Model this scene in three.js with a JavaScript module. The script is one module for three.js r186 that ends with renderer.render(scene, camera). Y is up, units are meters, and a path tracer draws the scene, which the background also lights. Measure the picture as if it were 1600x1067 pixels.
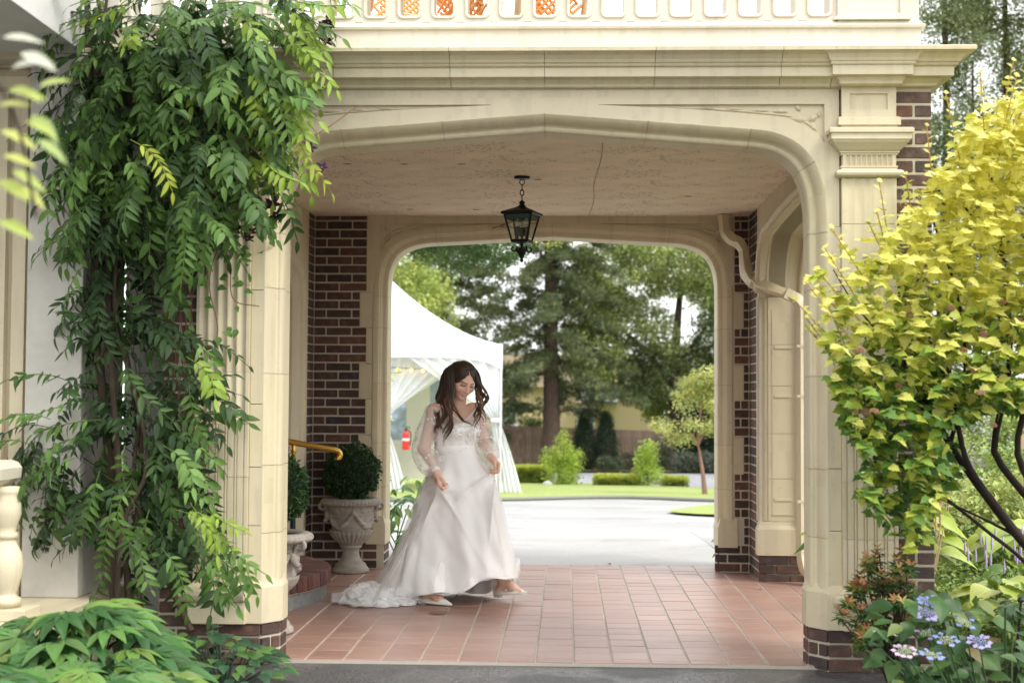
import * as THREE from 'three';
import { mergeGeometries, mergeVertices, toCreasedNormals } from 'three/addons/utils/BufferGeometryUtils.js';
import { RoundedBoxGeometry } from 'three/addons/geometries/RoundedBoxGeometry.js';
import { MarchingCubes } from 'three/addons/objects/MarchingCubes.js';

// ---------------------------------------------------------------- camera, sky, sun, exposure
const scene = new THREE.Scene();
const camera = new THREE.PerspectiveCamera(2 * Math.atan(533.5 / 2222) * 180 / Math.PI, 1024 / 682, 0.1, 900);
camera.position.set(0, 1.38, 7.53);
camera.rotation.order = 'YXZ';
camera.rotation.set(2.40 * Math.PI / 180, 2.19 * Math.PI / 180, 0.33 * Math.PI / 180);
camera.focus = 9.3;
camera.userData.fStop = 2.4;
const renderer = new THREE.WebGLRenderer({ antialias: true });
renderer.setSize(1024, 682);
renderer.toneMapping = THREE.LinearToneMapping;
renderer.toneMappingExposure = 2.05;
renderer.shadowMap.enabled = true;
renderer.shadowMap.type = THREE.PCFSoftShadowMap;
const SUN = new THREE.Vector3(0.62, 0.78, 0.30).normalize();
{ // bright overcast sky: white cloud, a little brighter round the veiled sun
  const w = 256, h = 128, d = new Float32Array(w * h * 4);
  for (let j = 0; j < h; j++) for (let i = 0; i < w; i++) {
    const el = ((j + .5) / h - .5) * Math.PI, az = ((i + .5) / w - .5) * 2 * Math.PI;
    const v = new THREE.Vector3(Math.cos(el) * Math.cos(az), Math.sin(el), Math.cos(el) * Math.sin(az));
    const s = Math.max(0, Math.sin(el)), c = Math.max(0, v.dot(SUN));
    const n = Math.sin(az * 3 + el * 5) * .03 + Math.sin(az * 7 - el * 9 + 1.3) * .02;
    const L = (el < -.08 ? .55 : 1) * (1.0 + .30 * s + .32 * c * c * c + n);
    const o = (j * w + i) * 4;
    d[o] = L * .985; d[o + 1] = L * 1.0; d[o + 2] = L * 1.03; d[o + 3] = 1;
  }
  const t = new THREE.DataTexture(d, w, h, THREE.RGBAFormat, THREE.FloatType);
  t.mapping = THREE.EquirectangularReflectionMapping; t.magFilter = t.minFilter = THREE.LinearFilter; t.needsUpdate = true;
  scene.background = t; scene.environment = t;
}
const sun = new THREE.DirectionalLight(new THREE.Color(1, .95, .86), 1.3);
sun.position.copy(SUN).multiplyScalar(30); sun.target.position.set(0, 1, -2);
sun.castShadow = true; sun.shadow.radius = 32; sun.shadow.mapSize.set(2048, 2048);
Object.assign(sun.shadow.camera, { left: -14, right: 14, top: 14, bottom: -14, near: 1, far: 90 });
scene.add(sun, sun.target);

// ---------------------------------------------------------------- helpers
let seed = 7;
const rnd = () => { seed = (seed + 0x6d2b79f5) | 0; let t = Math.imul(seed ^ (seed >>> 15), 1 | seed); t = (t + Math.imul(t ^ (t >>> 7), 61 | t)) ^ t; return ((t ^ (t >>> 14)) >>> 0) / 4294967296; };
const rr = (a, b) => a + (b - a) * rnd(), pick = (a) => a[Math.floor(rnd() * a.length)];
const V = (x, y, z) => new THREE.Vector3(x, y, z);
const clamp = (x, a = 0, b = 1) => Math.min(b, Math.max(a, x)), mix = (a, b, t) => a + (b - a) * t;
const sst = (a, b, x) => { const t = clamp((x - a) / (b - a)); return t * t * (3 - 2 * t); };
function hash3(x, y, z) { let h = Math.imul(x, 374761393) ^ Math.imul(y, 668265263) ^ Math.imul(z, 1274126177); h = Math.imul(h ^ (h >>> 13), 1274126177); return ((h ^ (h >>> 16)) >>> 0) / 4294967296; }
function vn(x, y, z = 0, P = 0) { // value noise, optional period
  const X = Math.floor(x), Y = Math.floor(y), Z = Math.floor(z), f = (t) => t * t * (3 - 2 * t), w = (k) => P ? ((k % P) + P) % P : k;
  const u = f(x - X), v = f(y - Y), q = f(z - Z), g = (i, j, k) => hash3(w(X + i), w(Y + j), Z + k);
  const l = (a, b, t) => a + (b - a) * t;
  return l(l(l(g(0, 0, 0), g(1, 0, 0), u), l(g(0, 1, 0), g(1, 1, 0), u), v), l(l(g(0, 0, 1), g(1, 0, 1), u), l(g(0, 1, 1), g(1, 1, 1), u), v), q);
}
const fbm = (x, y, z = 0, o = 4, P = 0) => { let s = 0, a = .5, t = 0; for (let i = 0; i < o; i++) { s += a * vn(x, y, z + i * 7.3, P); t += a; x *= 2; y *= 2; z *= 2; P *= 2; a *= .5; } return s / t; };
const nameCount = {};
function numbered(n) { const k = nameCount[n] = (nameCount[n] ?? -1) + 1; return k ? n + '_' + String(k).padStart(3, '0') : n; }
function setShadow(o) { o.traverse((m) => { if (m.isMesh) m.castShadow = m.receiveShadow = true; }); return o; }
function tag(o, label, category, group) { o.userData.label = label; o.userData.category = category; if (group) o.userData.group = group; return o; }
function thing(name, label, category, p = [0, 0, 0], turn = 0, group) {
  const o = new THREE.Group(); o.name = numbered(name); o.position.set(...p); o.rotation.y = turn; scene.add(o);
  return tag(o, label, category, group);
}
function struct(name, geo, mat) { const m = new THREE.Mesh(geo, mat); m.name = name; m.userData.kind = 'structure'; m.castShadow = m.receiveShadow = true; scene.add(m); return m; }
function part(parent, name, geo, mat, p, rot) {
  const m = new THREE.Mesh(geo, mat); m.name = name; m.castShadow = m.receiveShadow = true;
  if (p) m.position.set(...p); if (rot) m.rotation.set(...rot); parent.add(m); return m;
}
function copyOf(root, label, p, turn, group) {
  const r = root.clone(); r.name = numbered(root.name.replace(/_\d{3}$/, '')); r.userData = { ...root.userData, label }; if (group) r.userData.group = group;
  if (p) r.position.set(...p); if (turn !== undefined) r.rotation.y = turn; scene.add(r); return r;
}
// uv in metres by the dominant axis of each face
function boxUV(g, s = 1, ox = 0, oy = 0) {
  g = g.index ? g.toNonIndexed() : g;
  const P = g.attributes.position, n = P.count, uv = new Float32Array(n * 2), a = V(), b = V(), c = V(), N = V();
  for (let i = 0; i < n; i += 3) {
    a.fromBufferAttribute(P, i); b.fromBufferAttribute(P, i + 1); c.fromBufferAttribute(P, i + 2);
    N.copy(b).sub(a).cross(c.clone().sub(a)); const x = Math.abs(N.x), y = Math.abs(N.y), z = Math.abs(N.z);
    [a, b, c].forEach((p, k) => { const u = x > y && x > z ? [p.z, p.y] : y > z ? [p.x, p.z] : [p.x, p.y]; uv[(i + k) * 2] = u[0] * s + ox; uv[(i + k) * 2 + 1] = u[1] * s + oy; });
  }
  g.setAttribute('uv', new THREE.BufferAttribute(uv, 2)); return g;
}
function clean(g) { g = g.index ? g.toNonIndexed() : g; for (const k of Object.keys(g.attributes)) if (!['position', 'normal', 'uv', 'color'].includes(k)) g.deleteAttribute(k); if (!g.attributes.normal) g.computeVertexNormals(); return g; }
function join(list) {
  list = list.map(clean); const col = list.some((g) => g.attributes.color), uv = list.some((g) => g.attributes.uv);
  for (const g of list) {
    if (col && !g.attributes.color) g.setAttribute('color', new THREE.BufferAttribute(new Float32Array(g.attributes.position.count * 3).fill(1), 3));
    if (uv && !g.attributes.uv) g.setAttribute('uv', new THREE.BufferAttribute(new Float32Array(g.attributes.position.count * 2), 2));
  }
  return list.length === 1 ? list[0] : mergeGeometries(list);
}
function paint(g, c, f) { const n = g.attributes.position.count, a = new Float32Array(n * 3); for (let i = 0; i < n; i++) { const q = f ? f(i) : c; a[i * 3] = q[0]; a[i * 3 + 1] = q[1]; a[i * 3 + 2] = q[2]; } g.setAttribute('color', new THREE.BufferAttribute(a, 3)); return g; }
function tri(pos, idx, uv) { const g = new THREE.BufferGeometry(); g.setAttribute('position', new THREE.Float32BufferAttribute(pos, 3)); if (uv) g.setAttribute('uv', new THREE.Float32BufferAttribute(uv, 2)); g.setIndex(idx); g.computeVertexNormals(); return g; }
function grid(nu, nv, f, closeU = false) { // f(u,v) -> [x,y,z]
  const pos = [], uv = [], idx = [];
  for (let j = 0; j <= nv; j++) for (let i = 0; i <= nu; i++) { pos.push(...f(i / nu, j / nv)); uv.push(i / nu, j / nv); }
  for (let j = 0; j < nv; j++) for (let i = 0; i < nu; i++) { const a = j * (nu + 1) + i, b = a + 1, c = a + nu + 1, d = c + 1; idx.push(a, b, d, a, d, c); }
  const g = tri(pos, idx, uv);
  if (closeU) { const N = g.attributes.normal; for (let j = 0; j <= nv; j++) { const a = j * (nu + 1), b = a + nu; const n = V().fromBufferAttribute(N, a).add(V().fromBufferAttribute(N, b)).normalize(); N.setXYZ(a, n.x, n.y, n.z); N.setXYZ(b, n.x, n.y, n.z); } }
  return g;
}
const box = (x0, x1, y0, y1, z0, z1) => new THREE.BoxGeometry(x1 - x0, y1 - y0, z1 - z0).translate((x0 + x1) / 2, (y0 + y1) / 2, (z0 + z1) / 2);
function rbox(x0, x1, y0, y1, z0, z1, r = .006, s = 1) { return new RoundedBoxGeometry(x1 - x0, y1 - y0, z1 - z0, s, r).translate((x0 + x1) / 2, (y0 + y1) / 2, (z0 + z1) / 2); }
function tube(pts, r, seg = 16, rs = 6, taper) {
  const c = new THREE.CatmullRomCurve3(pts.map((p) => Array.isArray(p) ? V(...p) : p)), g = new THREE.TubeGeometry(c, seg, 1, rs, false), P = g.attributes.position, q = V(), o = V();
  for (let i = 0; i <= seg; i++) { c.getPointAt(i / seg, o); const R = taper ? taper(i / seg) * r : r; for (let k = 0; k <= rs; k++) { const n = i * (rs + 1) + k; q.fromBufferAttribute(P, n).sub(o).multiplyScalar(R).add(o); P.setXYZ(n, q.x, q.y, q.z); } }
  return g;
}
const lathe = (pts, n = 32) => new THREE.LatheGeometry(pts.map((p) => new THREE.Vector2(...p)), n);
const crease = (g, a = .6) => toCreasedNormals(g, a);
// box with chamfered edges, unit centred
function chamfer(w, h, d, c) {
  const X = w / 2, Y = h / 2, Z = d / 2, pos = [], quad = (a, b, e, f) => pos.push(...a, ...b, ...e, ...a, ...e, ...f), t3 = (a, b, e) => pos.push(...a, ...b, ...e);
  const pt = (sx, sy, sz, ax) => [sx * (X - (ax === 0 ? 0 : c)), sy * (Y - (ax === 1 ? 0 : c)), sz * (Z - (ax === 2 ? 0 : c))];
  const face = (ax, s, k) => { const o = [[-1, -1], [1, -1], [1, 1], [-1, 1]].map(([u, v]) => { const q = [0, 0, 0]; q[ax] = s; q[(ax + 1) % 3] = u; q[(ax + 2) % 3] = v; return pt(...q, ax); }); if (s < 0) o.reverse(); quad(...o); };
  for (let ax = 0; ax < 3; ax++) { face(ax, 1); face(ax, -1); }
  const fix = (a, ctr) => { for (let i = 0; i + 9 <= a.length; i += 9) { const p = V(a[i], a[i + 1], a[i + 2]), q = V(a[i + 3], a[i + 4], a[i + 5]), r = V(a[i + 6], a[i + 7], a[i + 8]); const n = q.clone().sub(p).cross(r.clone().sub(p)); if (n.dot(p.clone().add(q).add(r)) < 0) { [a[i + 3], a[i + 6]] = [a[i + 6], a[i + 3]]; [a[i + 4], a[i + 7]] = [a[i + 7], a[i + 4]]; [a[i + 5], a[i + 8]] = [a[i + 8], a[i + 5]]; } } return a; };
  for (let ax = 0; ax < 3; ax++) for (const s of [-1, 1]) for (const t of [-1, 1]) { // edges along ax
    const b = (ax + 1) % 3, e = (ax + 2) % 3, q = (l, n) => { const v = [0, 0, 0]; v[ax] = l; v[b] = s; v[e] = t; return pt(...v, n); };
    quad(q(-1, b), q(1, b), q(1, e), q(-1, e));
  }
  for (const a of [-1, 1]) for (const b of [-1, 1]) for (const e of [-1, 1]) t3(pt(a, b, e, 0), pt(a, b, e, 1), pt(a, b, e, 2));
  fix(pos); const g = new THREE.BufferGeometry(); g.setAttribute('position', new THREE.Float32BufferAttribute(pos, 3)); g.computeVertexNormals(); return g;
}
// moulded block: rectangular rings (y, outset) lofted round a plan; the back stays at zb
function mould(x0, x1, zf, zb, prof, sides = 3) {
  const pos = [], ring = (y, o) => { const l = sides & 1 ? x0 - o : x0, r = sides & 2 ? x1 + o : x1; return [[l, y, zb], [l, y, zf + o], [r, y, zf + o], [r, y, zb]]; };
  const q = (a, b, c, d) => pos.push(...a, ...b, ...c, ...a, ...c, ...d);
  let p = ring(...prof[0]); q(p[0], p[3], p[2], p[1]);
  for (let i = 1; i < prof.length; i++) { const n = ring(...prof[i]); for (let k = 0; k < 4; k++) { const m = (k + 1) % 4; q(p[k], p[m], n[m], n[k]); } p = n; }
  q(p[0], p[1], p[2], p[3]);
  const g = new THREE.BufferGeometry(); g.setAttribute('position', new THREE.Float32BufferAttribute(pos, 3)); g.computeVertexNormals(); return boxUV(g);
}
function prism(poly, y0, y1) { // plan polygon [x,z] extruded in y
  const s = new THREE.Shape(poly.map(([x, z]) => new THREE.Vector2(x, -z)));
  return boxUV(new THREE.ExtrudeGeometry(s, { depth: y1 - y0, bevelEnabled: false, curveSegments: 6 }).rotateX(-Math.PI / 2).translate(0, y0, 0));
}
function extrude(pts, z0, z1, holes = [], bevel = 0) { // outline [x,y] extruded from z0 to z1
  const s = new THREE.Shape(pts.map((p) => new THREE.Vector2(...p))); for (const h of holes) s.holes.push(new THREE.Path(h.map((p) => new THREE.Vector2(...p))));
  return boxUV(new THREE.ExtrudeGeometry(s, { depth: z1 - z0 - 2 * bevel, bevelEnabled: bevel > 0, bevelSize: bevel, bevelThickness: bevel, bevelOffset: -bevel, bevelSegments: 2, curveSegments: 8 }).translate(0, 0, z0 + bevel));
}
function sweepPath(P, prof) { // outline P of [x,y] points, profile (outward offset, z)
  const n = P.length, N = P.map((p, i) => { const a = P[Math.max(0, i - 1)], b = P[Math.min(n - 1, i + 1)]; const d1 = new THREE.Vector2(p[0] - a[0], p[1] - a[1]), d2 = new THREE.Vector2(b[0] - p[0], b[1] - p[1]); if (!i) d1.copy(d2); if (i === n - 1) d2.copy(d1); d1.normalize(); d2.normalize(); const m = d1.clone().add(d2).normalize(); const k = 1 / Math.max(.5, m.dot(d1)); return [-m.y * k, m.x * k]; });
  return { N, geo: (i0, i1, pr = prof) => { const pos = [], idx = [], m = pr.length; for (let i = i0; i <= i1; i++) for (const [d, z] of pr) pos.push(P[i][0] + N[i][0] * d, P[i][1] + N[i][1] * d, z); for (let i = 0; i < i1 - i0; i++) for (let k = 0; k < m - 1; k++) { const a = i * m + k, b = a + 1, c = a + m, e = c + 1; idx.push(a, b, c, b, e, c); } return boxUV(crease(tri(pos, idx), .5)); }, off: (d) => P.map((p, i) => [p[0] + N[i][0] * d, p[1] + N[i][1] * d]) };
}
// ---------------------------------------------------------------- textures and materials
function tex(n, f, { srgb = false, rep = 1 } = {}) { // f(u,v) -> grey or [r,g,b] (0..1)
  const d = new Uint8Array(n * n * 4);
  for (let j = 0; j < n; j++) for (let i = 0; i < n; i++) { let c = f(i / n, j / n); if (!Array.isArray(c)) c = [c, c, c]; const o = (j * n + i) * 4; for (let k = 0; k < 3; k++) d[o + k] = clamp(c[k]) * 255; d[o + 3] = 255; }
  const t = new THREE.DataTexture(d, n, n); t.wrapS = t.wrapT = THREE.RepeatWrapping; t.magFilter = THREE.LinearFilter; t.minFilter = THREE.LinearMipmapLinearFilter; t.generateMipmaps = true; t.repeat.set(rep, rep); if (srgb) t.colorSpace = THREE.SRGBColorSpace; t.needsUpdate = true; return t;
}
const rep = (t, a, b = a) => { const c = t.clone(); c.repeat.set(a, b); c.needsUpdate = true; return c; };
const tFine = tex(256, (u, v) => fbm(u * 16, v * 16, 1, 4, 16));
const tCoarse = tex(256, (u, v) => .72 + .28 * (fbm(u * 4, v * 4, 5, 5, 4) * .7 + fbm(u * 32, v * 32, 9, 2, 32) * .3));
const tPaint = tex(512, (u, v) => { const a = fbm(u * 3, v * 3, 2, 5, 3), sp = fbm(u * 40, v * 40, 4, 2, 40), dr = fbm(u * 24, v * 3, 8, 3, 3 * 8); const k = .82 + .19 * a - .07 * sst(.52, .72, dr) - .05 * sst(.74, .82, sp); return [k, k * (.985 + .015 * a), k * (.96 + .04 * a)]; });
const tPlaster = tex(512, (u, v) => { const a = fbm(u * 4, v * 4, 3, 5, 4), st = fbm(u * 8, v * 40, 6, 3, 8), sp = vn(u * 90, v * 90, 2, 90), m = fbm(u * 7, v * 7, 12, 4, 7); const k = .72 + .22 * a + .12 * st - .34 * sst(.60, .72, sp) * sst(.46, .66, m); return [k, k * .99, k * .97]; });
const tBrick = tex(256, (u, v) => { const a = fbm(u * 6, v * 6, 21, 4, 6), b = fbm(u * 30, v * 30, 22, 2, 30); const k = .5 + .5 * a + .25 * (b - .5); return [k + .25 * sst(.62, .75, a), k + .22 * sst(.62, .75, a), k + .2 * sst(.62, .75, a)]; });
const tStone = tex(256, (u, v) => { const a = fbm(u * 5, v * 5, 31, 5, 5), b = fbm(u * 40, v * 40, 32, 2, 40); return .55 + .45 * a + .3 * (b - .5); });
const tAsphalt = tex(512, (u, v) => { const a = fbm(u * 5, v * 5, 41, 4, 5), b = vn(u * 120, v * 120, 42, 120), c = vn(u * 60, v * 60, 43, 60); return .42 + .4 * a + .3 * (b - .5) + .35 * sst(.8, .95, c); });
const tWet = tex(512, (u, v) => sst(.38, .62, fbm(u * 4, v * 4, 47, 5, 4)) * .5 + .32);
const tConc = tex(512, (u, v) => { const a = fbm(u * 4, v * 4, 51, 5, 4), b = vn(u * 140, v * 140, 52, 140); const cr = sst(.012, .004, Math.abs(fbm(u * 3, v * 3, 55, 4, 3) - .5)); return .66 + .36 * a + .1 * (b - .5) - .10 * cr - .12 * sst(.6, .75, fbm(u * 6, v * 6, 57, 3, 6)); });
const tBark = tex(256, (u, v) => { const a = fbm(u * 12, v * 3, 61, 4, 3 * 4), b = fbm(u * 20, v * 20, 62, 3, 20); return .45 + .7 * (a - .3) + .3 * (b - .5); });
const tLeaf = tex(256, (u, v) => { const a = fbm(u * 8, v * 8, 71, 3, 8); const d = Math.abs(u - .5), vein = sst(.03, 0, d) * .35 + sst(.9, 1, Math.cos((v * 9 - d * 7) * 6.283)) * .14; return .8 + .25 * (a - .5) + vein; });
const lin = (r, g, b) => new THREE.Color().setRGB(r, g, b);
const mat = (o) => new THREE.MeshStandardMaterial({ roughness: .8, ...o, color: Array.isArray(o.color) ? lin(...o.color) : o.color ?? 0xffffff });
const pmat = (o) => new THREE.MeshPhysicalMaterial({ roughness: .8, ...o, color: Array.isArray(o.color) ? lin(...o.color) : o.color ?? 0xffffff });
const leafMat = (o = {}) => pmat({ color: [1, 1, 1], vertexColors: true, roughness: .5, transmission: .28, thickness: 0, side: THREE.DoubleSide, ior: 1.4, specularIntensity: .7, map: tLeaf, ...o });
const CREAM = [.63, .555, .385];
const M = {
  cream: mat({ color: CREAM, map: tPaint, bumpMap: tFine, bumpScale: .0012, roughness: .5 }),
  creamW: mat({ color: [.68, .63, .51], map: tPaint, bumpMap: tFine, bumpScale: .0012, roughness: .5 }),
  plaster: mat({ color: [.84, .72, .55], map: tPlaster, bumpMap: tPlaster, bumpScale: .004, roughness: .9 }),
  stucco: mat({ color: [.62, .59, .52], map: tCoarse, bumpMap: tFine, bumpScale: .003, roughness: .9 }),
  mortar: mat({ color: [.60, .53, .41], map: tCoarse, bumpMap: tFine, bumpScale: .004, roughness: .95 }),
  wood: mat({ color: [.085, .055, .032], map: tBark, roughness: .9, bumpMap: tBark, bumpScale: .012 }),
};
// ---------------------------------------------------------------- ground: level as far as the tiles, then falling away gently
const XC = -0.12, ZR = -4.15;
const gy = (z) => z > -6 ? 0 : -(.032) * (-z - 6);
function sheet(poly, dy, cell = 1.2) { // a ground sheet that follows gy; poly = function (s,t) or rectangle
  const [x0, x1, z0, z1] = poly, nx = Math.max(1, Math.ceil((x1 - x0) / cell)), nz = Math.max(1, Math.ceil((z1 - z0) / cell));
  const g = grid(nx, nz, (u, v) => { const x = mix(x0, x1, u), z = mix(z1, z0, v); return [x, gy(z) + dy, z]; });
  return boxUV(g);
}
function shapeSheet(pts, dy, sub = 24) { // curved outline [x,z], fanned in rows that follow gy
  const s = new THREE.Shape(pts.map(([x, z]) => new THREE.Vector2(x, -z))), g = new THREE.ShapeGeometry(s).toNonIndexed(), P = g.attributes.position;
  for (let i = 0; i < P.count; i++) { const z = -P.getY(i); P.setXYZ(i, P.getX(i), gy(z) + dy, z); }
  g.computeVertexNormals(); return boxUV(g);
}
const mSoil = mat({ color: [.05, .036, .025], map: tStone, bumpMap: tStone, bumpScale: .02, roughness: .95 });
const mGrass = mat({ color: [.31, .38, .10], map: rep(tCoarse, .7), bumpMap: rep(tFine, 2), bumpScale: .03, roughness: .95 });
struct('ground', join([sheet([-260, 260, -400, -6], -.05, 40), boxUV(grid(1, 1, (u, v) => [mix(-260, 260, u), -.05, mix(90, -6, v)]))]), mSoil);
struct('garden_soil', boxUV(grid(1, 1, (u, v) => [mix(1.9, 20, u), -.02, mix(5, -5.5, v)])), mSoil);
const mAsph = pmat({ ior: 1.6, color: [.12, .118, .12], map: rep(tAsphalt, .8), roughnessMap: rep(tWet, .7), roughness: .72, bumpMap: rep(tAsphalt, 1.3), bumpScale: .012 });
struct('asphalt_drive', boxUV(grid(1, 1, (u, v) => [mix(-9, 9, u), -.022, mix(20, -.07, v)])), mAsph);
const mConc = mat({ color: [.39, .38, .36], map: rep(tConc, .35), roughness: .75, bumpMap: rep(tConc, .9), bumpScale: .003 });
const mConc2 = mat({ color: [.36, .355, .345], map: rep(tConc, .3), roughness: .8 });
// pale concrete apron with a second, greyer slab beyond the joint
struct('concrete_apron', sheet([-3.4, 1.42, -8.9, -4.575], -.004), mConc);
struct('driveway', join([sheet([-14, 9, -19.8, -8.915], -.008), sheet([1.43, 9, -8.915, -5.2], -.008), sheet([-14, -3.41, -8.915, -5.2], -.009)]), mConc2);
const mStreet = mat({ color: [.36, .36, .37], map: rep(tAsphalt, .5), roughness: .8 });
struct('street', sheet([-60, 60, -47, -19.2], -.03, 4), mStreet);
struct('verge', sheet([-60, 60, -62, -48.4], .02, 4), mGrass);
struct('street_kerb', sheet([-60, 60, -48.4, -47], .06, 4), mat({ color: [.13, .09, .065], map: tStone }));
{ // lawn between driveway and street, its near edge a long curve
  const e = [[-40, -16], [-12, -16], [-6, -16.2], [-3.4, -16.7], [-1.6, -17.2], [-.6, -17.9], [.2, -18.7], [.9, -19.1], [1.6, -18.8], [2.6, -17.9], [5, -17.2], [9, -17], [40, -16]];
  const c = new THREE.CatmullRomCurve3(e.map(([x, z]) => V(x, 0, z))).getPoints(60).map((p) => [p.x, p.z]);
  const rows = 10, n = c.length; const pos = [], idx = [];
  for (let j = 0; j <= rows; j++) for (const [x, z] of c) { const zz = mix(z, Math.max(-34, Math.min(-21.5, -29 + (x + .6) * 1.2)), j / rows); pos.push(x, gy(zz) + .015 + .05 * sst(0, .12, j / rows), zz); }
  for (let j = 0; j < rows; j++) for (let i = 0; i < n - 1; i++) { const a = j * n + i; idx.push(a, a + 1, a + n + 1, a, a + n + 1, a + n); }
  struct('lawn', boxUV(tri(pos, idx)), mGrass);
  const kerb = c.map(([x, z]) => V(x, gy(z) + .03, z + .05));
  struct('lawn_kerb', tube(kerb, .035, 120, 6), mat({ color: [.24, .25, .20], map: tStone }));
  // small tongue of lawn on the right
  const t = [[2.44, -15.9], [1.9, -14.6], [1.5, -13.3], [1.75, -12.6], [2.1, -12.35], [3.5, -12], [6, -11.8], [6, -16], [3.5, -16.2]];
  const tc = new THREE.CatmullRomCurve3(t.map(([x, z]) => V(x, 0, z)), true).getPoints(50).map((p) => [p.x, p.z]);
  struct('lawn_strip', shapeSheet(tc, .03), mGrass);
}
// ---------------------------------------------------------------- quarry tile floor under the arch
const tileMats = [];
{
  const base = [[.39, .225, .175], [.405, .235, .18], [.375, .215, .17], [.42, .25, .20], [.385, .23, .185], [.35, .195, .15]];
  const rough = tex(256, (u, v) => .30 + .14 * fbm(u * 5, v * 5, 81, 4, 5));
  for (const b of base) tileMats.push(pmat({ ior: 1.75, color: b, map: tCoarse, roughnessMap: rough, roughness: 1, bumpMap: rep(tFine, 1.5), bumpScale: .0012 }));
  const bed = struct('tile_floor', join([boxUV(box(-2.6, 1.93, -.12, -.006, -4.56, -.07))]), mat({ color: [.52, .47, .39], map: tCoarse, roughness: .9 }));
  const P = .205, geos = [0, 1, 2, 3].map((k) => boxUV(chamfer(P - .011, .03, P - .007, .0025), 1, k * .37, k * .61));
  const small = [], cand = [];
  for (let i = -12; i <= 10; i++) {
    const x = -.158 + (i + .5) * P, off = hash3(i, 5, 3) * P; if (x - P / 2 > 1.93 || x < -2.55) continue;
    for (let j = -1; j < 22; j++) {
      let z1 = -.075 - j * P + off - P, z0 = z1 - P; z1 = Math.min(z1, -.075); z0 = Math.max(z0, -4.555); if (z1 - z0 < .02) continue;
      let x0 = x - P / 2, x1 = x + P / 2; x0 = Math.max(x0, -2.6); x1 = Math.min(x1, 1.925); if (x1 - x0 < .02) continue;
      cand.push({ x: (x0 + x1) / 2, z: (z0 + z1) / 2, w: (x1 - x0) / P, d: (z1 - z0) / P, vis: x > -1.75 && x < 1.55 ? 1 : 0 });
    }
  }
  cand.sort((a, b) => b.vis - a.vis || b.z - a.z);
  cand.forEach((t, k) => {
    const m = new THREE.Matrix4().compose(V(t.x, -.015 + rr(-.0012, .0012), t.z), new THREE.Quaternion().setFromEuler(new THREE.Euler(rr(-.006, .006), 0, rr(-.005, .005))), V(t.w, 1, t.d));
    const g = pick(geos), mm = pick(tileMats);
    if (k < 300) { const q = part(bed, 'tile', g, mm); q.applyMatrix4(m); } else small.push(g.clone().applyMatrix4(m));
  });
  if (small.length) { const s = part(bed, 'tile_rows', join(small), tileMats[2]); s.userData.kind = 'stuff'; }
}
{ // damp stain on the tiles
  const st = new THREE.Mesh(tri(...(() => { const p = [0, 0, 0], x = []; for (let k = 0; k < 40; k++) { const a = k / 40 * 6.2832, r = .05 * (.5 + fbm(Math.cos(a) * 2 + 4, Math.sin(a) * 2, 3, 3)); p.push(Math.cos(a) * r * 1.4, 0, Math.sin(a) * r * 1.3); x.push(0, 1 + (k + 1) % 40, 1 + k); } return [p, x]; })()), mat({ color: [.20, .095, .06], roughness: .5 }));
  st.name = 'stain'; st.position.set(-.83, .0045, -1.75); scene.getObjectByName('tile_floor').add(st);
}
{ // fallen leaves
  const g = (w) => grid(4, 2, (u, v) => { const s = Math.sin(u * Math.PI) * w; return [(u - .5) * .055, .008 + .006 * Math.sin(u * 6), (v - .5) * s]; });
  const mk = (n, l, p, c, r, w = .03) => { const m = new THREE.Mesh(g(w), mat({ color: c, side: THREE.DoubleSide, roughness: .7 })); m.name = numbered(n); m.position.set(...p); m.rotation.y = r; m.castShadow = true; scene.add(m); tag(m, l, 'leaf'); };
  mk('fallen_leaf', 'tiny yellow fallen leaf on the red tiles near the drainpipe foot', [1.44, .002, -3.1], [.65, .42, .08], .4);
  mk('fallen_leaf', 'dark fallen leaf lying where tiles meet the pale concrete', [.375, .002, -4.60], [.04, .05, .02], 1.1);
  mk('fallen_leaf', 'orange fallen leaf lying alone on the pale concrete drive', [.33, gy(-7.6) + .002, -7.6], [.75, .28, .04], .2, .045);
}
// ---------------------------------------------------------------- trees, fence, tent, shrubs beyond the arch
const mBark = mat({ color: [.13, .085, .06], map: rep(tBark, 2, 2), bumpMap: tBark, bumpScale: .03, roughness: .95 });
const mCrown = pmat({ color: [1, 1, 1], roughness: .6, transmission: .45, thickness: 0, side: THREE.DoubleSide, specularIntensity: .4 });
function clumpGeo(R, leaf, n, flat = .7, asp = .55) { // a spray of small folded leaves in a ball of radius R
  const L = []; for (let i = 0; i < n; i++) { const d = V(rr(-1, 1), rr(-1, 1) * flat, rr(-1, 1)); if (d.length() > 1) d.normalize(); const s = leaf * rr(.7, 1.25), a = V(rr(-1, 1), rr(-.7, .5), rr(-1, 1)).normalize(), b = a.clone().cross(V(rr(-.4, .4), 1, rr(-.4, .4))).normalize().multiplyScalar(s * asp / 2), c = a.multiplyScalar(s / 2), o = d.multiplyScalar(R), up = b.clone().cross(c).normalize().multiplyScalar(s * .10);
    const t = o.clone().sub(c), h = o.clone().add(c), l = o.clone().add(b).add(up), r = o.clone().sub(b).add(up); L.push(...t.toArray(), ...l.toArray(), ...h.toArray(), ...t.toArray(), ...h.toArray(), ...r.toArray()); }
  const g = new THREE.BufferGeometry(); g.setAttribute('position', new THREE.Float32BufferAttribute(L, 3)); g.computeVertexNormals(); return g;
}
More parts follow.
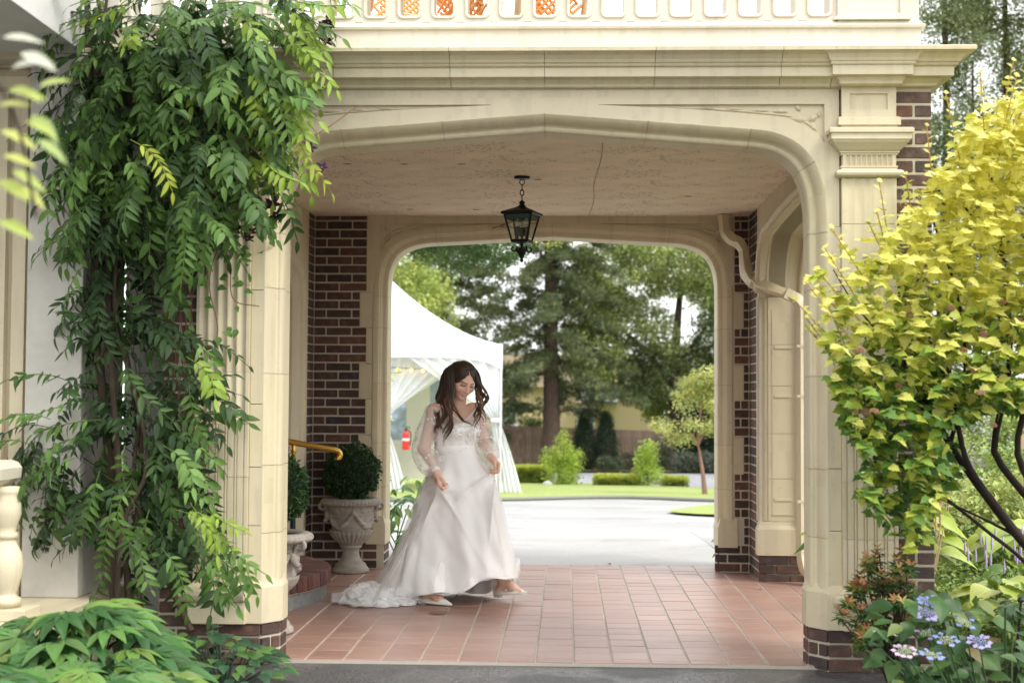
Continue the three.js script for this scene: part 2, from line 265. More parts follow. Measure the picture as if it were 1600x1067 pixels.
function crownMesh(parent, name, geo, items, m = mCrown) { // items: {p, s, c:[r,g,b]}
  const im = new THREE.InstancedMesh(geo, m, items.length), q = new THREE.Quaternion(), mx = new THREE.Matrix4(), c = new THREE.Color();
  items.forEach((t, i) => { q.setFromEuler(new THREE.Euler(t.rx ?? rr(-.5, .5), rr(0, 6.28), rr(-.5, .5))); mx.compose(t.p, q, V(t.s, t.s * (t.sy || 1), t.s)); im.setMatrixAt(i, mx); im.setColorAt(i, c.setRGB(...t.c)); });
  im.name = name; im.userData.kind = 'stuff'; im.castShadow = im.receiveShadow = true; parent.add(im); return im;
}
const G = { broad: clumpGeo(.42, .17, 26), fine: clumpGeo(.36, .11, 34), needle: clumpGeo(.42, .26, 30, .35, .28), small: clumpGeo(.16, .06, 26), tiny: clumpGeo(.09, .04, 22), droop: clumpGeo(.34, .15, 26, .9) };
const vary = (c, k = .35, y = .15) => { c = c.map((q) => q * 1.18); const a = 1 + rr(-k, k), b = rr(0, y); return [c[0] * a * (1 + b), c[1] * a, c[2] * a * (1 - b)]; };
function lobes(list, n, c, { size = 1, shell = .55, hole = 0, k = .35, y = .2, seedN = 0 } = {}) { // clumps spread through ellipsoids, denser to the outside, thinned by noise
  const out = []; const vol = list.reduce((a, e) => a + e[3] * e[4] * e[5], 0);
  for (const e of list) { const m = Math.round(n * e[3] * e[4] * e[5] / vol); for (let i = 0; i < m; i++) { const d = V(rr(-1, 1), rr(-1, 1), rr(-1, 1)); if (d.length() > 1) { i--; continue; } d.setLength(mix(d.length(), 1, shell * rnd())); const p = V(e[0] + d.x * e[3], e[1] + d.y * e[4], e[2] + d.z * e[5]); if (fbm(p.x * .9 + seedN, p.y * .9, p.z * .9, 2) < hole) continue; const cc = e[6] || c; out.push({ p, s: size * rr(.65, 1.3), c: vary(cc, k, y) }); } }
  return out;
}
function trunkGeo(pts, r, seg = 14) { return boxUV(tube(pts, r, seg, 9, (t) => mix(1.15, .3, t) + .35 * sst(.1, 0, t))); }
function tree(name, label, base, trunks, items, geo, group, m) {
  const t = thing(name, label, 'tree', base, 0, group); const tr = part(t, 'trunk', trunkGeo(...trunks[0]), m || mBark); for (const b of trunks.slice(1)) part(t, 'limb', trunkGeo(...b), m || mBark);
  items.forEach((i) => i.p.sub(V(...base))); crownMesh(t, 'crown', geo, items); return t;
}
{ // tall conifer with the bare trunk
  const b = [-.62, gy(-49), -49], it = [];
  for (let k = 0; k < 74; k++) { const h = 3.55 + k * .18, a = k * 2.4, L = mix(4.4, 1.9, k / 74) * rr(.75, 1.1); for (let j = 0; j < 36; j++) { const u = Math.pow(rnd(), .85), w = .34 * (1 - u * .5); it.push({ p: V(b[0] + Math.cos(a) * L * u + rr(-w, w), b[1] + h - .9 * u * u - .25 * u + rr(-.18, .1), b[2] + Math.sin(a) * L * u + rr(-w, w)), s: rr(.5, 1.05), c: vary([.125, .165, .075], .4, .16) }); } }
  for (const [h, a, L] of [[3.4, 3.3, 3.3], [2.9, 3.0, 2.6], [3.3, .2, 2.5], [2.7, -.3, 2.2], [3.7, 2.6, 3.6]]) for (let j = 0; j < 46; j++) { const u = Math.pow(rnd(), .6); it.push({ p: V(b[0] + Math.cos(a) * L * u + rr(-.3, .3), b[1] + h - .5 * u * u + rr(-.35, .1), b[2] + Math.sin(a) * L * u + rr(-.3, .3)), s: rr(.4, .8), c: vary([.10, .14, .07], .4, .1) }); }
  tree('conifer_tree', 'tall dark conifer with a straight bare brown trunk before the wooden fence', b, [[[[0, 0, 0], [.05, 2, 0], [0, 6, 0], [0, 17, 0]], .33, 20], [[[0, 3.9, 0], [-1.4, 3.75, .3], [-3.2, 3.3, .4]], .07], [[[0, 3.5, 0], [1.1, 2.9, .3], [1.9, 2.2, .5]], .06]], it, G.needle);
}
{ // blue-green conifer filling the left behind the tent
  const b = [-5.4, gy(-54), -54], it = []; for (let k = 0; k < 60; k++) { const h = 1.5 + k * .2, a = k * 2.4, L = mix(5.2, 1.2, k / 60) * rr(.8, 1.1); for (let j = 0; j < 34; j++) { const u = Math.pow(rnd(), .6); it.push({ p: V(b[0] + Math.cos(a) * L * u + rr(-.4, .4), b[1] + h - .7 * u + rr(-.2, .15), b[2] + Math.sin(a) * L * u + rr(-.4, .4)), s: rr(.6, 1.15), c: vary([.155, .20, .085], .35, .15) }); } }
  tree('conifer_tree', 'broad blue-green conifer rising behind the white tent roof', b, [[[[0, 0, 0], [0, 5, 0], [0, 13, 0]], .35]], it, G.needle);
}
{ // pale green tree on the far left
  const b = [-9.2, gy(-46), -46];
  tree('deciduous_tree', 'pale yellow-green leafy tree at the edge of the arch above the tent roof', b, [[[[0, 0, 0], [.1, 2, 0], [0, 6, 0]], .25]], lobes([[-8.6, 5.2, -46, 3.4, 2.6, 2.6], [-6.6, 4.6, -46, 2.6, 2.0, 2.2], [-9.5, 3, -46, 3, 2.4, 2.5], [-5.8, 5.6, -47, 1.6, 1.3, 1.5]], 2300, [.32, .41, .13], { hole: .28, size: .9 }), G.broad);
}
{ // large broad tree right of the middle, sky through the crown
  const b = [4.4, gy(-52), -52], L = [[2.2, 6.6, -50.5, 2.3, 1.7, 2], [4.6, 7.2, -51, 2.6, 1.5, 2.2], [1.0, 5.2, -50.5, 1.5, 1.4, 1.6], [6.6, 6.4, -52, 1.9, 1.7, 2], [2.5, 4.0, -51, 2.4, 1.5, 2, [.20, .27, .11]], [1.1, 3.4, -50, 1.4, 1.3, 1.5], [4.3, 2.5, -52, 2.2, 1.3, 1.8, [.14, .20, .085]], [6.8, 4.0, -52, 1.6, 1.6, 1.8, [.14, .20, .09]], [2.4, 2.2, -51, 1.4, .9, 1.3, [.09, .14, .06]], [6.9, 2.4, -52, 1.5, 1.3, 1.6, [.09, .14, .06]]];
  tree('broad_tree', 'large spreading tree with yellowing leaf tips and white sky showing through its crown', b, [[[[0, 0, 0], [.2, 2, 0], [.1, 4, 0], [.4, 8, 0]], .34], [[[.1, 3.6, 0], [-1.4, 5.2, .6], [-3, 6.6, 1]], .13], [[[0, 5.1, 0], [1.2, 5.0, .3], [2.4, 5.7, .3]], .12], [[[.1, 4.7, .2], [-.9, 5.0, .4], [-1.5, 5.3, .6]], .13], [[[.2, 4.4, 0], [1.4, 6, .4], [2.1, 7.6, .4]], .1]], lobes(L, 4800, [.28, .365, .14], { hole: .37, size: .8, k: .45, y: .25, seedN: 3 }), G.broad);
}
{ // lighter tree low behind, right
  const b = [5.6, gy(-56), -56];
  tree('deciduous_tree', 'bright green tree low behind the cypresses and the wooden fence', b, [[[[0, 0, 0], [0, 2, 0], [0, 4, 0]], .15]], lobes([[5.0, 1.6, -55, 1.7, 1.5, 1.3], [6.5, 1.2, -55, 1.5, 1.4, 1.3]], 800, [.26, .34, .10], { hole: .25 }), G.broad);
}
{ // dark trees that close the view behind, right
  const b = [10, gy(-60), -60];
  tree('dark_tree', 'dense dark tree behind the small flowering tree by the jamb', b, [[[[0, 0, 0], [0, 4, 0], [0, 9, 0]], .3]], lobes([[9.2, 5.8, -60, 2.6, 3.2, 2.5], [8.6, 2.2, -58, 2.4, 2.2, 2.4], [11.5, 4, -60, 2.6, 4, 2.6]], 2400, [.10, .15, .065], { hole: .28 }), G.broad);
}
{ // overhanging bough near the arch
  const b = [-5.2, gy(-15), -15];
  const it = lobes([[-1.75, 3.85, -15, .75, .36, .5], [-1.15, 3.8, -15, .5, .32, .4], [-2.3, 4.1, -15, .6, .4, .5], [-.75, 3.98, -15.1, .3, .2, .3], [-.42, 4.0, -15, .22, .14, .2, [.35, .42, .10]], [.5, 4.22, -15, .5, .14, .3], [-.25, 3.95, -15, .18, .12, .2, [.32, .40, .1]]], 330, [.07, .14, .04], { hole: .1, size: .5, k: .5 });
  tree('garden_tree', 'leafy bough hanging into the top of the far arch from a tree beside the tent', b, [[[[0, 0, 0], [.2, 2.6, 0], [.6, 4.2, 0]], .14], [[[.4, 3.6, 0], [2, 4.5, 0], [4.2, 4.55, 0], [6.2, 4.9, 0]], .05]], it, G.fine);
}
// fence of upright boards
{
  const f = thing('board_fence', 'brown wooden board fence across the far side of the street', 'fence', [0, 0, -51]), m = [.9, 1, 1.1].map((k) => mat({ color: [.35 * k, .245 * k, .18 * k], map: tBark, roughness: .9 }));
  const g = boxUV(chamfer(.148, 1.72, .03, .004)); for (let i = -22; i < 34; i++) part(f, 'board', g, m[(i + 22) % 3], [i * .152 + .6, gy(-51) + .86 - .0045 * i, rr(-.006, .006)]);
  part(f, 'rail', boxUV(box(-2.8, 5.8, gy(-51) + 1.3, gy(-51) + 1.38, -.06, -.02)), m[0]); part(f, 'gate_panel', join([boxUV(box(-2.55, -1.75, gy(-51) + .1, gy(-51) + 1.62, .02, .05)), boxUV(box(-2.2, -2.1, gy(-51) + .1, gy(-51) + 1.62, .051, .06))]), m[2]);
}
{ // house beyond the fence
  const h = thing('yellow_house', 'pale yellow house partly seen over the brown fence between tree trunks', 'house', [-.5, gy(-64), -64]), w = mat({ color: [.62, .50, .30], roughness: .9 }), tr = mat({ color: [.8, .8, .8] });
  part(h, 'wall', box(-7, 5.2, 0, 4.0, -5, 0), w); part(h, 'roof', extrude([[-7.6, 3.95], [5.8, 3.95], [4.0, 5.6], [-5.8, 5.6]], -5.5, .5), mat({ color: [.45, .36, .26], roughness: .9 }));
  for (const x of [-2.4, 1.5]) { const f = part(h, 'window', boxUV(rbox(x - .45, x + .45, 1.8, 3.0, -.02, .05, .01)), tr); part(f, 'pane', box(x - .38, x + .38, 1.87, 2.93, .051, .056), mat({ color: [.35, .4, .5], roughness: .1 })); }
  part(h, 'porch_roof', extrude([[1.1, 3.2], [3.1, 3.2], [2.9, 3.75], [1.3, 3.75]], .1, 1.6), mat({ color: [.55, .54, .56], roughness: .7 }));
}
// columnar cypresses
{
  const mk = (label, x, h, w, sd) => { const t = thing('cypress', label, 'cypress', [x, gy(-49.5), -49.5], 0, 'columnar cypresses before the fence'), it = []; part(t, 'trunk', trunkGeo([[0, 0, 0], [0, h * .5, 0], [0, h * .9, 0]], .05), mBark); for (let i = 0; i < 620; i++) { const v = rnd(), a = rr(0, 6.28), r = w / 2 * Math.pow(Math.sin(Math.PI * Math.pow(mix(.06, .985, v), .75)), .8) * rr(.6, 1.04); it.push({ p: V(Math.cos(a) * r, v * h + .02, Math.sin(a) * r), s: rr(.6, 1.1), sy: 1.6, c: vary([.03, .06, .03], .35, .1) }); } crownMesh(t, 'crown', G.small, it); };
  mk('narrow dark cypress nearer the conifer trunk, first of the pair', .75, 2.3, .92, 1); mk('narrow dark cypress standing further from the conifer trunk', 1.6, 2.25, .95, 2);
}
// yellow-green young shrubs and clipped hedges on the lawn edge
function shrub(name, label, p, list, n, c, geo, size, group) { const t = thing(name, label, 'shrub', p, 0, group); const H = Math.max(...list.map((e) => e[1])); for (let k = 0; k < 3; k++) part(t, 'stem', trunkGeo([[rr(-.03, .03), -.03, rr(-.03, .03)], [rr(-.08, .08), H * .4, rr(-.08, .08)], [rr(-.15, .15), H * .85, rr(-.1, .1)]], .014, 8), mBark); crownMesh(t, 'foliage', geo, lobes(list, n, c, { size, shell: .7, hole: .18, k: .4, y: .25 })); return t; }
shrub('young_shrub', 'bushy yellow-green shrub with a pointed top on the lawn before the conifer', [-.12, gy(-26.5), -26.5], [[0, .36, 0, .42, .34, .38], [-.28, .62, 0, .18, .26, .18], [.3, .62, 0, .2, .26, .2], [.02, .85, 0, .24, .36, .22], [.06, 1.18, 0, .11, .24, .1]], 300, [.36, .50, .11], G.small, .85);
shrub('young_shrub', 'narrow upright yellow-green shrub between the two low clipped hedges', [1.92, gy(-26), -26], [[0, .3, 0, .28, .27, .26], [-.05, .62, 0, .22, .26, .2], [.06, .92, 0, .15, .24, .14], [-.14, .8, 0, .09, .16, .09]], 230, [.36, .50, .12], G.small, .8);
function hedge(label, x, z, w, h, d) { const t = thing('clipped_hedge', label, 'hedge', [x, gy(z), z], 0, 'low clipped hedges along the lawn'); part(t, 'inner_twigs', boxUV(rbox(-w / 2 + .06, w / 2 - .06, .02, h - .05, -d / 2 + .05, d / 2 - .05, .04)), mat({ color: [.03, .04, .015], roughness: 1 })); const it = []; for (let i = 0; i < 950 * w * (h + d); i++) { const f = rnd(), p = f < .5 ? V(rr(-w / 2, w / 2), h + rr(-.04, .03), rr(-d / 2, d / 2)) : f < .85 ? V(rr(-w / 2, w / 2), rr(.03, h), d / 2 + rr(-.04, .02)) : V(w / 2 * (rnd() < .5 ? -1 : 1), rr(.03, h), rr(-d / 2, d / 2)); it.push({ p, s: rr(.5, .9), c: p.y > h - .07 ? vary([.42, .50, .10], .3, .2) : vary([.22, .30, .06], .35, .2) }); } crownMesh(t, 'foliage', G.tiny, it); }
hedge('low clipped yellow-green hedge close to the tent curtain', -1.15, -27.5, 1.5, .44, .5); hedge('low clipped hedge lying between the two yellow-green shrubs', 1.2, -26, 1.0, .27, .36); hedge('short clipped hedge nearest the small pink-trunked tree', 2.52, -25.6, .55, .25, .34);
{ const s = new THREE.Mesh(boxUV(new THREE.DodecahedronGeometry(.12, 1).scale(1, .8, .8)), mat({ color: [.6, .6, .6], map: tStone })); s.name = 'garden_stone'; s.position.set(-.42, gy(-26) + .06, -26); scene.add(s); tag(s, 'pale rounded stone on the lawn between hedge and bushy shrub', 'stone'); }
{ // low grey-green planting by the street
  const mk = (label, x, z, list, n, c) => shrub('low_shrub', label, [x, gy(z), z], list, n, c, G.small, 1.1, 'low shrubs along the far street edge');
  mk('small rounded grey-green shrub at the foot of the fence', 1.75, -48.6, [[0, .25, 0, .5, .3, .4]], 160, [.10, .14, .08]);
  mk('spreading dark shrub against the fence next to the cypresses', 3.1, -49.4, [[-.5, .35, 0, .6, .4, .5], [.4, .6, 0, .7, .6, .5]], 300, [.06, .09, .055]);
  for (let i = 0; i < 5; i++) mk(['low silvery shrub starting the row at the dark hedge', 'low silvery shrub, second along the dark hedge', 'low silvery shrub, third along the dark hedge', 'low silvery shrub behind the small tree trunk', 'low silvery shrub closest to the arch jamb'][i], 4.6 + i * .75, -47.6, [[0, .35, 0, .5, .42, .45]], 190, [.10, .135, .105]);
}
{ const t = thing('tall_hedge', 'tall dark evergreen hedge behind the small pink-trunked tree', 'hedge', [7.3, gy(-50), -50]); part(t, 'inner_twigs', box(-2.6, 3, 0, 2.6, -.5, .4), mat({ color: [.02, .03, .02], roughness: 1 })); const it = []; for (let i = 0; i < 2200; i++) it.push({ p: V(rr(-2.9, 3.2), rr(0, 2.9) + fbm(i, 1) * .2, .5 + rr(-.15, .2)), s: rr(.8, 1.4), c: vary([.028, .05, .03], .4, .1) }); crownMesh(t, 'foliage', G.small, it); }
{ // small tree with pink-brown stems
  const b = [2.68, gy(-20), -20], m = mat({ color: [.40, .22, .17], map: tBark, roughness: .8 });
  tree('small_tree', 'small pale-leaved tree with forked pinkish trunk near the arch jamb', b, [[[[0, 0, 0], [-.05, .5, 0], [-.14, 1.05, 0]], .05, 10], [[[-.14, 1.0, 0], [-.3, 1.25, .1], [-.5, 1.5, .1]], .025], [[[-.14, 1.02, 0], [-.1, 1.5, 0], [-.02, 2.0, 0]], .03], [[[-.13, 1.05, 0], [.12, 1.5, 0], [.3, 1.9, 0]], .025]], lobes([[2.3, 1.32, -20, .38, .16, .35], [2.62, 1.72, -20, .42, .15, .35], [2.02, .92, -20, .26, .12, .25], [2.95, 1.3, -20, .36, .18, .35], [2.45, .98, -19.8, .26, .11, .25], [2.9, 1.85, -20, .34, .14, .3], [2.2, .66, -19.9, .2, .09, .2], [2.85, .95, -20, .3, .14, .3], [2.45, 1.5, -20, .3, .13, .3]], 620, [.40, .46, .19], { hole: .27, size: .5, k: .35, seedN: 4 }), G.fine, undefined, m);
}
// ---------------------------------------------------------------- tent
{
  const t = thing('white_tent', 'white marquee tent with swooping roof, tied-back curtains and clear window walls', 'tent', [-1.235, gy(-20), -20], .13);
  const cl = pmat({ color: [.84, .85, .87], roughness: .65, transmission: .15, thickness: 0, side: THREE.DoubleSide }), W = 6, E = 2.92, H = 5.3;
  const roofY = (a) => E + (H - E) * (Math.pow(a, 1.75) * .8 + .2 * a); // a: 0 at the eave, 1 at the peak
  part(t, 'roof', grid(48, 48, (u, v) => { const x = u * 2 - 1, z = v * 2 - 1, r = Math.max(Math.abs(x), Math.abs(z)), ang = Math.abs(x) > Math.abs(z) ? z / (Math.abs(x) || 1) : x / (Math.abs(z) || 1); return [-W / 2 + x * W / 2, roofY(1 - r) - .05 * r * (1 - ang * ang), -W / 2 + z * W / 2]; }), cl);
  const val = (ax, sgn) => { const g = grid(60, 8, (u, v) => { const e = Math.abs(u - .5) * 2, drop = .26 + .24 * Math.pow(e, 9); const q = [-W * u, E - v * drop, .01 + .012 * Math.sin(u * 60) * v]; return ax ? [q[2] , q[1], -W * u] : q; }); if (sgn) g.translate(ax ? -W : 0, 0, ax ? 0 : -W); return g; };
  part(t, 'valance', val(0, 0), cl); part(t, 'valance', val(1, 0), cl); part(t, 'valance', val(1, 1), cl);
  for (const [x, z] of [[-.03, -.03], [-W + .03, -.03], [-.03, -W + .03], [-W + .03, -W + .03]]) part(t, 'pole', new THREE.CylinderGeometry(.03, .03, E, 10).translate(x, E / 2, z), mat({ color: [.7, .7, .7], metalness: .6, roughness: .4 }));
  const curtain = (x0, xt, dir, yt = 1.45) => grid(70, 60, (u, v) => { // gathered at yt, swagging in above and flaring below
    const y = (1 - v) * (E - .05), k = y > yt ? Math.pow((y - yt) / (E - yt), 1.3) : 0, fl = y < yt ? Math.pow((yt - y) / yt, .8) : 0; const top = 2.1, wid = y > yt ? mix(.16, top, k) : mix(.16, .5, fl); const pleat = Math.sin(u * (34 + 6 * k)) * mix(.04, .05, Math.max(k, fl)); return [x0 + dir * (u * wid) - dir * (y < yt ? .46 * fl : 0) + .01 * Math.sin(v * 9 + u * 8), y + (y > yt ? -.35 * u * k * (1 - k) : 0), -.06 + pleat]; });
  part(t, 'curtain', curtain(-.06, 0, -1), cl); part(t, 'curtain_tie', lathe([[.09, -.04], [.12, 0], [.09, .04]], 16), cl, [-.12, 1.45, -.06]);
  part(t, 'curtain', curtain(-1.95, 0, 1, 1.5).translate(-.38, 0, -.35), cl); part(t, 'curtain', curtain(-1.95, 0, -1, 1.5).translate(-.34, 0, -.36), cl); part(t, 'curtain_tie', lathe([[.1, -.04], [.14, 0], [.1, .04]], 16), cl, [-2.26, 1.5, -.36]);
  // back and side walls with clear windows
  const wall = mat({ color: [.78, .74, .66], roughness: .8, side: THREE.DoubleSide }), vinyl = pmat({ color: [.68, .76, .84], roughness: .12, transmission: .65, thickness: 0, side: THREE.DoubleSide });
  const ws = [-5.5, -4.35, -3.2, -2.05, -.9]; const holes = ws.map((x) => [[x - .3, .9], [x - .3, 2.3], [x + .3, 2.3], [x + .3, .9]]);
  part(t, 'back_wall', extrude([[-W, 0], [0, 0], [0, E - .02], [-W, E - .02]], -W + .01, -W + .03, holes), wall);
  for (const x of ws) part(t, 'window_pane', box(x - .3, x + .3, .9, 2.3, -W + .012, -W + .016), vinyl);
  part(t, 'side_wall', boxUV(box(-W + .01, -W + .03, 0, E - .05, -W + .1, -.1)), wall); part(t, 'side_wall', join([boxUV(box(-.03, -.01, 0, .9, -W + .1, -.9)), boxUV(box(-.03, -.01, 2.3, E - .1, -W + .1, -.9))]), wall);
}
{ // string of lights inside the tent
  const t = thing('string_lights', 'string of small warm bulbs under the tent valance', 'string lights', [-3.35, 2.02, -20.1]);
  part(t, 'wire', tube([[-.6, .03, 0], [0, -.0, 0], [.5, -.02, 0], [1.2, -.01, 0]], .006, 30, 5), mat({ color: [.03, .03, .03] }));
  const bulb = mat({ color: [1, .75, .35], emissive: lin(1, .55, .16), emissiveIntensity: 2.2, roughness: .3 });
  for (const x of [-.45, -.19, .08, .33, .55, .8]) part(t, 'bulb', new THREE.SphereGeometry(.026, 10, 8).scale(1, 1.3, 1), bulb, [x, -.04 - .02 * Math.sin(x * 2), 0]);
}
{
  const t = thing('fire_extinguisher', 'red fire extinguisher hanging on the tent pole behind the bride', 'extinguisher', [-3.12, .42, -20.15]), red = mat({ color: [.62, .03, .02], roughness: .3 }), k = mat({ color: [.02, .02, .02], roughness: .5 }); t.scale.setScalar(.84);
  part(t, 'cylinder', lathe([[.001, 0], [.075, .0], [.085, .02], [.085, .36], [.07, .41], [.03, .44], [.001, .44]], 24), red); part(t, 'label', new THREE.CylinderGeometry(.0865, .0865, .055, 20, 1, true), mat({ color: [.8, .8, .76], side: THREE.DoubleSide }), [0, .24, 0]);
  part(t, 'valve', join([new THREE.CylinderGeometry(.03, .035, .06, 12).translate(0, .46, 0), box(-.02, .11, .49, .505, -.015, .015), box(-.02, .09, .525, .54, -.015, .015)]), k); part(t, 'hose', tube([[.03, .46, .02], [.11, .4, .03], [.11, .2, .02], [.10, .1, .02]], .013, 16, 8), k);
}
// ---------------------------------------------------------------- poplars over the garden on the right
{
  const mk = (label, x, z, h, n, c, sd) => { const b = [x, gy(z), z], L = []; for (let y = 1.2; y < h; y += 1.25) L.push([x + rr(-.6, .6), y, z + rr(-.2, .9), rr(1.0, 1.6), rr(.8, 1.2), rr(.9, 1.4)]); const it = lobes(L, n, c, { hole: .33, size: .62, k: .45, y: .2, seedN: sd, shell: .5 }); return tree('poplar_tree', label, b, [[[[0, 0, 0], [.1, 3, 0], [.25, 7, 0], [.2, h, 0]], .13], [[[.1, 2.5, 0], [-.35, 5, .2], [-.5, 8, .2]], .06], [[[.15, 4, 0], [.7, 6, .1], [.8, 9, 0]], .06], [[[.2, 6, 0], [-.2, 7.2, .3], [-.25, 8.2, .3]], .05]], it, G.fine, 'tall poplars beyond the garden'); };
  mk('tall poplar nearest the brick corner of the porch', 7.6, -22, 12, 3600, [.17, .23, .11], 2); mk('tall poplar with dark twin trunks above the golden shrub', 9.0, -22.5, 12, 3600, [.19, .25, .115], 9); mk('tall poplar furthest from the porch, cut by the picture edge', 10.9, -23, 12, 3600, [.18, .24, .115], 14);
  const b = [9.5, gy(-15), -15]; tree('garden_tree', 'bright backlit green tree low behind the golden shrub branches', b, [[[[0, 0, 0], [0, 1, 0], [0, 2.4, 0]], .08]], lobes([[6.2, 1.0, -14, 1.5, 1.2, 1], [8.2, 1.2, -15, 1.9, 1.5, 1.2], [10.5, 1.4, -15, 1.8, 1.7, 1.2]], 900, [.24, .34, .08], { hole: .36, size: .5 }), G.fine);
}
// ---------------------------------------------------------------- the porte-cochere
const portico = thing('porte_cochere', 'cream terracotta porte-cochere with flattened arches, brick corners and pierced parapet', 'porch');
const bricks = [];                      // every brick, the 300 that show largest become parts
const brickMats = [[.115, .064, .047], [.13, .07, .05], [.095, .056, .045], [.15, .078, .054], [.08, .052, .045], [.18, .085, .056], [.065, .048, .045], [.12, .072, .055]].map((c) => mat({ color: c, map: tBrick, bumpMap: tBrick, bumpScale: .006, roughness: .85 }));
const cornerMats = [[.125, .085, .066], [.10, .072, .062], [.15, .098, .075], [.115, .078, .062], [.14, .082, .06]].map((c) => mat({ color: c, map: tBrick, bumpMap: tBrick, bumpScale: .008, roughness: .9 }));
const brickGeos = {};
function brickGeo(w, k) { const q = Math.round(w * 200) / 200; const key = q + '/' + k; return brickGeos[key] ||= boxUV(chamfer(q, .0595, .06, .004), 4, k * .31, k * .47); }
// courses of bricks on a vertical face: origin o (bottom, u = 0), direction u, outward normal n; row(i) -> [u0,u1] or null
function brickFace(parent, o, u, n, rows, row, { bond = 'run', pri = 1, phase = 0, redden = 0, mats = brickMats } = {}) {
  const C = .0735, J = .0125, turn = Math.atan2(n[0], n[2]);
  for (let i = 0; i < rows; i++) {
    const r = row(i); if (!r) continue; const [a, b] = r; const L = .2135, off = bond === 'run' ? (i % 2 ? L / 2 : 0) + phase : 0;
    const cuts = [a]; let x = a - ((a - off) % L + L) % L; 
    if (bond === 'alt') { const w = b - a; if (i % 2) cuts.push(a + w / 2); } else { while (x < b) { if (x > a + .03 && x < b - .03) cuts.push(x); x += L; } }
    cuts.push(b);
    for (let k = 0; k < cuts.length - 1; k++) {
      const w = cuts[k + 1] - cuts[k] - J; if (w < .015) continue; const c = (cuts[k] + cuts[k + 1]) / 2, d = -.031 + rr(-.0015, .002);
      bricks.push({ parent, pri: pri * w, g: brickGeo(w, Math.floor(rnd() * 3)), m: rnd() < redden ? pick([brickMats[5], brickMats[3]]) : pick(mats), p: V(o[0] + u[0] * c + n[0] * d, o[1] + (i + .5) * C, o[2] + u[2] * c + n[2] * d), turn: turn + rr(-.006, .006), roll: rr(-.006, .006) });
    }
  }
}
const CRS = [1, .965, 1.03, .985].map((k, i) => mat({ color: CREAM.map((c, j) => c * k * (j === 2 ? 1 - .02 * i : 1)), map: rep(tPaint, 1 + .07 * i), bumpMap: tFine, bumpScale: .0014, roughness: .58 }));
M.jointCream = mat({ color: [.36, .30, .19], roughness: .9 });
const CR = CRS[0], anyCream = () => CRS[Math.floor(rnd() * 4)];
// arch outline (half), x from the middle, y up
function archPath(y0, W, spring, sh, apex) {
  const h = [[W, y0], [W, .67], [W, 1.03], [W, 1.52], [W, 1.98], [W, spring]];
  const c = new THREE.CubicBezierCurve(new THREE.Vector2(W, spring), new THREE.Vector2(W + .003, spring + .28), new THREE.Vector2(W - .04, sh[1] - .012), new THREE.Vector2(...sh)).getPoints(18).slice(1).map((p) => [p.x, p.y]);
  h.push(...c); for (let k = 1; k <= 6; k++) h.push([sh[0] * (1 - k / 6), mix(sh[1], apex, k / 6)]);
  const l = h.slice(0, -1).map(([x, y]) => [-x, y]); return [...l, ...h.reverse()];
}
const AP = archPath(.40, 1.413, 2.28, [1.09, 2.748], 2.832), AR = archPath(.40, 1.365, 2.24, [.96, 2.692], 2.742), NA = AP.length;
const frontHole = (k, e = 0) => [[.29 - e * 4, 2.962 + e], [1.483 + e, 2.962 + e], [1.483 + e, 2.755 - e * 3], [1.45, 2.803 - e], [1.38, 2.851 - e], [1.30, 2.882 - e], [1.236, 2.897 - e], [1.02, 2.917 - e], [.78, 2.936 - e], [.29 - e * 4, 2.9605 - e]].map(([x, y]) => [XC + k * x, y]);
const rearHole = (k, e = 0) => [[.40 - e * 4, 2.846 + e], [1.42 + e, 2.846 + e], [1.42 + e, 2.615 - e * 3], [1.37, 2.69 - e], [1.31, 2.742 - e], [1.22, 2.779 - e], [1.04, 2.806 - e], [.85, 2.819 - e], [.40 - e * 4, 2.844 - e]].map(([x, y]) => [XC + k * x, y]);
function buildArch(name, zf, back, depth, prof, joints) {
  const s = sweepPath(AP.map(([x, y]) => [x + XC, y]), prof), P = s.off(0);
  const arch = part(portico, name, s.geo(0, NA - 1, prof.map(([d, z]) => [d + .005, z - .005 * back])), M.jointCream);
  // moulded blocks, cut at the joints by shrinking each end a little
  for (let k = 0; k < joints.length - 1; k++) {
    const i0 = joints[k], i1 = joints[k + 1]; const g = s.geo(i0, i1).clone(), A = g.attributes.position; const pa = P[i0], pa2 = P[i0 + 1], pb = P[i1], pb2 = P[i1 - 1];
    const ta = new THREE.Vector2(pa2[0] - pa[0], pa2[1] - pa[1]).normalize(), tb = new THREE.Vector2(pb2[0] - pb[0], pb2[1] - pb[1]).normalize();
    for (let q = 0; q < A.count; q++) { const x = A.getX(q), y = A.getY(q); for (const [p, t] of [[pa, ta], [pb, tb]]) { const d = (x - p[0]) * t.x + (y - p[1]) * t.y; const near = Math.hypot(x - p[0], y - p[1]) < .5; if (near && Math.abs(d) < .012) A.setXYZ(q, x + t.x * .0013, y + t.y * .0013, A.getZ(q)); } }
    part(arch, 'moulded_block', g, anyCream());
  }
  return { arch, s };
}
const frontProf = [[.02, -.40], [.02, -.205], [.004, -.20], [0, -.19], [0, -.12], [.008, -.105], [.02, -.098], [.035, -.097], [.045, -.09], [.05, -.08], [.054, -.062], [.062, -.044], [.076, -.022], [.092, -.007], [.104, 0], [.112, 0]].map(([d, z]) => [d * .78, z * .9]);
const jn = [0, 1, 2, 3, 4, 5, 14, 23, 26, 29, 32, 35, NA - 6 - 9, NA - 6, NA - 5, NA - 4, NA - 3, NA - 2, NA - 1];
const F = buildArch('front_arch', 0, 1, .4, frontProf, [...new Set(jn)].sort((a, b) => a - b));
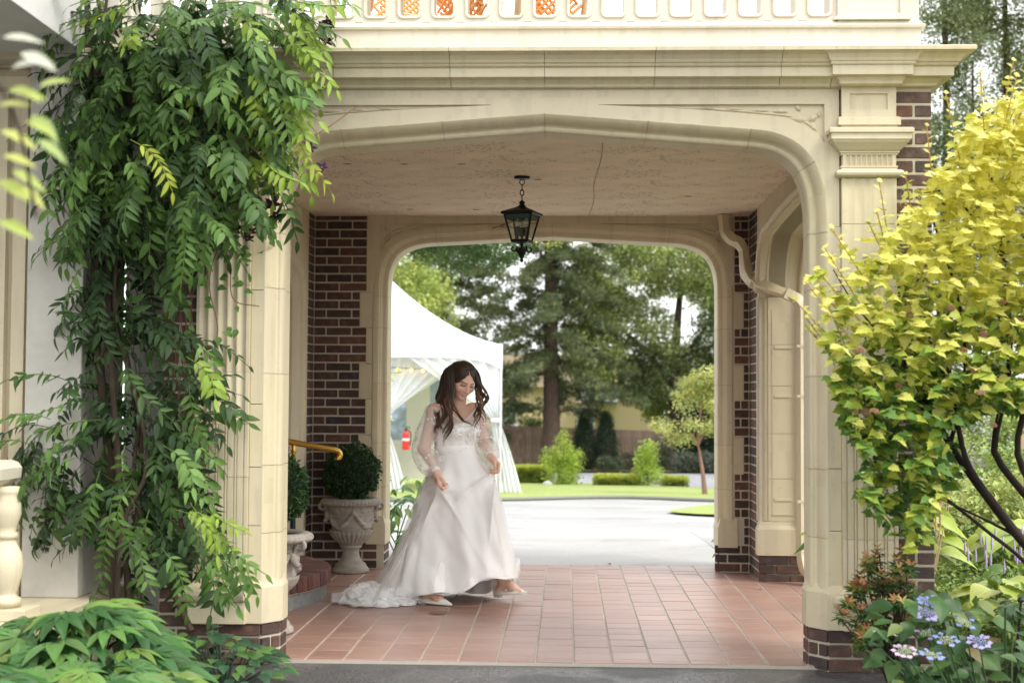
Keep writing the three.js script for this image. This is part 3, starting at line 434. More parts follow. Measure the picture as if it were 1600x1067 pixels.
function face(zf, depth, off, holes, x0, x1, yTop, y0, dir = 1) {
  const a = F.s.off(off); const i0 = 0; const out = [[x0, y0], ...a.map(([x, y], k) => [x, Math.max(y, y0)]), [x1, y0], [x1, yTop], [x0, yTop]];
  return dir > 0 ? extrude(out, zf - depth, zf, holes) : extrude(out, zf, zf + depth, holes);
}
{
  // wall above the arch, cut for the two carved spandrels
  const g = face(-.001, .26, .0855, [frontHole(1), frontHole(-1)], XC - 1.56, XC + 1.56, 3.07, 2.31);
  part(portico, 'spandrel_wall', g, CR);
  for (const k of [1, -1]) part(portico, 'spandrel_ground', extrude(frontHole(k, .004), -.05, -.022), CR);
  for (const s of [1, -1]) { // carved leaf scroll in each spandrel
    const L = [];
    const leaf = (x, y, len, w, a) => { const g = grid(8, 4, (u, v) => { const q = (v - .5) * 2, ww = w * Math.sin(Math.PI * Math.pow(u, .7)) * (1 + .25 * Math.sin(u * 22)); const X = u * len, Y = q * ww; const c = Math.cos(a), n = Math.sin(a); return [XC + s * (x + X * c - Y * n), y + X * n + Y * c, -.022 + .020 * (1 - q * q) * Math.sin(Math.PI * Math.min(1, u * 1.1 + .06)) - .004]; }); return g; };
    for (const [x, y, l, w, a] of [[1.40, 2.875, .075, .022, .55], [1.40, 2.875, .13, .020, 2.95], [1.41, 2.87, .09, .019, -.95], [1.455, 2.93, .05, .015, -1.5], [1.30, 2.925, .12, .014, 3.1], [1.20, 2.93, .15, .011, 3.12], [1.06, 2.937, .14, .008, 3.12], [.93, 2.944, .16, .006, 3.13], [1.36, 2.925, .06, .016, 2.2]]) L.push(leaf(x, y, l, w, a));
    L.push(tube([[.62, 2.951], [.9, 2.940], [1.2, 2.914], [1.33, 2.895], [1.42, 2.845], [1.475, 2.775]].map(([x, y]) => [XC + s * x, y, -.02]), .006, 24, 6));
    const o = part(portico, 'carved_spandrel', join(L), CR); o.material = M.cream;
  }
  for (const s of [1, -1]) { // flat jamb blocks beside the moulding, between it and the pilaster
    const ys = s > 0 ? [.40, .71, 1.035, 1.505, 1.965, 2.31] : [.40, .71, 1.02, 1.355, 1.965, 2.31];
    for (let k = 0; k < ys.length - 1; k++) { const a = XC + s * (1.413 + .0845), b = XC + s * 1.566; part(portico, 'jamb_block', boxUV(rbox(Math.min(a, b), Math.max(a, b), ys[k] + .0015, ys[k + 1] - .0015, -.30, -.0005, .003)), anyCream()); }
    const a = XC + s * 1.44, b = XC + s * 1.566; part(portico, 'jamb_core', boxUV(box(Math.min(a, b), Math.max(a, b), .2, 2.4, -.395, -.125)), CR);
    // plinth of the jamb with a chamfered corner and sloping top
    const pl = (q, i) => [[1.398 + q, -.25], [1.398 + q, -.11 - q], [1.485 + q, .018 - q], [1.572, .018 - q], [1.572, -.25]].map(([x, z]) => [XC + s * x, z]);
    const A = pl(0), B = pl(.022), pos = [], quad = (p, q, r, t) => pos.push(...p, ...q, ...r, ...p, ...r, ...t);
    const y0 = .198, y1 = .385, y2 = .435; for (let k = 0; k < 4; k++) { const [x0, z0] = A[k], [x1, z1] = A[k + 1], [X0, Z0] = B[k], [X1, Z1] = B[k + 1]; quad([x0, y0, z0], [x1, y0, z1], [x1, y1, z1], [x0, y1, z0]); quad([x0, y1, z0], [x1, y1, z1], [X1, y2, Z1], [X0, y2, Z0]); }
    const T = B; quad([T[0][0], y2, T[0][1]], [T[1][0], y2, T[1][1]], [T[2][0], y2, T[2][1]], [T[3][0], y2, T[3][1]]); quad([T[0][0], y2, T[0][1]], [T[3][0], y2, T[3][1]], [T[4][0], y2, T[4][1]], [T[4][0], y2, T[4][1] - .001]);
    const g = new THREE.BufferGeometry(); g.setAttribute('position', new THREE.Float32BufferAttribute(pos, 3)); g.computeVertexNormals(); part(portico, 'jamb_plinth', boxUV(g), CR);
    // rounded stop where the hollow of the moulding ends
    // brick foot under the plinth: inner face, chamfer, front
    const foot = part(portico, 'brick_foot', prism(s > 0 ? [[1.412, -.25], [1.412, -.118], [1.49, -.006], [1.85, -.006], [1.85, -.25]].map(([x, z]) => [XC + s * x, z]) : [[1.412, -.25], [1.412, -.118], [1.49, -.006], [1.85, -.006], [1.85, -.25]].map(([x, z]) => [XC + s * x, z]).reverse(), -.02, .199), M.mortar);
    const len = Math.hypot(.087, .128);
    brickFace(foot, [XC + s * 1.488, -.022, .012], [s, 0, 0], [0, 0, 1], 3, () => [0, .385], { pri: 3, phase: .02 });
    const ux = -s * .087 / len, uz = -.128 / len; brickFace(foot, [XC + s * 1.488, -.022, .012], [ux, 0, uz], [s * -.128 / len, 0, .087 / len], 3, () => [.004, len - .004], { bond: 'alt', pri: 3 });
    brickFace(foot, [XC + s * 1.401, -.022, -.116], [0, 0, -1], [-s, 0, 0], 3, () => [0, .13], { pri: 1 });
  }
}
// pilasters
for (const s of [1, -1]) {
  const x0 = s > 0 ? XC + 1.567 : XC - 1.852, x1 = x0 + .285, z = .035;
  const pil = part(portico, 'pilaster', boxUV(box(x0 + .003, x1 - .003, .2, 3.06, -.28, z - .014)), CR);
  const plan = (reed, fd = .014) => { const p = [[x0, -.25], [x0, z], [x0 + .012, z]]; for (let k = 0; k < 5; k++) { const a = x0 + .0165 + k * .0515; if (reed) p.push([a, z], [a + .002, z - .008], [a + .006, z - .008], [a + .009, z - .001], [a + .037, z - .001], [a + .040, z - .008], [a + .044, z - .008], [a + .046, z]); else for (let q = 0; q <= 6; q++) p.push([a + .046 * q / 6, z - fd * Math.sin(Math.PI * q / 6)]); } p.push([x1 - .012, z], [x1, z], [x1, -.25]); return p; };
  const ys = [.40, .67, .97, 1.25, 1.525, 1.99, 2.32, 2.563];
  for (let k = 0; k < ys.length - 1; k++) part(pil, 'fluted_block', prism(plan(ys[k + 1] <= 1.26, s > 0 && ys[k] > 1.5 ? .0035 : .014), ys[k] + .0012, ys[k + 1] - .0012), anyCream());
  const seg = (y0, pts) => pts.map(([y, o]) => [y, o]);
  part(pil, 'astragal', mould(x0, x1, z, -.25, [[2.5635, 0], [2.566, .018], [2.574, .03], [2.586, .034], [2.597, .03], [2.604, .018], [2.606, .004], [2.616, .002]]), CR);
  // fluted necking
  { const p = [[x0 + .004, -.25], [x0 + .004, z + .004], [x0 + .02, z + .004]]; for (let k = 0; k < 9; k++) { const a = x0 + .022 + k * .0272; for (let q = 0; q <= 4; q++) p.push([a + .022 * q / 4, z + .004 - .011 * Math.sin(Math.PI * q / 4)]); } p.push([x1 - .004, z + .004], [x1 - .004, -.25]); part(pil, 'fluted_necking', prism(p, 2.626, 2.684), CR); part(pil, 'necking_band', join([mould(x0, x1, z, -.25, [[2.6165, .002], [2.6172, .006], [2.626, .006]]), mould(x0, x1, z, -.25, [[2.684, .006], [2.694, .006], [2.695, .014], [2.702, .014]])]), CR); }
  part(pil, 'capital', mould(x0, x1, z, -.25, [[2.7025, .01], [2.708, .02], [2.725, .036], [2.745, .055], [2.757, .06], [2.758, .066], [2.79, .066], [2.792, .076], [2.812, .076], [2.818, .07], [2.824, .02], [2.83, .004]]), CR);
  part(pil, 'neck_moulding', mould(x0, x1, z, -.25, [[2.8305, .003], [2.84, .006], [2.841, .02], [2.878, .02], [2.884, .014], [2.888, 0]]), CR);
  part(pil, 'panel_block', join([boxUV(extrude([[x0, 2.8885], [x1, 2.8885], [x1, 3.06], [x0, 3.06]], z - .016, z, [[[x0 + .045, 2.925], [x0 + .045, 3.01], [x1 - .045, 3.01], [x1 - .045, 2.925]]])), boxUV(box(x0 + .02, x1 - .02, 2.9, 3.055, -.2, z - .012))]), CR);
  // base: torus and plinth
  part(pil, 'base', mould(x0 - .012, x1, z + .012, -.25, [[.3135, .012], [.318, .03], [.33, .042], [.35, .048], [.37, .044], [.384, .034], [.39, .014], [.402, .004], [.41, -.01]], 1 + (s > 0 ? 0 : 0)), CR);
  part(pil, 'plinth', mould(x0 - (s < 0 ? .012 : 0), x1 + (s > 0 ? .012 : 0), z + .03, -.25, [[.199, .0], [.203, .004], [.306, .004], [.3125, -.002]], s > 0 ? 2 : 1), CR);
}
// brick corner strips beside the pilasters
for (const s of [1, -1]) {
  const a = s > 0 ? XC + 1.854 : XC - 2.045, b = a + .191;
  const w = part(portico, 'brick_corner', boxUV(box(a + .002, b - .001, -.02, 3.06, -.4, -.006)), M.mortar);
  brickFace(w, [a, .02, 0], [1, 0, 0], [0, 0, 1], 41, () => [0, .197], { bond: 'alt', pri: s > 0 ? 2.2 : 1.2, redden: .10, mats: cornerMats });
  if (s > 0) part(portico, 'outer_brick_wall', boxUV(box(b - .2, b - .004, -.02, 3.06, -4.55, -3.6)), M.mortar);
}
// frieze, cornice and parapet
{
  const x0 = -3.4, x1 = 1.93, prof = [[3.046, .0], [3.05, .012], [3.062, .016], [3.085, .04], [3.0855, .075], [3.088, .085], [3.138, .087], [3.139, .1], [3.146, .106], [3.152, .1], [3.158, .112], [3.172, .12], [3.19, .138], [3.203, .165], [3.204, .178], [3.223, .18], [3.228, .172], [3.237, -.01]];
  const joints = [-3.4, -2.2, -1.24, -.62, -.12, .46, 1.12, 1.39];
  const band = part(portico, 'cornice', boxUV(box(x0, x1 - .05, 3.04, 3.225, -.3, .0)), M.mortar);
  for (let k = 0; k < joints.length - 1; k++) part(band, 'cornice_block', mould(joints[k] + .0012, joints[k + 1] - .0012, .02, -.3, prof, 0), anyCream());
  part(band, 'cornice_block', mould(1.392, x1 - .001, .021, -4.6, prof.map(([y, o]) => [y + .0004, o + .0005]), 2), CR);
  part(band, 'cornice_break', mould(XC + 1.555, XC + 1.864, .086, -.1, prof.map(([y, o]) => [y + .001, o * .62]), 3), CR);
  part(band, 'cornice_break', mould(XC - 1.864, XC - 1.555, .086, -.1, prof.map(([y, o]) => [y + .001, o * .62]), 3), CR);
  const W = M.creamW, zf = -.02;
  part(portico, 'parapet_base', boxUV(mould(x0, 1.86, zf, -.3, [[3.236, .012], [3.37, .012], [3.371, .03], [3.382, .034], [3.392, .02], [3.402, .016], [3.412, 0]], 2)), W);
  // pierced parapet: rounded openings with raised rims
  const rrect = (cx, y0, w, h, r) => { const p = []; for (const [sx, sy, a0] of [[1, 1, 0], [-1, 1, 90], [-1, -1, 180], [1, -1, 270]]) for (let q = 0; q <= 4; q++) { const a = (a0 + q * 22.5) * Math.PI / 180; p.push([cx + sx * (w / 2 - r) + r * Math.cos(a), y0 + h / 2 + sy * (h / 2 - r) + r * Math.sin(a)]); } return p; };
  const holes = [], cs = []; for (let k = -13; k <= 8; k++) { const c = -.120 + .1828 * k; if (c > 1.38) break; cs.push(c); holes.push(rrect(c, 3.447, .108, .44, .02).reverse()); }
  const pan = part(portico, 'pierced_parapet', extrude([[x0, 3.4125], [1.435, 3.4125], [1.435, 3.96], [x0, 3.96]], -.20, zf - .004, holes), W);
  for (const c of cs) {
    part(pan, 'opening_rim', extrude(rrect(c, 3.434, .134, .466, .03), zf - .006, zf + .006, [rrect(c, 3.449, .104, .436, .019).reverse()], .003), W);
    part(pan, 'carved_point', extrude([[c + .0914 - .022, 3.4135], [c + .0914 + .022, 3.4135], [c + .0914, 3.437]], zf - .006, zf + .004), W);
  }
  part(portico, 'parapet_rail', mould(x0, 1.435, zf, -.22, [[3.9605, 0], [3.965, .03], [4.02, .04], [4.05, 0]], 0), W);
  const ped = part(portico, 'parapet_pedestal', join([extrude([[1.436, 3.4125], [1.80, 3.4125], [1.80, 4.05], [1.436, 4.05]], -.3, zf + .014, [[[1.47, 3.45], [1.47, 4.0], [1.766, 4.0], [1.766, 3.45]]]), boxUV(box(1.44, 1.79, 3.42, 4.04, -.28, zf + .004)), mould(1.436, 1.80, zf + .014, -.3, [[3.4122, .02], [3.425, .02], [3.43, .004], [3.44, .002]], 3)]), W);
  part(portico, 'parapet_wing', join([boxUV(box(1.801, 1.872, 3.4127, 4.03, -4.5, zf - .02)), mould(1.44, 1.86, zf, -4.5, [[3.2365, .013], [3.368, .013], [3.37, .032], [3.383, .036], [3.392, .022], [3.4125, .008]], 2)]), W);
  part(portico, 'deck', boxUV(box(x0, 1.86, 2.93, 3.2, -4.55, -.31)), M.cream);
}
// plaster ceiling with a row of small vents, a little rougher in patches
{
  const c = part(portico, 'ceiling', boxUV(box(-2.1, 1.5, 2.905, 2.929, ZR - .01, -.262)), M.plaster);
  const seam = [[.20, -.3], [.215, -1.3], [.19, -2.4], [.205, -3.2], [.18, -4.14]];
  part(c, 'seam', tube(seam.map(([x, z]) => [x, 2.9045, z]), .0035, 30, 5), mat({ color: [.42, .31, .22], roughness: 1 }));
  for (const [x, z] of [[-1.42, -1.55], [-1.05, -1.56], [-.68, -1.56], [-1.25, -3.72], [-.72, -3.74], [-.30, -3.74], [.9, -3.0], [-.2, -2.2]]) part(c, 'chipped_spot', new THREE.SphereGeometry(.03, 10, 6).scale(1, .12, .35).translate(x, 2.9045, z), mat({ color: [.20, .13, .08], roughness: 1 }));
}
// rear arch with toothed quoins
const rearProf = [[.112, 0], [.104, 0], [.088, .001], [.066, -.006], [.062, -.014], [.050, -.022], [.046, -.04], [.034, -.05], [.022, -.052], [.010, -.058], [0, -.07], [0, -.33]].map(([d, z]) => [d, z + ZR]);
{
  const s = sweepPath(AR.map(([x, y]) => [x + XC, y]), rearProf.slice().reverse());
  const js = [...new Set(jn)].sort((a, b) => a - b), arch = part(portico, 'rear_arch', s.geo(0, NA - 1, rearProf.slice().reverse().map(([d, z]) => [d + .004, z - .004])), M.jointCream);
  const P = s.off(0);
  for (let k = 0; k < js.length - 1; k++) { const g = s.geo(js[k], js[k + 1]), A = g.attributes.position; for (const [i, j] of [[js[k], js[k] + 1], [js[k + 1], js[k + 1] - 1]]) { const t = new THREE.Vector2(P[j][0] - P[i][0], P[j][1] - P[i][1]).normalize(); for (let q = 0; q < A.count; q++) { const x = A.getX(q), y = A.getY(q), d = (x - P[i][0]) * t.x + (y - P[i][1]) * t.y; if (Math.abs(d) < .012 && Math.hypot(x - P[i][0], y - P[i][1]) < .4) A.setXYZ(q, x + t.x * .0013, y + t.y * .0013, A.getZ(q)); } } part(arch, 'moulded_block', g, anyCream()); }
  // quoins: heights where the cream stone is wide (narrow brick) and narrow
  const xL = -2.09, xR = 1.495, L = [], R = [];
  const lv = [[.198, .43, .055], [.43, .79, .0], [.79, 1.09, .055], [1.09, 1.39, 0], [1.39, 1.68, .055], [1.68, 1.98, 0], [1.98, 2.27, .055], [2.27, 2.63, 0]];
  const rowX = (y, sgn) => { for (const [a, b, o] of lv) if (y >= a - .01 && y < b - .01) return sgn < 0 ? -1.655 - (o ? .055 : 0) : 1.375 + (o ? .075 : 0); return sgn < 0 ? -1.655 : 1.375; };
  for (const sg of [-1, 1]) {
    for (const [a, b] of lv.slice(1)) { const xi = XC + sg * (1.375 + .112), xo = rowX(a + .02, sg); part(arch, 'quoin_block', boxUV(rbox(Math.min(xi, xo), Math.max(xi, xo), a + .0015, b - .0015, ZR - .32, ZR - .0006, .003)), anyCream()); }
    const w = part(portico, 'brick_wall', boxUV(sg < 0 ? box(xL - .3, -1.64, -.02, 2.93, ZR - .36, ZR - .008) : box(1.36, xR + .3, -.02, 2.93, ZR - .36, ZR - .008)), M.mortar);
    if (sg < 0) brickFace(w, [xL, .0, ZR], [1, 0, 0], [0, 0, 1], 40, (i) => { const y = (i + .5) * .0735; return y < .2 ? [0, .545] : [0, rowX(y, -1) - xL + .004]; }, { pri: 1.6, phase: .1 });
    else brickFace(w, [1.375, 0, ZR], [1, 0, 0], [0, 0, 1], 40, (i) => { const y = (i + .5) * .0735; return y < .2 ? [-.16, .12] : [rowX(y, 1) - 1.375, .12]; }, { pri: 1.2, phase: .05 });
    // stepped plinth of the rear jamb
    const x0 = sg < 0 ? XC - 1.52 : XC + 1.36, x1 = sg < 0 ? XC - 1.36 : XC + 1.52;
    part(arch, 'rear_plinth', mould(x0, x1, ZR + .012, ZR - .34, [[.2, 0], [.36, 0], [.41, -.015], [.43, -.02]], sg < 0 ? 2 : 1), CR);
    part(arch, 'rear_foot', boxUV(box(sg < 0 ? XC - 1.56 : XC + 1.372, sg < 0 ? XC - 1.372 : XC + 1.56, -.02, .199, ZR - .34, ZR - .006)), M.mortar);
    if (sg < 0) brickFace(arch, [XC - 1.368, -.02, ZR - .01], [0, 0, -1], [1, 0, 0], 3, () => [0, .32], { pri: 1.4 }); else brickFace(arch, [XC + 1.368, -.02, ZR - .01], [0, 0, -1], [-1, 0, 0], 3, () => [0, .32], { pri: 1.4 });
  }
  // wall above the rear arch with its own shallow spandrels
  const off = s.off(.110).filter(([x, y]) => y > 2.29), xa = off[0][0], xb = off.at(-1)[0];
  const outline = [[XC - 1.535, off[0][1]], ...off, [1.375, off.at(-1)[1]], [1.375, 2.91], [XC - 1.535, 2.91]];
  const sh = (k) => rearHole(k);
  part(portico, 'rear_spandrel_wall', extrude(outline, ZR - .32, ZR - .001, [sh(1), sh(-1)]), CR);
  for (const k of [1, -1]) part(portico, 'spandrel_ground', extrude(rearHole(k, .004), ZR - .06, ZR - .016), CR);
  for (const k of [1, -1]) { const Ls = []; for (const [x, y, l, w, a] of [[1.34, 2.765, .08, .022, .75], [1.34, 2.765, .13, .02, 2.85], [1.345, 2.76, .09, .018, -1.05], [1.22, 2.818, .14, .013, 3.08], [1.08, 2.828, .2, .008, 3.1]]) { const c = Math.cos(a), n = Math.sin(a); Ls.push(grid(6, 4, (u, v) => { const q = (v - .5) * 2, ww = w * Math.sin(Math.PI * Math.pow(u, .7)), X = u * l, Y = q * ww; return [XC + k * (x + X * c - Y * n), y + X * n + Y * c, ZR - .018 + .017 * (1 - q * q) * Math.sin(Math.PI * u)]; })); } part(portico, 'carved_spandrel', join(Ls), CR); }
}
// right side: brick return, then the side opening with a moulded jamb and curved head
{
  const xR = 1.495, w = part(portico, 'side_brick_wall', boxUV(box(xR + .008, 1.93, -.02, 2.93, ZR - .02, -3.605)), M.mortar);
  brickFace(w, [xR, 0, ZR], [0, 0, 1], [-1, 0, 0], 40, (i) => (i < 3 ? [0, .575] : [0, .47]), { pri: .9, phase: .03 });
  brickFace(w, [xR, -.02, -3.575], [1, 0, 0], [0, 0, 1], 3, () => [0, .4], { pri: 2, phase: .02 });
  const jamb = part(portico, 'side_jamb', boxUV(box(xR + .06, 1.90, .45, 2.5, -3.75, -3.625)), CR);
  const ys = [.46, .79, 1.14, 1.51, 1.83, 2.2];
  const plan = [[xR - .004, -3.68], [xR - .004, -3.635], [xR + .004, -3.622], [xR + .018, -3.618], [xR + .03, -3.622], [xR + .04, -3.60], [xR + .055, -3.592], [xR + .07, -3.594], [xR + .075, -3.585], [1.90, -3.585], [1.90, -3.7]].map(([x, z]) => [x, z]);
  for (let k = 0; k < ys.length - 1; k++) part(jamb, 'jamb_block', prism(plan.slice().reverse(), ys[k] + .0015, ys[k + 1] - .0015), CR);
  part(jamb, 'jamb_plinth', mould(xR - .006, 1.905, -3.572, -3.7, [[.2, .004], [.40, .004], [.43, -.01], [.459, -.014]], 1), CR);
  // curved head: the jamb bends forward (towards +z) into a flat arch over the opening
  const head = (x0, x1, zIn) => { const c = []; for (let k = 0; k <= 14; k++) { const a = k / 14 * Math.PI / 2; c.push([zIn + .42 * (1 - Math.cos(a)), 2.2 + .46 * Math.sin(a)]); } c.push([-1.9, 2.72], [-.42, 2.66]); return c; };
  const hp = head(0, 0, -3.585);
  part(jamb, 'arch_head', grid(1, hp.length - 1, (u, v) => { const [z, y] = hp[Math.round(v * (hp.length - 1))]; return [mix(xR + .07, 1.9, u), y, z]; }), CR);
  const roll = (x, dz, r) => tube(hp.map(([z, y]) => [x, y - dz, z + dz]), r, 60, 8);
  part(jamb, 'arch_moulding', join([roll(xR + .005, -.035, .03), roll(xR + .035, -.02, .022), roll(xR + .065, -.005, .014)]), CR);
  // spandrel of the side wall above the opening
  const o = [[-3.7, 2.2], ...hp, [-.42, 2.93], [-3.7, 2.93]]; const sg = extrude(o.map(([z, y]) => [z, y]), 0, .2); sg.rotateY(-Math.PI / 2); sg.translate(xR + .2 + .005, 0, 0); part(portico, 'side_spandrel', boxUV(sg), CR);
  // outer moulding of the opening at the garden side: a raised strip following the same curve
  part(jamb, 'outer_moulding', join([prism([[1.80, -3.584], [1.80, -3.55], [1.815, -3.54], [1.905, -3.54], [1.905, -3.584]].reverse(), .2, 2.2), tube(hp.map(([z, y]) => [1.83, y - .02, z + .02]), .03, 60, 8)]), CR);
  // panel lines low on the jamb
  part(jamb, 'panel_edge', join([boxUV(box(1.60, 1.78, .51, .52, -3.586, -3.578)), boxUV(box(1.60, 1.606, .52, 2.1, -3.586, -3.5815))]), CR);
}
// left side: the house door recess behind the pier
{
  const xL = -2.09, w = part(portico, 'side_brick_wall', boxUV(box(xL - .3, xL - .012, -.02, 2.93, ZR - .02, -3.885)), M.mortar);
  brickFace(w, [xL, 0, ZR], [0, 0, 1], [1, 0, 0], 40, () => [.0, .26], { pri: .7, phase: .08 });
  // moulded door surround following z, arched at the top
  const pth = []; for (const y of [.0, .5, 1.1, 1.7, 2.15]) pth.push([-3.87, y]); for (let k = 1; k <= 12; k++) { const a = k / 12 * Math.PI / 2; pth.push([-3.87 + .34 * (1 - Math.cos(a)) + .0, 2.15 + .38 * Math.sin(a)]); } for (const z of [-3.1, -2.4, -1.9]) pth.push([z, 2.55 + (z + 3.5) * .03]);
  const N = pth.length, prof = [[.24, .0], [.16, .0], [.13, -.02], [.11, -.05], [.09, -.035], [.06, -.055], [.03, -.085], [.02, -.13], [.0, -.16], [0, -.3]]; // (back along -z, depth into the wall)
  const s = sweepPath(pth.map(([z, y]) => [z, y]), prof.map(([d, q]) => [-.24 + d, q]));
  const g = s.geo(0, N - 1); // x->z, y->y, z->x
  const A = g.attributes.position; for (let i = 0; i < A.count; i++) { const z = A.getX(i), q = A.getZ(i); A.setXYZ(i, xL + q, A.getY(i), z + .0); }
  g.computeVertexNormals();
  part(portico, 'door_surround', boxUV(crease(g, .5)), CR);
  part(portico, 'door_panel', boxUV(box(xL - .42, xL - .30, -.02, 2.93, -4.2, -.8)), mat({ color: [.30, .23, .15], roughness: .5, map: tPaint }));
  const o = [...pth.map(([z, y]) => [z - .0, y]), [-.4, 2.6], [-.4, 2.93], [-3.88, 2.93], [-3.88, 0]];
  const sg = extrude([...pth.slice(4).map(([z, y]) => [z, y]), [-.4, 2.66], [-.4, 2.93], [-3.889, 2.93], [-3.889, 2.15]], 0, .25); sg.rotateY(-Math.PI / 2); sg.translate(xL - .002, 0, 0); part(portico, 'side_spandrel', boxUV(sg), CR);
  part(portico, 'left_return', boxUV(box(xL - .1, xL, -.02, 2.93, -.9, -.31)), CR);
}
// rainwater pipe: out of the ceiling, two swan necks, then down the right jamb
{
  const pipe = (pts, nx) => { // square corrugated pipe swept along points
    const c = new THREE.CatmullRomCurve3(pts.map((p) => V(...p)), false, 'catmullrom', .12), n = 150, L = c.getLength(), prof = []; for (let k = 0; k < 4; k++) for (let q = 0; q < 3; q++) { const a = [[-1, -1], [1, -1], [1, 1], [-1, 1]], A = a[k], B = a[(k + 1) % 4]; prof.push([mix(A[0], B[0], q / 3 * .9 + .05), mix(A[1], B[1], q / 3 * .9 + .05)]); }
    const R = .034, m = prof.length; return grid(m, n, (u, v) => { const p = c.getPointAt(v), t = c.getTangentAt(v), t2 = c.getTangentAt(Math.min(1, v + .03)), t0 = c.getTangentAt(Math.max(0, v - .03)); const bend = clamp(t2.angleTo(t0) * 2.2); const side = V(.35, 0, 1).normalize(); const bn = t.clone().cross(side).normalize(), sd = bn.clone().cross(t).normalize(); const q = prof[Math.round(u * m) % m]; const r = R * (1 + .10 * bend * Math.sin(v * L / .024 * 6.283)); const o = p.clone().addScaledVector(bn, q[0] * r).addScaledVector(sd, q[1] * r * 1.1); return [o.x, o.y, o.z]; }, false);
  };
  const pts = [[1.30, 2.91, -4.06], [1.325, 2.80, -4.06], [1.345, 2.73, -4.05], [1.42, 2.66, -4.02], [1.52, 2.59, -3.97], [1.555, 2.54, -3.94], [1.555, 2.44, -3.9], [1.56, 2.36, -3.86], [1.585, 2.31, -3.80], [1.63, 2.28, -3.72]];
  const mP = mat({ color: [.68, .60, .40], roughness: .4, map: tPaint });
  const conv = [[1.27, 2.90, -4.02], [1.275, 2.82, -4.02], [1.285, 2.755, -4.01], [1.33, 2.70, -3.98], [1.39, 2.66, -3.93], [1.42, 2.60, -3.9], [1.425, 2.50, -3.86], [1.43, 2.40, -3.80], [1.455, 2.335, -3.72], [1.50, 2.30, -3.62], [1.60, 2.255, -3.50], [1.72, 2.20, -3.42], [1.775, 2.165, -3.40], [1.80, 2.10, -3.40], [1.80, 1.9, -3.40], [1.80, 1.4, -3.40], [1.80, .8, -3.40], [1.80, .42, -3.40], [1.802, .22, -3.40], [1.82, .12, -3.38], [1.87, .06, -3.34]];
  const dp = part(portico, 'downspout', boxUV(crease(pipe(conv), .7)), mP);
  for (const y of [1.80, 1.42, .62]) { part(dp, 'pipe_strap', boxUV(box(1.757, 1.845, y, y + .022, -3.44, -3.355)), mP); part(dp, 'bracket', boxUV(box(1.62, 1.757, y, y + .022, -3.584, -3.578)), mP); }
  for (const [x, y, z, a] of [[1.47, 2.318, -3.685, -.45], [1.70, 2.209, -3.43, -.45]]) part(dp, 'joint_collar', boxUV(new THREE.BoxGeometry(.05, .082, .09).rotateZ(a).translate(x, y, z)), mP);
  part(portico, 'loose_wire', tube([[-.62, 2.80, ZR + .01], [-.5, 2.83, ZR + .02], [-.42, 2.80, ZR + .015], [-.36, 2.845, ZR + .02], [-.44, 2.86, ZR + .02], [-.55, 2.82, ZR + .02], [-.45, 2.81, ZR + .02], [-.25, 2.85, ZR + .01]], .003, 50, 5), mat({ color: [.12, .08, .05] }));
}
// lay the bricks
{
  bricks.sort((a, b) => b.pri - a.pri);
  const rest = new Map();
  bricks.forEach((b, k) => {
    if (k < 300) { const m = part(b.parent, 'brick', b.g, b.m); m.position.copy(b.p); m.rotation.set(0, b.turn, b.roll, 'YXZ'); }
    else { const mx = new THREE.Matrix4().compose(b.p, new THREE.Quaternion().setFromEuler(new THREE.Euler(0, b.turn, b.roll, 'YXZ')), V(1, 1, 1)); const key = b.m; if (!rest.has(key)) rest.set(key, []); rest.get(key).push(b.g.clone().applyMatrix4(mx)); }
  });
  for (const [m, l] of rest) { const s = part(portico, 'brickwork', join(l), m); s.userData.kind = 'stuff'; }
}
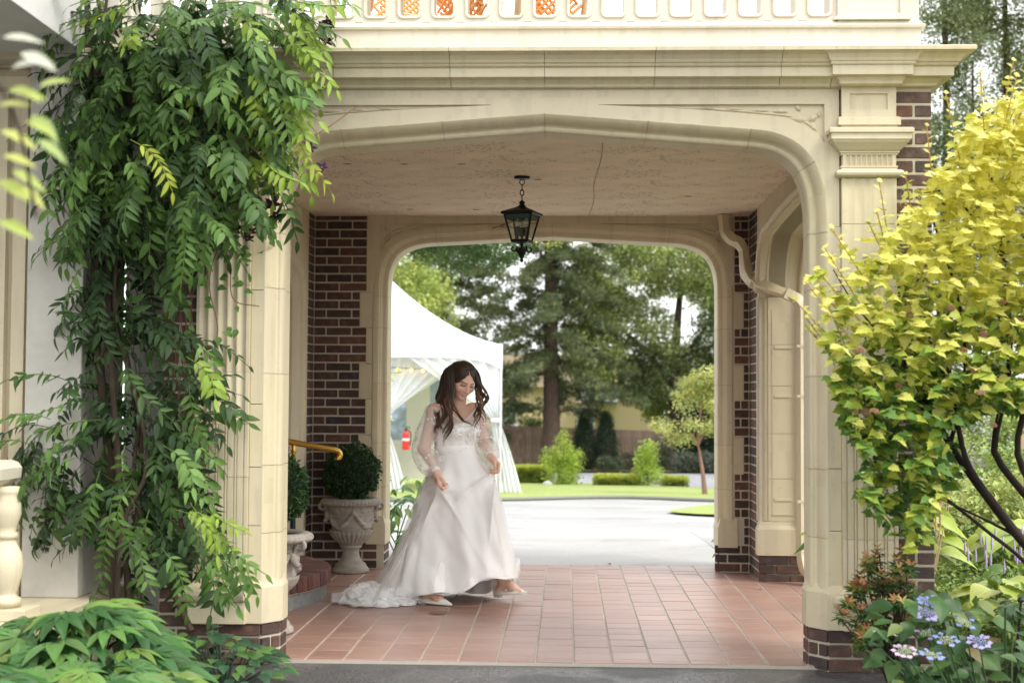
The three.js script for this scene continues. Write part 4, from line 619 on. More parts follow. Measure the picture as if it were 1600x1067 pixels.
// ---------------------------------------------------------------- lantern
{
  const t = thing('hanging_lantern', 'black iron lantern with glass panes hanging on a chain from the porch ceiling', 'lantern', [-.305, 2.904, -2.08]);
  const iron = mat({ color: [.012, .016, .014], roughness: .42, metalness: .6, bumpMap: tFine, bumpScale: .001 });
  const glass = pmat({ color: [.93, .97, .95], roughness: .03, transmission: 1, thickness: 0, ior: 1.45 });
  part(t, 'ceiling_plate', lathe([[.001, .0], [.052, 0], [.056, -.006], [.05, -.016], [.02, -.02], [.001, -.02]], 28), iron);
  for (let k = 0; k < 4; k++) part(t, 'chain_link', new THREE.TorusGeometry(k === 0 || k === 3 ? .017 : .013, .0032, 8, 20).scale(1, k === 0 || k === 3 ? 1 : 1.5, 1), iron, [0, -.037 - k * .036, 0], [0, k % 2 ? Math.PI / 2 : .2, 0]);
  const top = -.178;
  part(t, 'neck', lathe([[.001, .02], [.008, .018], [.012, .01], [.02, .006], [.021, -.004], [.014, -.01], [.024, -.018], [.03, -.024]], 18), iron, [0, top, 0]);
  const ra = Math.PI / 4 + .28, sq = (r, y) => [0, 1, 2, 3].map((k) => { const a = ra + k * Math.PI / 2; return [.79 * r * Math.cos(a), y, .79 * r * Math.sin(a)]; });
  const loft = (rings) => { const pos = [], q = (a, b, c, d) => pos.push(...a, ...b, ...c, ...a, ...c, ...d); for (let i = 0; i < rings.length - 1; i++) for (let k = 0; k < 4; k++) { const m = (k + 1) % 4; q(rings[i][k], rings[i + 1][k], rings[i + 1][m], rings[i][m]); } const g = new THREE.BufferGeometry(); g.setAttribute('position', new THREE.Float32BufferAttribute(pos, 3)); g.computeVertexNormals(); return g; };
  part(t, 'roof', loft([sq(.012, top - .018), sq(.07, top - .034), sq(.198, top - .066), sq(.204, top - .07), sq(.204, top - .082), sq(.186, top - .086), sq(.165, top - .07), sq(.012, top - .03)]), iron);
  const yT = top - .078, yB = yT - .182, rT = .172, rB = .098, A = sq(rT, yT), B = sq(rB, yB);
  for (let k = 0; k < 4; k++) {
    const m = (k + 1) % 4; part(t, 'corner_bar', tube([A[k], B[k]], .0075, 2, 6), iron);
    const sh = (a, b, f) => a.map((x, i) => mix(x, b[i], f)); const q = [sh(A[k], A[m], .04), sh(A[m], A[k], .04), sh(B[m], B[k], .06), sh(B[k], B[m], .06)].map((p) => [p[0] * .985, p[1], p[2] * .985]);
    part(t, 'pane', tri(q.flat(), [0, 1, 2, 0, 2, 3]), glass);
    part(t, 'rail', join([tube([A[k], A[m]], .009, 2, 6), tube([B[k], B[m]], .009, 2, 6)]), iron);
    part(t, 'fringe', tri([...sh(A[k], A[m], .03), ...sh(A[m], A[k], .03), ...sh(sh(A[m], A[k], .04), sh(B[m], B[k], .04), .2), ...sh(sh(A[k], A[m], .04), sh(B[k], B[m], .04), .2)], [0, 1, 2, 0, 2, 3]), mat({ color: [.02, .06, .045], roughness: .4, side: THREE.DoubleSide }));
  }
  for (const [x, z] of [[-.03, .01], [.032, .005], [.0, -.035]]) {
    const c = part(t, 'candle_sleeve', lathe([[.001, .0], [.008, 0], [.009, .02], [.019, .022], [.021, .03], [.0195, .075], [.018, .08], [.001, .08]], 16), iron, [x, yB + .015, z]);
    part(c, 'bulb', lathe([[.001, 0], [.009, .004], [.014, .018], [.012, .034], [.004, .05], [.001, .056]], 12), pmat({ color: [.9, .9, .86], roughness: .05, transmission: .9, thickness: 0 }), [0, .08, 0]);
  }
  part(t, 'base_plate', loft([sq(.104, yB - .002), sq(.104, yB - .012), sq(.06, yB - .02), sq(.004, yB - .022)]), iron);
  part(t, 'stem', lathe([[.001, 0], [.012, 0], [.009, -.03], [.015, -.045], [.009, -.06], [.014, -.075], [.019, -.085], [.014, -.1], [.008, -.105], [.013, -.114], [.011, -.124], [.001, -.13]], 14), iron, [0, yB - .015, 0]);
  for (let k = 0; k < 4; k++) { const a = ra + k * Math.PI / 2, sp = []; for (let i = 0; i <= 26; i++) { const w = i / 26 * 5.2, r = .028 * (1 - i / 34); sp.push([.062 + r * Math.cos(w + 2.6) , -.04 + r * Math.sin(w + 2.6), 0]); } sp.reverse(); sp.push([.03, -.055, 0], [.012, -.088, 0]); const g = tube(sp, .006, 44, 6).rotateY(-a); part(t, 'scroll', g, iron, [0, yB - .012, 0]); }
}
// ---------------------------------------------------------------- brick step, rail, urns, box balls
{
  const cx = -2.9, cz = -2.35, R = 1.25, t = thing('brick_step', 'curved brick step with soldier bricks over a concrete base by the side door', 'step', [cx, 0, cz]);
  const arc = (r, n = 40) => { const p = [], am = Math.acos((-2.09 - cx) / r); for (let k = 0; k <= n; k++) { const a = mix(-am, am, k / n); p.push([r * Math.cos(a), r * Math.sin(a)]); } return p; };
  part(t, 'base', prism(arc(R - .028).reverse(), -.01, .1), mat({ color: [.30, .30, .28], map: tStone, bumpMap: tStone, bumpScale: .005, roughness: .95 }));
  const bed = part(t, 'mortar_bed', prism(arc(R - .012).reverse(), .1, .204), M.mortar);
  const reds = [[.20, .075, .055], [.23, .09, .065], [.17, .065, .05], [.15, .06, .055], [.25, .11, .085]].map((c) => mat({ color: c, map: tBrick, bumpMap: tBrick, bumpScale: .004, roughness: .8 }));
  const am = Math.acos((-2.09 - cx) / R), n = Math.floor(2 * am * R / .0665), g = [0, 1, 2].map((k) => boxUV(chamfer(.2, .1, .054, .005), 3, k * .4, k * .3));
  for (let k = 0; k < n; k++) { const a = mix(-am, am, (k + .5) / n), r = R - .098; part(t, 'brick', pick(g), pick(reds), [r * Math.cos(a) + rr(-.002, .002), .156, r * Math.sin(a)], [0, -a, rr(-.01, .01)]); }
  const g2 = [0, 1, 2].map((k) => boxUV(chamfer(.2, .06, .056, .004), 3, k * .4, k * .3)); let c = 0;
  for (let i = 0; i < 30 && c < 190; i++) for (let j = 0; j < 3; j++) { const z = -.95 + i * .0655, x = .66 - .1 + j * .21 - (i % 2) * .1; if (Math.hypot(x + .1, z) > R - .2 || x < .79 || Math.hypot(x - .1, z) > R) continue; c++; part(t, 'brick', pick(g2), pick(reds), [x, .175 + rr(-.001, .002), z], [0, rr(-.01, .01), 0]); }
}
{
  const t = thing('handrail', 'polished brass handrail on a post beside the side door step', 'handrail', [-1.97, .2, -2.72]);
  const brass = mat({ color: [.62, .38, .08], metalness: 1, roughness: .25 }), dark = mat({ color: [.02, .025, .04], roughness: .4, metalness: .5 });
  const P = [[-.3, .935, .2], [-.02, .875, .02], [.2, .828, -.12], [.27, .812, -.165], [.30, .797, -.185], [.308, .772, -.19], [.292, .752, -.18]];
  part(t, 'rail', tube(P, .021, 50, 14), brass); part(t, 'rail_end', new THREE.SphereGeometry(.0225, 16, 10).scale(1, .6, 1), brass, [.288, .749, -.178]);
  part(t, 'post', lathe([[.001, .36], [.016, .36], [.016, .80], [.022, .803], [.022, .815], [.016, .82], [.018, .85], [.001, .87]], 18), brass);
  part(t, 'lower_post', lathe([[.001, 0], [.05, 0], [.05, .012], [.024, .016], [.019, .36], [.001, .36]], 18), dark);
}
const mUrn = mat({ color: [.43, .39, .33], map: rep(tStone, 2), bumpMap: rep(tStone, 3), bumpScale: .006, roughness: .95 });
const mBox = leafMat({ roughness: .42, transmission: .12, map: null });
function leafBlade(L, W, { n = 4, m = 2, fold = .25, droop = .2, tip = 1.2, base = .6, wav = 0, ser = 0, lift = 0 } = {}) {
  return grid(m, n, (u, v) => { const q = (u - .5) * 2, s = Math.pow(Math.sin(Math.PI * Math.pow(clamp(v, .001, .999), base)), 1 / tip) * (v > .97 ? .25 : 1), w = W / 2 * s * (1 + ser * (Math.floor(v * n) % 2 ? 1 : -1)); return [q * w, v * L * (1 - .12 * droop), fold * Math.abs(q) * w - droop * L * v * v + wav * Math.sin(v * 9 + q) * W * .1 + lift * v * L]; }); // along +y, upper side +z
}
function boxBall(name, label, p, r, seedK) {
  const t = thing(name, label, 'topiary', p, 0, 'clipped box balls in the stone urns');
  part(t, 'stem', tube([[0, -r - .08, 0], [.005, -r, 0], [0, -r * .3, 0]], .014, 6, 7), M.wood);
  const core = new THREE.IcosahedronGeometry(r * .84, 3); const P = core.attributes.position; for (let i = 0; i < P.count; i++) { const v = V().fromBufferAttribute(P, i), k = 1 + .1 * (fbm(v.x * 9 + seedK, v.y * 9, v.z * 9, 2) - .5); P.setXYZ(i, v.x * k, v.y * k, v.z * k); } core.computeVertexNormals();
  part(t, 'inner_twigs', core, mat({ color: [.012, .022, .012], roughness: 1 }));
  const lf = leafBlade(.021, .013, { n: 3, fold: .2, droop: .15 }), L = [];
  const N = 4600; for (let i = 0; i < N; i++) {
    const y = 1 - 2 * (i + .5) / N, a = i * 2.399963, d = V(Math.cos(a) * Math.sqrt(1 - y * y), y, Math.sin(a) * Math.sqrt(1 - y * y));
    const bump = fbm(d.x * 3.2 + seedK, d.y * 3.2, d.z * 3.2, 3); const R = r * (.72 + .44 * bump + rr(-.05, .045) + (rnd() < .05 ? .09 : 0));
    const g = lf.clone(), q = new THREE.Quaternion().setFromUnitVectors(V(0, 1, 0), d.clone().add(V(rr(-1, 1), rr(-.6, 1.1), rr(-1, 1))).normalize()).multiply(new THREE.Quaternion().setFromAxisAngle(V(0, 1, 0), rr(0, 6.28)));
    const s = rr(.75, 1.3); g.applyMatrix4(new THREE.Matrix4().compose(d.multiplyScalar(R), q, V(s, s, s)));
    const k = rr(.6, 1.25), y2 = rnd() < .12 ? 1.8 : 1; paint(g, [.03 * k * y2, .075 * k * y2, .022 * k]); L.push(g);
  }
  const f = part(t, 'foliage', join(L), mBox); f.userData.kind = 'stuff'; return t;
}
function urn(label, p, turn) {
  const t = thing('stone_urn', label, 'urn', p, turn, 'carved stone urns by the side door');
  part(t, 'foot', lathe([[.001, 0], [.145, 0], [.148, .012], [.146, .03], [.135, .042], [.128, .05], [.124, .065], [.10, .085], [.085, .10], [.072, .13], [.064, .165], [.066, .185], [.085, .20], [.09, .212], [.08, .225]], 40), mUrn);
  const gad = (y0, y1, r0, r1, n, amp) => grid(n * 6, 12, (u, v) => { const a = u * Math.PI * 2, r = mix(r0, r1, v) + .035 * Math.sin(Math.PI * v * .62) + amp * Math.abs(Math.sin(u * n * Math.PI)) * Math.sin(Math.PI * clamp(v, .05, .95)); return [-r * Math.cos(a), mix(y0, y1, v), r * Math.sin(a)]; }, true);
  part(t, 'gadrooned_cup', gad(.218, .345, .085, .142, 26, .012), mUrn);
  // bowl with garland relief
  const bowl = grid(150, 40, (u, v) => { const a = u * Math.PI * 2, y = mix(.335, .545, v); let r = .158 + .038 * Math.pow(v, 1.4) - .012 * Math.sin(v * 3.1); const sw = Math.abs(Math.sin(a * 2)), line = .16 + .55 * (1 - sw) , d = Math.abs(v - line); r += .024 * sst(.17, .02, d) * (.55 + .9 * fbm(a * 9, v * 14, 3, 3)); r += .012 * sst(.25, .75, v) * sst(.55, .75, fbm(a * 5, v * 8, 8, 3)); return [-r * Math.cos(a), y, r * Math.sin(a)]; }, true);
  part(t, 'bowl', bowl, mUrn);
  const rim = grid(46 * 4, 14, (u, v) => { const a = u * Math.PI * 2, w = v * Math.PI * 1.5 - .4; const e = Math.abs(Math.sin(u * 46 * Math.PI)) ; const r = .205 + .036 * Math.sin(w) + .007 * e * Math.max(0, Math.sin(w)); return [-r * Math.cos(a), .565 - .03 * Math.cos(w), r * Math.sin(a)]; }, true);
  part(t, 'rim', rim, mUrn);
  part(t, 'soil', new THREE.CircleGeometry(.2, 28).rotateX(-Math.PI / 2), mat({ color: [.03, .022, .016], roughness: 1 }), [0, .575, 0]);
  for (const s of [-1, 1]) { // scroll handle with a mask below
    const sp = []; for (let i = 0; i <= 30; i++) { const w = i / 30 * 7.4, r = .042 * (1 - i / 40); sp.push([s * (.232 + r * Math.cos(w + 1.9) ), .535 + r * Math.sin(w + 1.9), 0]); }
    sp.unshift([s * .17, .44, 0], [s * .19, .47, 0], [s * .2, .50, 0]);
    part(t, 'handle', join([tube(sp, .017, 60, 8, (q) => 1.15 - .5 * q), new THREE.SphereGeometry(.032, 14, 10).scale(.8, 1.3, 1).translate(s * .19, .45, 0), new THREE.SphereGeometry(.02, 12, 8).translate(s * .205, .415, 0)]), mUrn);
  }
  return t;
}
urn('carved stone urn standing full in view before the brick wall', [-1.725, .0, -3.90], .25);
urn('carved stone urn half hidden by the cream pier near the brick step', [-1.775, .0, -.9], -.5).scale.set(1.12, 1, 1.12);
boxBall('box_topiary', 'clipped round box bush in the urn before the brick wall', [-1.725, .80, -3.90], .222, 1);
boxBall('box_topiary', 'clipped round box bush half hidden behind the cream pier', [-1.745, .85, -.9], .21, 5);
// ---------------------------------------------------------------- rattan chairs on the balcony
{
  const rat = mat({ color: [.60, .44, .26], roughness: .5, map: tCoarse }), web = mat({ color: [.72, .30, .09], roughness: .8 });
  const root = thing('rattan_chair', 'tan rattan armchair tipped back behind the pierced parapet', 'chair', [-.93, 3.2, -1.0], .5, 'rattan chairs on the balcony');
  for (const s of [-1, 1]) {
    part(root, 'leg', tube([[s * .24, 0, .25], [s * .25, .3, .24], [s * .26, .62, .22]], .018, 8, 8), rat);
    part(root, 'leg', tube([[s * .22, 0, -.27], [s * .22, .4, -.22], [s * .21, .95, -.33]], .018, 8, 8), rat);
    part(root, 'armrest', tube([[s * .21, .66, -.26], [s * .27, .67, -.05], [s * .28, .66, .15], [s * .26, .62, .24], [s * .25, .55, .25]], .019, 16, 8), rat);
  }
  part(root, 'seat', boxUV(rbox(-.24, .24, .40, .435, -.24, .25, .015)), web);
  part(root, 'seat_frame', tube([[-.25, .41, .25], [.25, .41, .25], [.24, .41, -.24], [-.24, .41, -.24], [-.25, .41, .25]], .018, 30, 8), rat);
  const L = []; for (let i = -9; i <= 9; i++) for (const s of [-1, 1]) { const x0 = i * .045, pts = []; for (let k = 0; k <= 6; k++) { const x = x0 + s * (k / 6 - .5) * .5; if (Math.abs(x) < .205) pts.push([x, .46 + k / 6 * .48, -.235 - k / 6 * .09 + s * .002]); } if (pts.length > 1) L.push(tube(pts, .0095, 4, 4)); }
  part(root, 'back_lattice', join(L), web);
  part(root, 'back_frame', tube([[-.21, .44, -.23], [-.215, .7, -.28], [-.19, .95, -.335], [0, .99, -.345], [.19, .95, -.335], [.215, .7, -.28], [.21, .44, -.23]], .019, 36, 8), rat);
  root.rotation.x = -.18;
  const c2 = copyOf(root, 'tan rattan armchair turned side on, second behind the parapet openings', [-.52, 3.2, -1.15], 2.6); c2.rotation.x = 0;
  const c3 = copyOf(root, 'tan rattan armchair nearest the middle of the balcony', [-.2, 3.2, -1.0], 3.6); c3.rotation.x = 0;
}
// ---------------------------------------------------------------- house corner and small porch on the left
{
  const h = thing('house_wall', 'pale stucco house corner with cream trim beside the climbing vine', 'house');
  const wh = M.stucco;
  part(h, 'pier', boxUV(rbox(-2.83, -2.53, .345, 3.2, -.5, .2, .008)), wh);
  part(h, 'wall', boxUV(box(-2.56, -2.12, -.02, 3.03, -.75, -.62)), mat({ color: [.82, .83, .85], map: tCoarse, roughness: .9 }));
  part(h, 'wall', boxUV(box(-6, -2.8, .34, 3.2, -.75, -.5)), wh);
  part(h, 'beam', boxUV(rbox(-3.0, -2.55, 3.2, 4.4, -.6, 2.6, .006)), mat({ color: [.66, .65, .62], map: tCoarse, roughness: .85 }));
  part(h, 'soffit', boxUV(box(-6, -3.0, 3.3, 3.4, -.6, 2.6)), wh);
  part(h, 'door_trim', join([boxUV(box(-3.4, -2.85, .345, 3.0, -.1, .12)), boxUV(box(-2.93, -2.86, .345, 3.0, .12, .15)), boxUV(box(-3.10, -2.96, .345, 3.0, .12, .17))]), CR);
  part(h, 'trim_cap', mould(-3.4, -2.85, .13, -.1, [[3.0, 0], [3.03, .03], [3.08, .05], [3.12, .02]], 2), CR);
}
{
  const b = thing('porch_balustrade', 'cream stone balustrade with a turned baluster on the low porch slab', 'balustrade', [0, 0, 0]);
  part(b, 'slab', boxUV(rbox(-4.5, -2.44, .0, .345, -.5, 1.05, .012)), CR);
  part(b, 'rail', mould(-4.5, -2.66, 1.02, .78, [[.965, 0], [.985, .02], [1.0, .045], [1.05, .05], [1.075, .03], [1.085, 0]], 2), M.creamW);
  part(b, 'base_rail', boxUV(rbox(-4.5, -2.50, .346, .40, .8, 1.0, .006)), CR);
  const g = lathe([[.001, 0], [.075, 0], [.075, .04], [.055, .05], [.05, .065], [.062, .09], [.078, .15], [.082, .20], [.075, .25], [.05, .30], [.045, .32], [.056, .325], [.056, .345], [.045, .35], [.05, .38], [.068, .43], [.066, .48], [.05, .52], [.06, .535], [.06, .565], [.001, .565]], 28);
  for (const x of [-2.635, -2.87, -3.1]) part(b, 'baluster', g, CR, [x, .40, .9]);
}
// ---------------------------------------------------------------- leaves
const wx = (px, z) => (px - 885) * (7.53 - z) / 2222, wy = (py, z) => 1.38 + (627 - py) * (7.53 - z) / 2222; // survey of the photograph: where a sight line meets the plane z
const inPoly = (x, y, P) => { let c = false; for (let i = 0, j = P.length - 1; i < P.length; j = i++) { const [a, b] = P[i], [d, e] = P[j]; if ((b > y) !== (e > y) && x < (d - a) * (y - b) / (e - b) + a) c = !c; } return c; };
function inside(P) { let x0 = 1e9, x1 = -1e9, y0 = 1e9, y1 = -1e9; for (const [x, y] of P) { x0 = Math.min(x0, x); x1 = Math.max(x1, x); y0 = Math.min(y0, y); y1 = Math.max(y1, y); } for (;;) { const x = rr(x0, x1), y = rr(y0, y1); if (inPoly(x, y, P)) return [x, y]; } }
function place(o, p, dir, up = V(0, 1, .5), s = 1, roll = 0) { const y = dir.clone().normalize(), z = up.clone().addScaledVector(y, -up.dot(y)).normalize(), x = y.clone().cross(z); const m = new THREE.Matrix4().makeBasis(x, y, z); o.quaternion.setFromRotationMatrix(m).multiply(new THREE.Quaternion().setFromAxisAngle(V(0, 1, 0), roll)); o.position.copy(p); o.scale.setScalar(s); return o; }
const placed = (g, ...a) => { const o = new THREE.Object3D(); place(o, ...a); o.updateMatrix(); return g.clone().applyMatrix4(o.matrix); };
const greenLeaf = (c, o = {}) => leafMat({ color: c, ...o });
function frond(nP, L, lf, w, droop, curl) { // pinnate leaf: rachis and paired pointed leaflets
  const P = (t) => V(curl * L * .2 * Math.sin(t * 3), L * t * (1 - .15 * droop * t), -droop * L * t * t), out = [paint(tube([P(0), P(.33), P(.66), P(1)], .0022, 8, 4), [.8, .75, .5])];
  const blades = [0, 1, 2, 3].map((q) => leafBlade(lf * rr(.8, 1.15), w * rr(.8, 1.1), { n: 5, m: 2, fold: rr(.05, .5), droop: rr(-.1, .6), base: .72, tip: 1.1, wav: rr(-.35, .35) }));
  for (let k = 0; k <= nP; k++) for (const s of k === nP ? [0] : [-1, 1]) {
    const t = k === nP ? 1 : .2 + .76 * k / nP, tg = P(Math.min(1, t + .02)).sub(P(t - .02)).normalize(), up = V(0, .3, 1).addScaledVector(tg, -tg.z).normalize(), sd = tg.clone().cross(up);
    const d = tg.clone().multiplyScalar(s ? .62 + .25 * t : 1).addScaledVector(sd, s * rr(.75, 1)).add(V(0, 0, -rr(.1, .45)));
    const k2 = rr(.78, 1.2), g = placed(pick(blades), P(t), d.add(V(rr(-.22, .22), rr(-.22, .22), rr(-.2, .2))), up.clone().add(V(rr(-.4, .4), 0, 0)), (.72 + .4 * Math.sin(t * 2.6)) * rr(.7, 1.15), s * rr(-.3, .6)); out.push(paint(g, [k2, k2, k2 * .95]));
  }
  return join(out);
}
const FR = [[6, .27, .075, .025, .3, .5], [5, .24, .078, .028, .6, -.5], [6, .30, .08, .026, .15, .1], [5, .21, .068, .025, .9, .4], [7, .30, .072, .023, .45, -.4], [4, .19, .08, .029, .25, .6], [6, .27, .076, .026, 1.0, -.6], [5, .23, .07, .024, .05, .3], [3, .15, .07, .026, .4, -.2], [6, .26, .07, .023, .5, 1.1], [6, .29, .078, .025, .25, -1.0], [5, .2, .06, .022, 1.3, .8], [7, .3, .066, .021, .7, .9], [5, .25, .082, .027, .1, -.8], [4, .17, .06, .022, .8, 1.2], [6, .28, .072, .024, -.15, .5]].map((a) => frond(...a));
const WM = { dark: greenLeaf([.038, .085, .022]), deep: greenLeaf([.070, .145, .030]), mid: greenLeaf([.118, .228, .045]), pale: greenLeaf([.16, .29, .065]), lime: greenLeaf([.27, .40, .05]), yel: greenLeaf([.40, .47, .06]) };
// ---------------------------------------------------------------- wisteria
{
  const t = thing('climbing_vine', 'large climbing vine with long feathery leaves covering the house corner and left pier', 'vine', [-2.3, 0, .3]);
  const O = V(-2.3, 0, .3), put = (name, g, m, p, d, up, s, roll) => { const o = new THREE.Mesh(g, m); o.name = name; place(o, p.clone().sub(O), d, up, s, roll); t.add(o); return o; };
  const rest = { dark: [], deep: [] };
  // stems
  const st = (pts, r, seg = 40) => part(t, 'stem', boxUV(tube(pts.map(([px, py, z]) => [wx(px, z) - O.x, wy(py, z) - O.y, z - O.z]), r, seg, 7, (u) => 1 - .5 * u)), M.wood);
  st([[190, 1010, .25], [172, 900, .25], [168, 760, .2], [150, 600, .2], [135, 420, .15], [128, 200, .15], [112, -40, .2]], .028); st([[205, 1010, .25], [195, 880, .2], [182, 760, .25], [165, 560, .25], [160, 430, .2], [175, 260, .2], [150, 60, .2], [120, -60, .2]], .02); st([[225, 1000, .2], [210, 860, .25], [215, 700, .2], [190, 560, .2], [150, 400, .2], [130, 250, .18], [150, -40, .2]], .016);
  st([[180, 1000, .3], [190, 820, .3], [225, 740, .3], [205, 620, .25], [170, 500, .25], [190, 300, .25], [260, 150, .3], [330, 60, .35]], .014); st([[300, 990, .3], [270, 930, .25], [235, 860, .25], [205, 760, .25], [215, 640, .2]], .018); st([[150, 560, .25], [172, 480, .25], [140, 380, .22], [190, 320, .3], [300, 230, .35], [400, 180, .4]], .010);
  st([[165, 520, .27], [140, 440, .25], [150, 330, .25], [118, 150, .2], [140, 20, .2]], .012); st([[160, 470, .2], [185, 400, .2], [165, 330, .2], [180, 220, .25], [250, 120, .3]], .009);
  for (let i = 0; i < 14; i++) { const x = rr(150, 250), y = rr(380, 900); st([[x, y, rr(.1, .3)], [x + rr(-20, 20), y - rr(30, 60), .25], [x + rr(-40, 40), y - rr(80, 140), .3]], .004, 14); }
  const A = [[112, -30], [450, -30], [440, 40], [415, 110], [425, 190], [410, 250], [385, 310], [350, 350], [310, 345], [235, 380], [200, 330], [150, 370], [112, 320], [98, 150]];
  const C = [[30, 690], [100, 640], [140, 580], [150, 500], [230, 480], [300, 520], [310, 640], [305, 740], [330, 800], [345, 850], [290, 880], [225, 840], [150, 800], [60, 780], [10, 730]];
  const B = [[120, 330], [235, 350], [240, 480], [150, 500], [110, 430]];
  let n = 0; const hang = (poly, N, cx, cy, zr, lit) => {
    for (let i = 0; i < N; i++) {
      const [px, py] = inside(poly), back = rnd() < .42, z = back ? rr(.1, .32) : rr(zr[0], zr[1]), p = V(wx(px, z), wy(py, z), z);
      const out = V((px - cx) / 170 + rr(-.9, .9), (cy - py) / 330 - .45 + rr(-.75, .7), back ? rr(.1, .6) : rr(.15, 1.1));
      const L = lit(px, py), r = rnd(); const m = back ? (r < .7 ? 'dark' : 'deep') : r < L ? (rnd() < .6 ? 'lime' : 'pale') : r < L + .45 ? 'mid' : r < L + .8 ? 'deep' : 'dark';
      const s = rr(.92, 1.35); if (back && n > 90) { rest[m].push(placed(pick(FR), p.clone().sub(O), out, V(rr(-.4, .4), 1, .6), s)); continue; }
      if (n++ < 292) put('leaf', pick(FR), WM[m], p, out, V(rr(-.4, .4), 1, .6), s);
    }
  };
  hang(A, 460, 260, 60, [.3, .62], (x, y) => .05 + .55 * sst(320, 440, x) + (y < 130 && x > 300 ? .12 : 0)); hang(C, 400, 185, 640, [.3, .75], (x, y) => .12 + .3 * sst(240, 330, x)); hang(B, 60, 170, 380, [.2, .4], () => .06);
  for (const [px, py, z, dx, dy, m] of [[330, 850, .7, 1, -.55, 'mid'], [345, 835, .65, 1, -.3, 'pale'], [300, 830, .6, 1, -.2, 'mid'], [320, 870, .75, 1, -.45, 'mid'], [280, 770, .6, 1, -.1, 'pale'], [320, 800, .7, 1, -.4, 'lime'], [290, 740, .6, 1, -.3, 'mid'], [300, 700, .6, 1, -.4, 'pale'], [230, 800, .9, .3, -1, 'pale'], [200, 760, .9, .1, -1, 'pale'], [215, 850, .8, .4, -.9, 'mid'], [170, 790, .8, -.3, -1, 'mid'], [250, 860, .8, .6, -.8, 'mid'], [100, 690, .8, -1, -.1, 'mid'], [110, 720, .8, -1, -.35, 'pale'], [70, 660, .7, -1, .25, 'mid'], [80, 720, .8, -.9, -.6, 'deep'], [100, 600, .5, -1, .3, 'deep'], [100, 640, .6, -1, .1, 'mid'], [50, 770, .8, -.9, -.5, 'mid'], [190, 700, .9, .3, -.9, 'pale'], [150, 740, .8, -.4, -.9, 'mid'], [250, 700, .8, .7, -.7, 'pale'], [170, 880, .6, -.3, -.9, 'deep'], [210, 900, .6, .2, -.8, 'deep'], [310, 880, .6, 1, -.7, 'pale'], [295, 790, .7, 1, -.25, 'lime'], [270, 800, .75, .8, -.5, 'lime'], [60, 740, .8, -1, -.3, 'mid'], [40, 700, .7, -1, .1, 'mid'], [90, 760, .8, -.5, -1, 'deep'], [60, 790, .75, -.6, -1, 'deep'], [150, 660, .5, -1, -.1, 'mid'], [130, 690, .5, -1, -.25, 'pale'], [140, 500, .4, -1, -.2, 'mid'], [125, 410, .4, -.9, -.5, 'pale'], [120, 170, .4, -.9, .25, 'deep'], [115, 210, .4, -.9, -.2, 'mid'], [110, 260, .4, -.6, -.9, 'deep'], [285, 560, .6, .8, -.9, 'lime'], [290, 600, .55, .9, -1, 'mid'], [300, 540, .5, 1, -.6, 'pale'], [445, 150, .5, 1, -.3, 'lime'], [450, 200, .5, .9, -.5, 'yel'], [430, 90, .5, .9, -.1, 'lime'], [420, 140, .55, .9, -.3, 'lime'], [415, 170, .55, .8, -.6, 'lime'], [440, 60, .5, .9, 0, 'lime'], [425, 210, .5, .9, -.5, 'lime'], [400, 240, .55, .8, -.7, 'lime'], [380, 100, .6, .7, -.5, 'lime'], [455, 120, .5, .8, .3, 'lime'], [435, 225, .55, .9, -.7, 'lime'], [430, 235, .5, .6, -.8, 'yel'], [190, 215, .75, .9, -.55, 'yel'], [185, 240, .7, .8, -.7, 'pale'], [300, 60, .6, .4, -1, 'mid'], [210, 40, .6, -.1, -1, 'mid'], [420, 60, .5, .7, -.3, 'lime'], [390, 130, .6, .6, -.5, 'pale']]) put('leaf', pick(FR), WM[m], V(wx(px, z), wy(py, z), z), V(dx, dy, .45), V(0, 1, .6), 1.1);
  for (const k in rest) if (rest[k].length) part(t, 'inner_leaves', join(rest[k]), WM[k]).userData.kind = 'stuff';
}
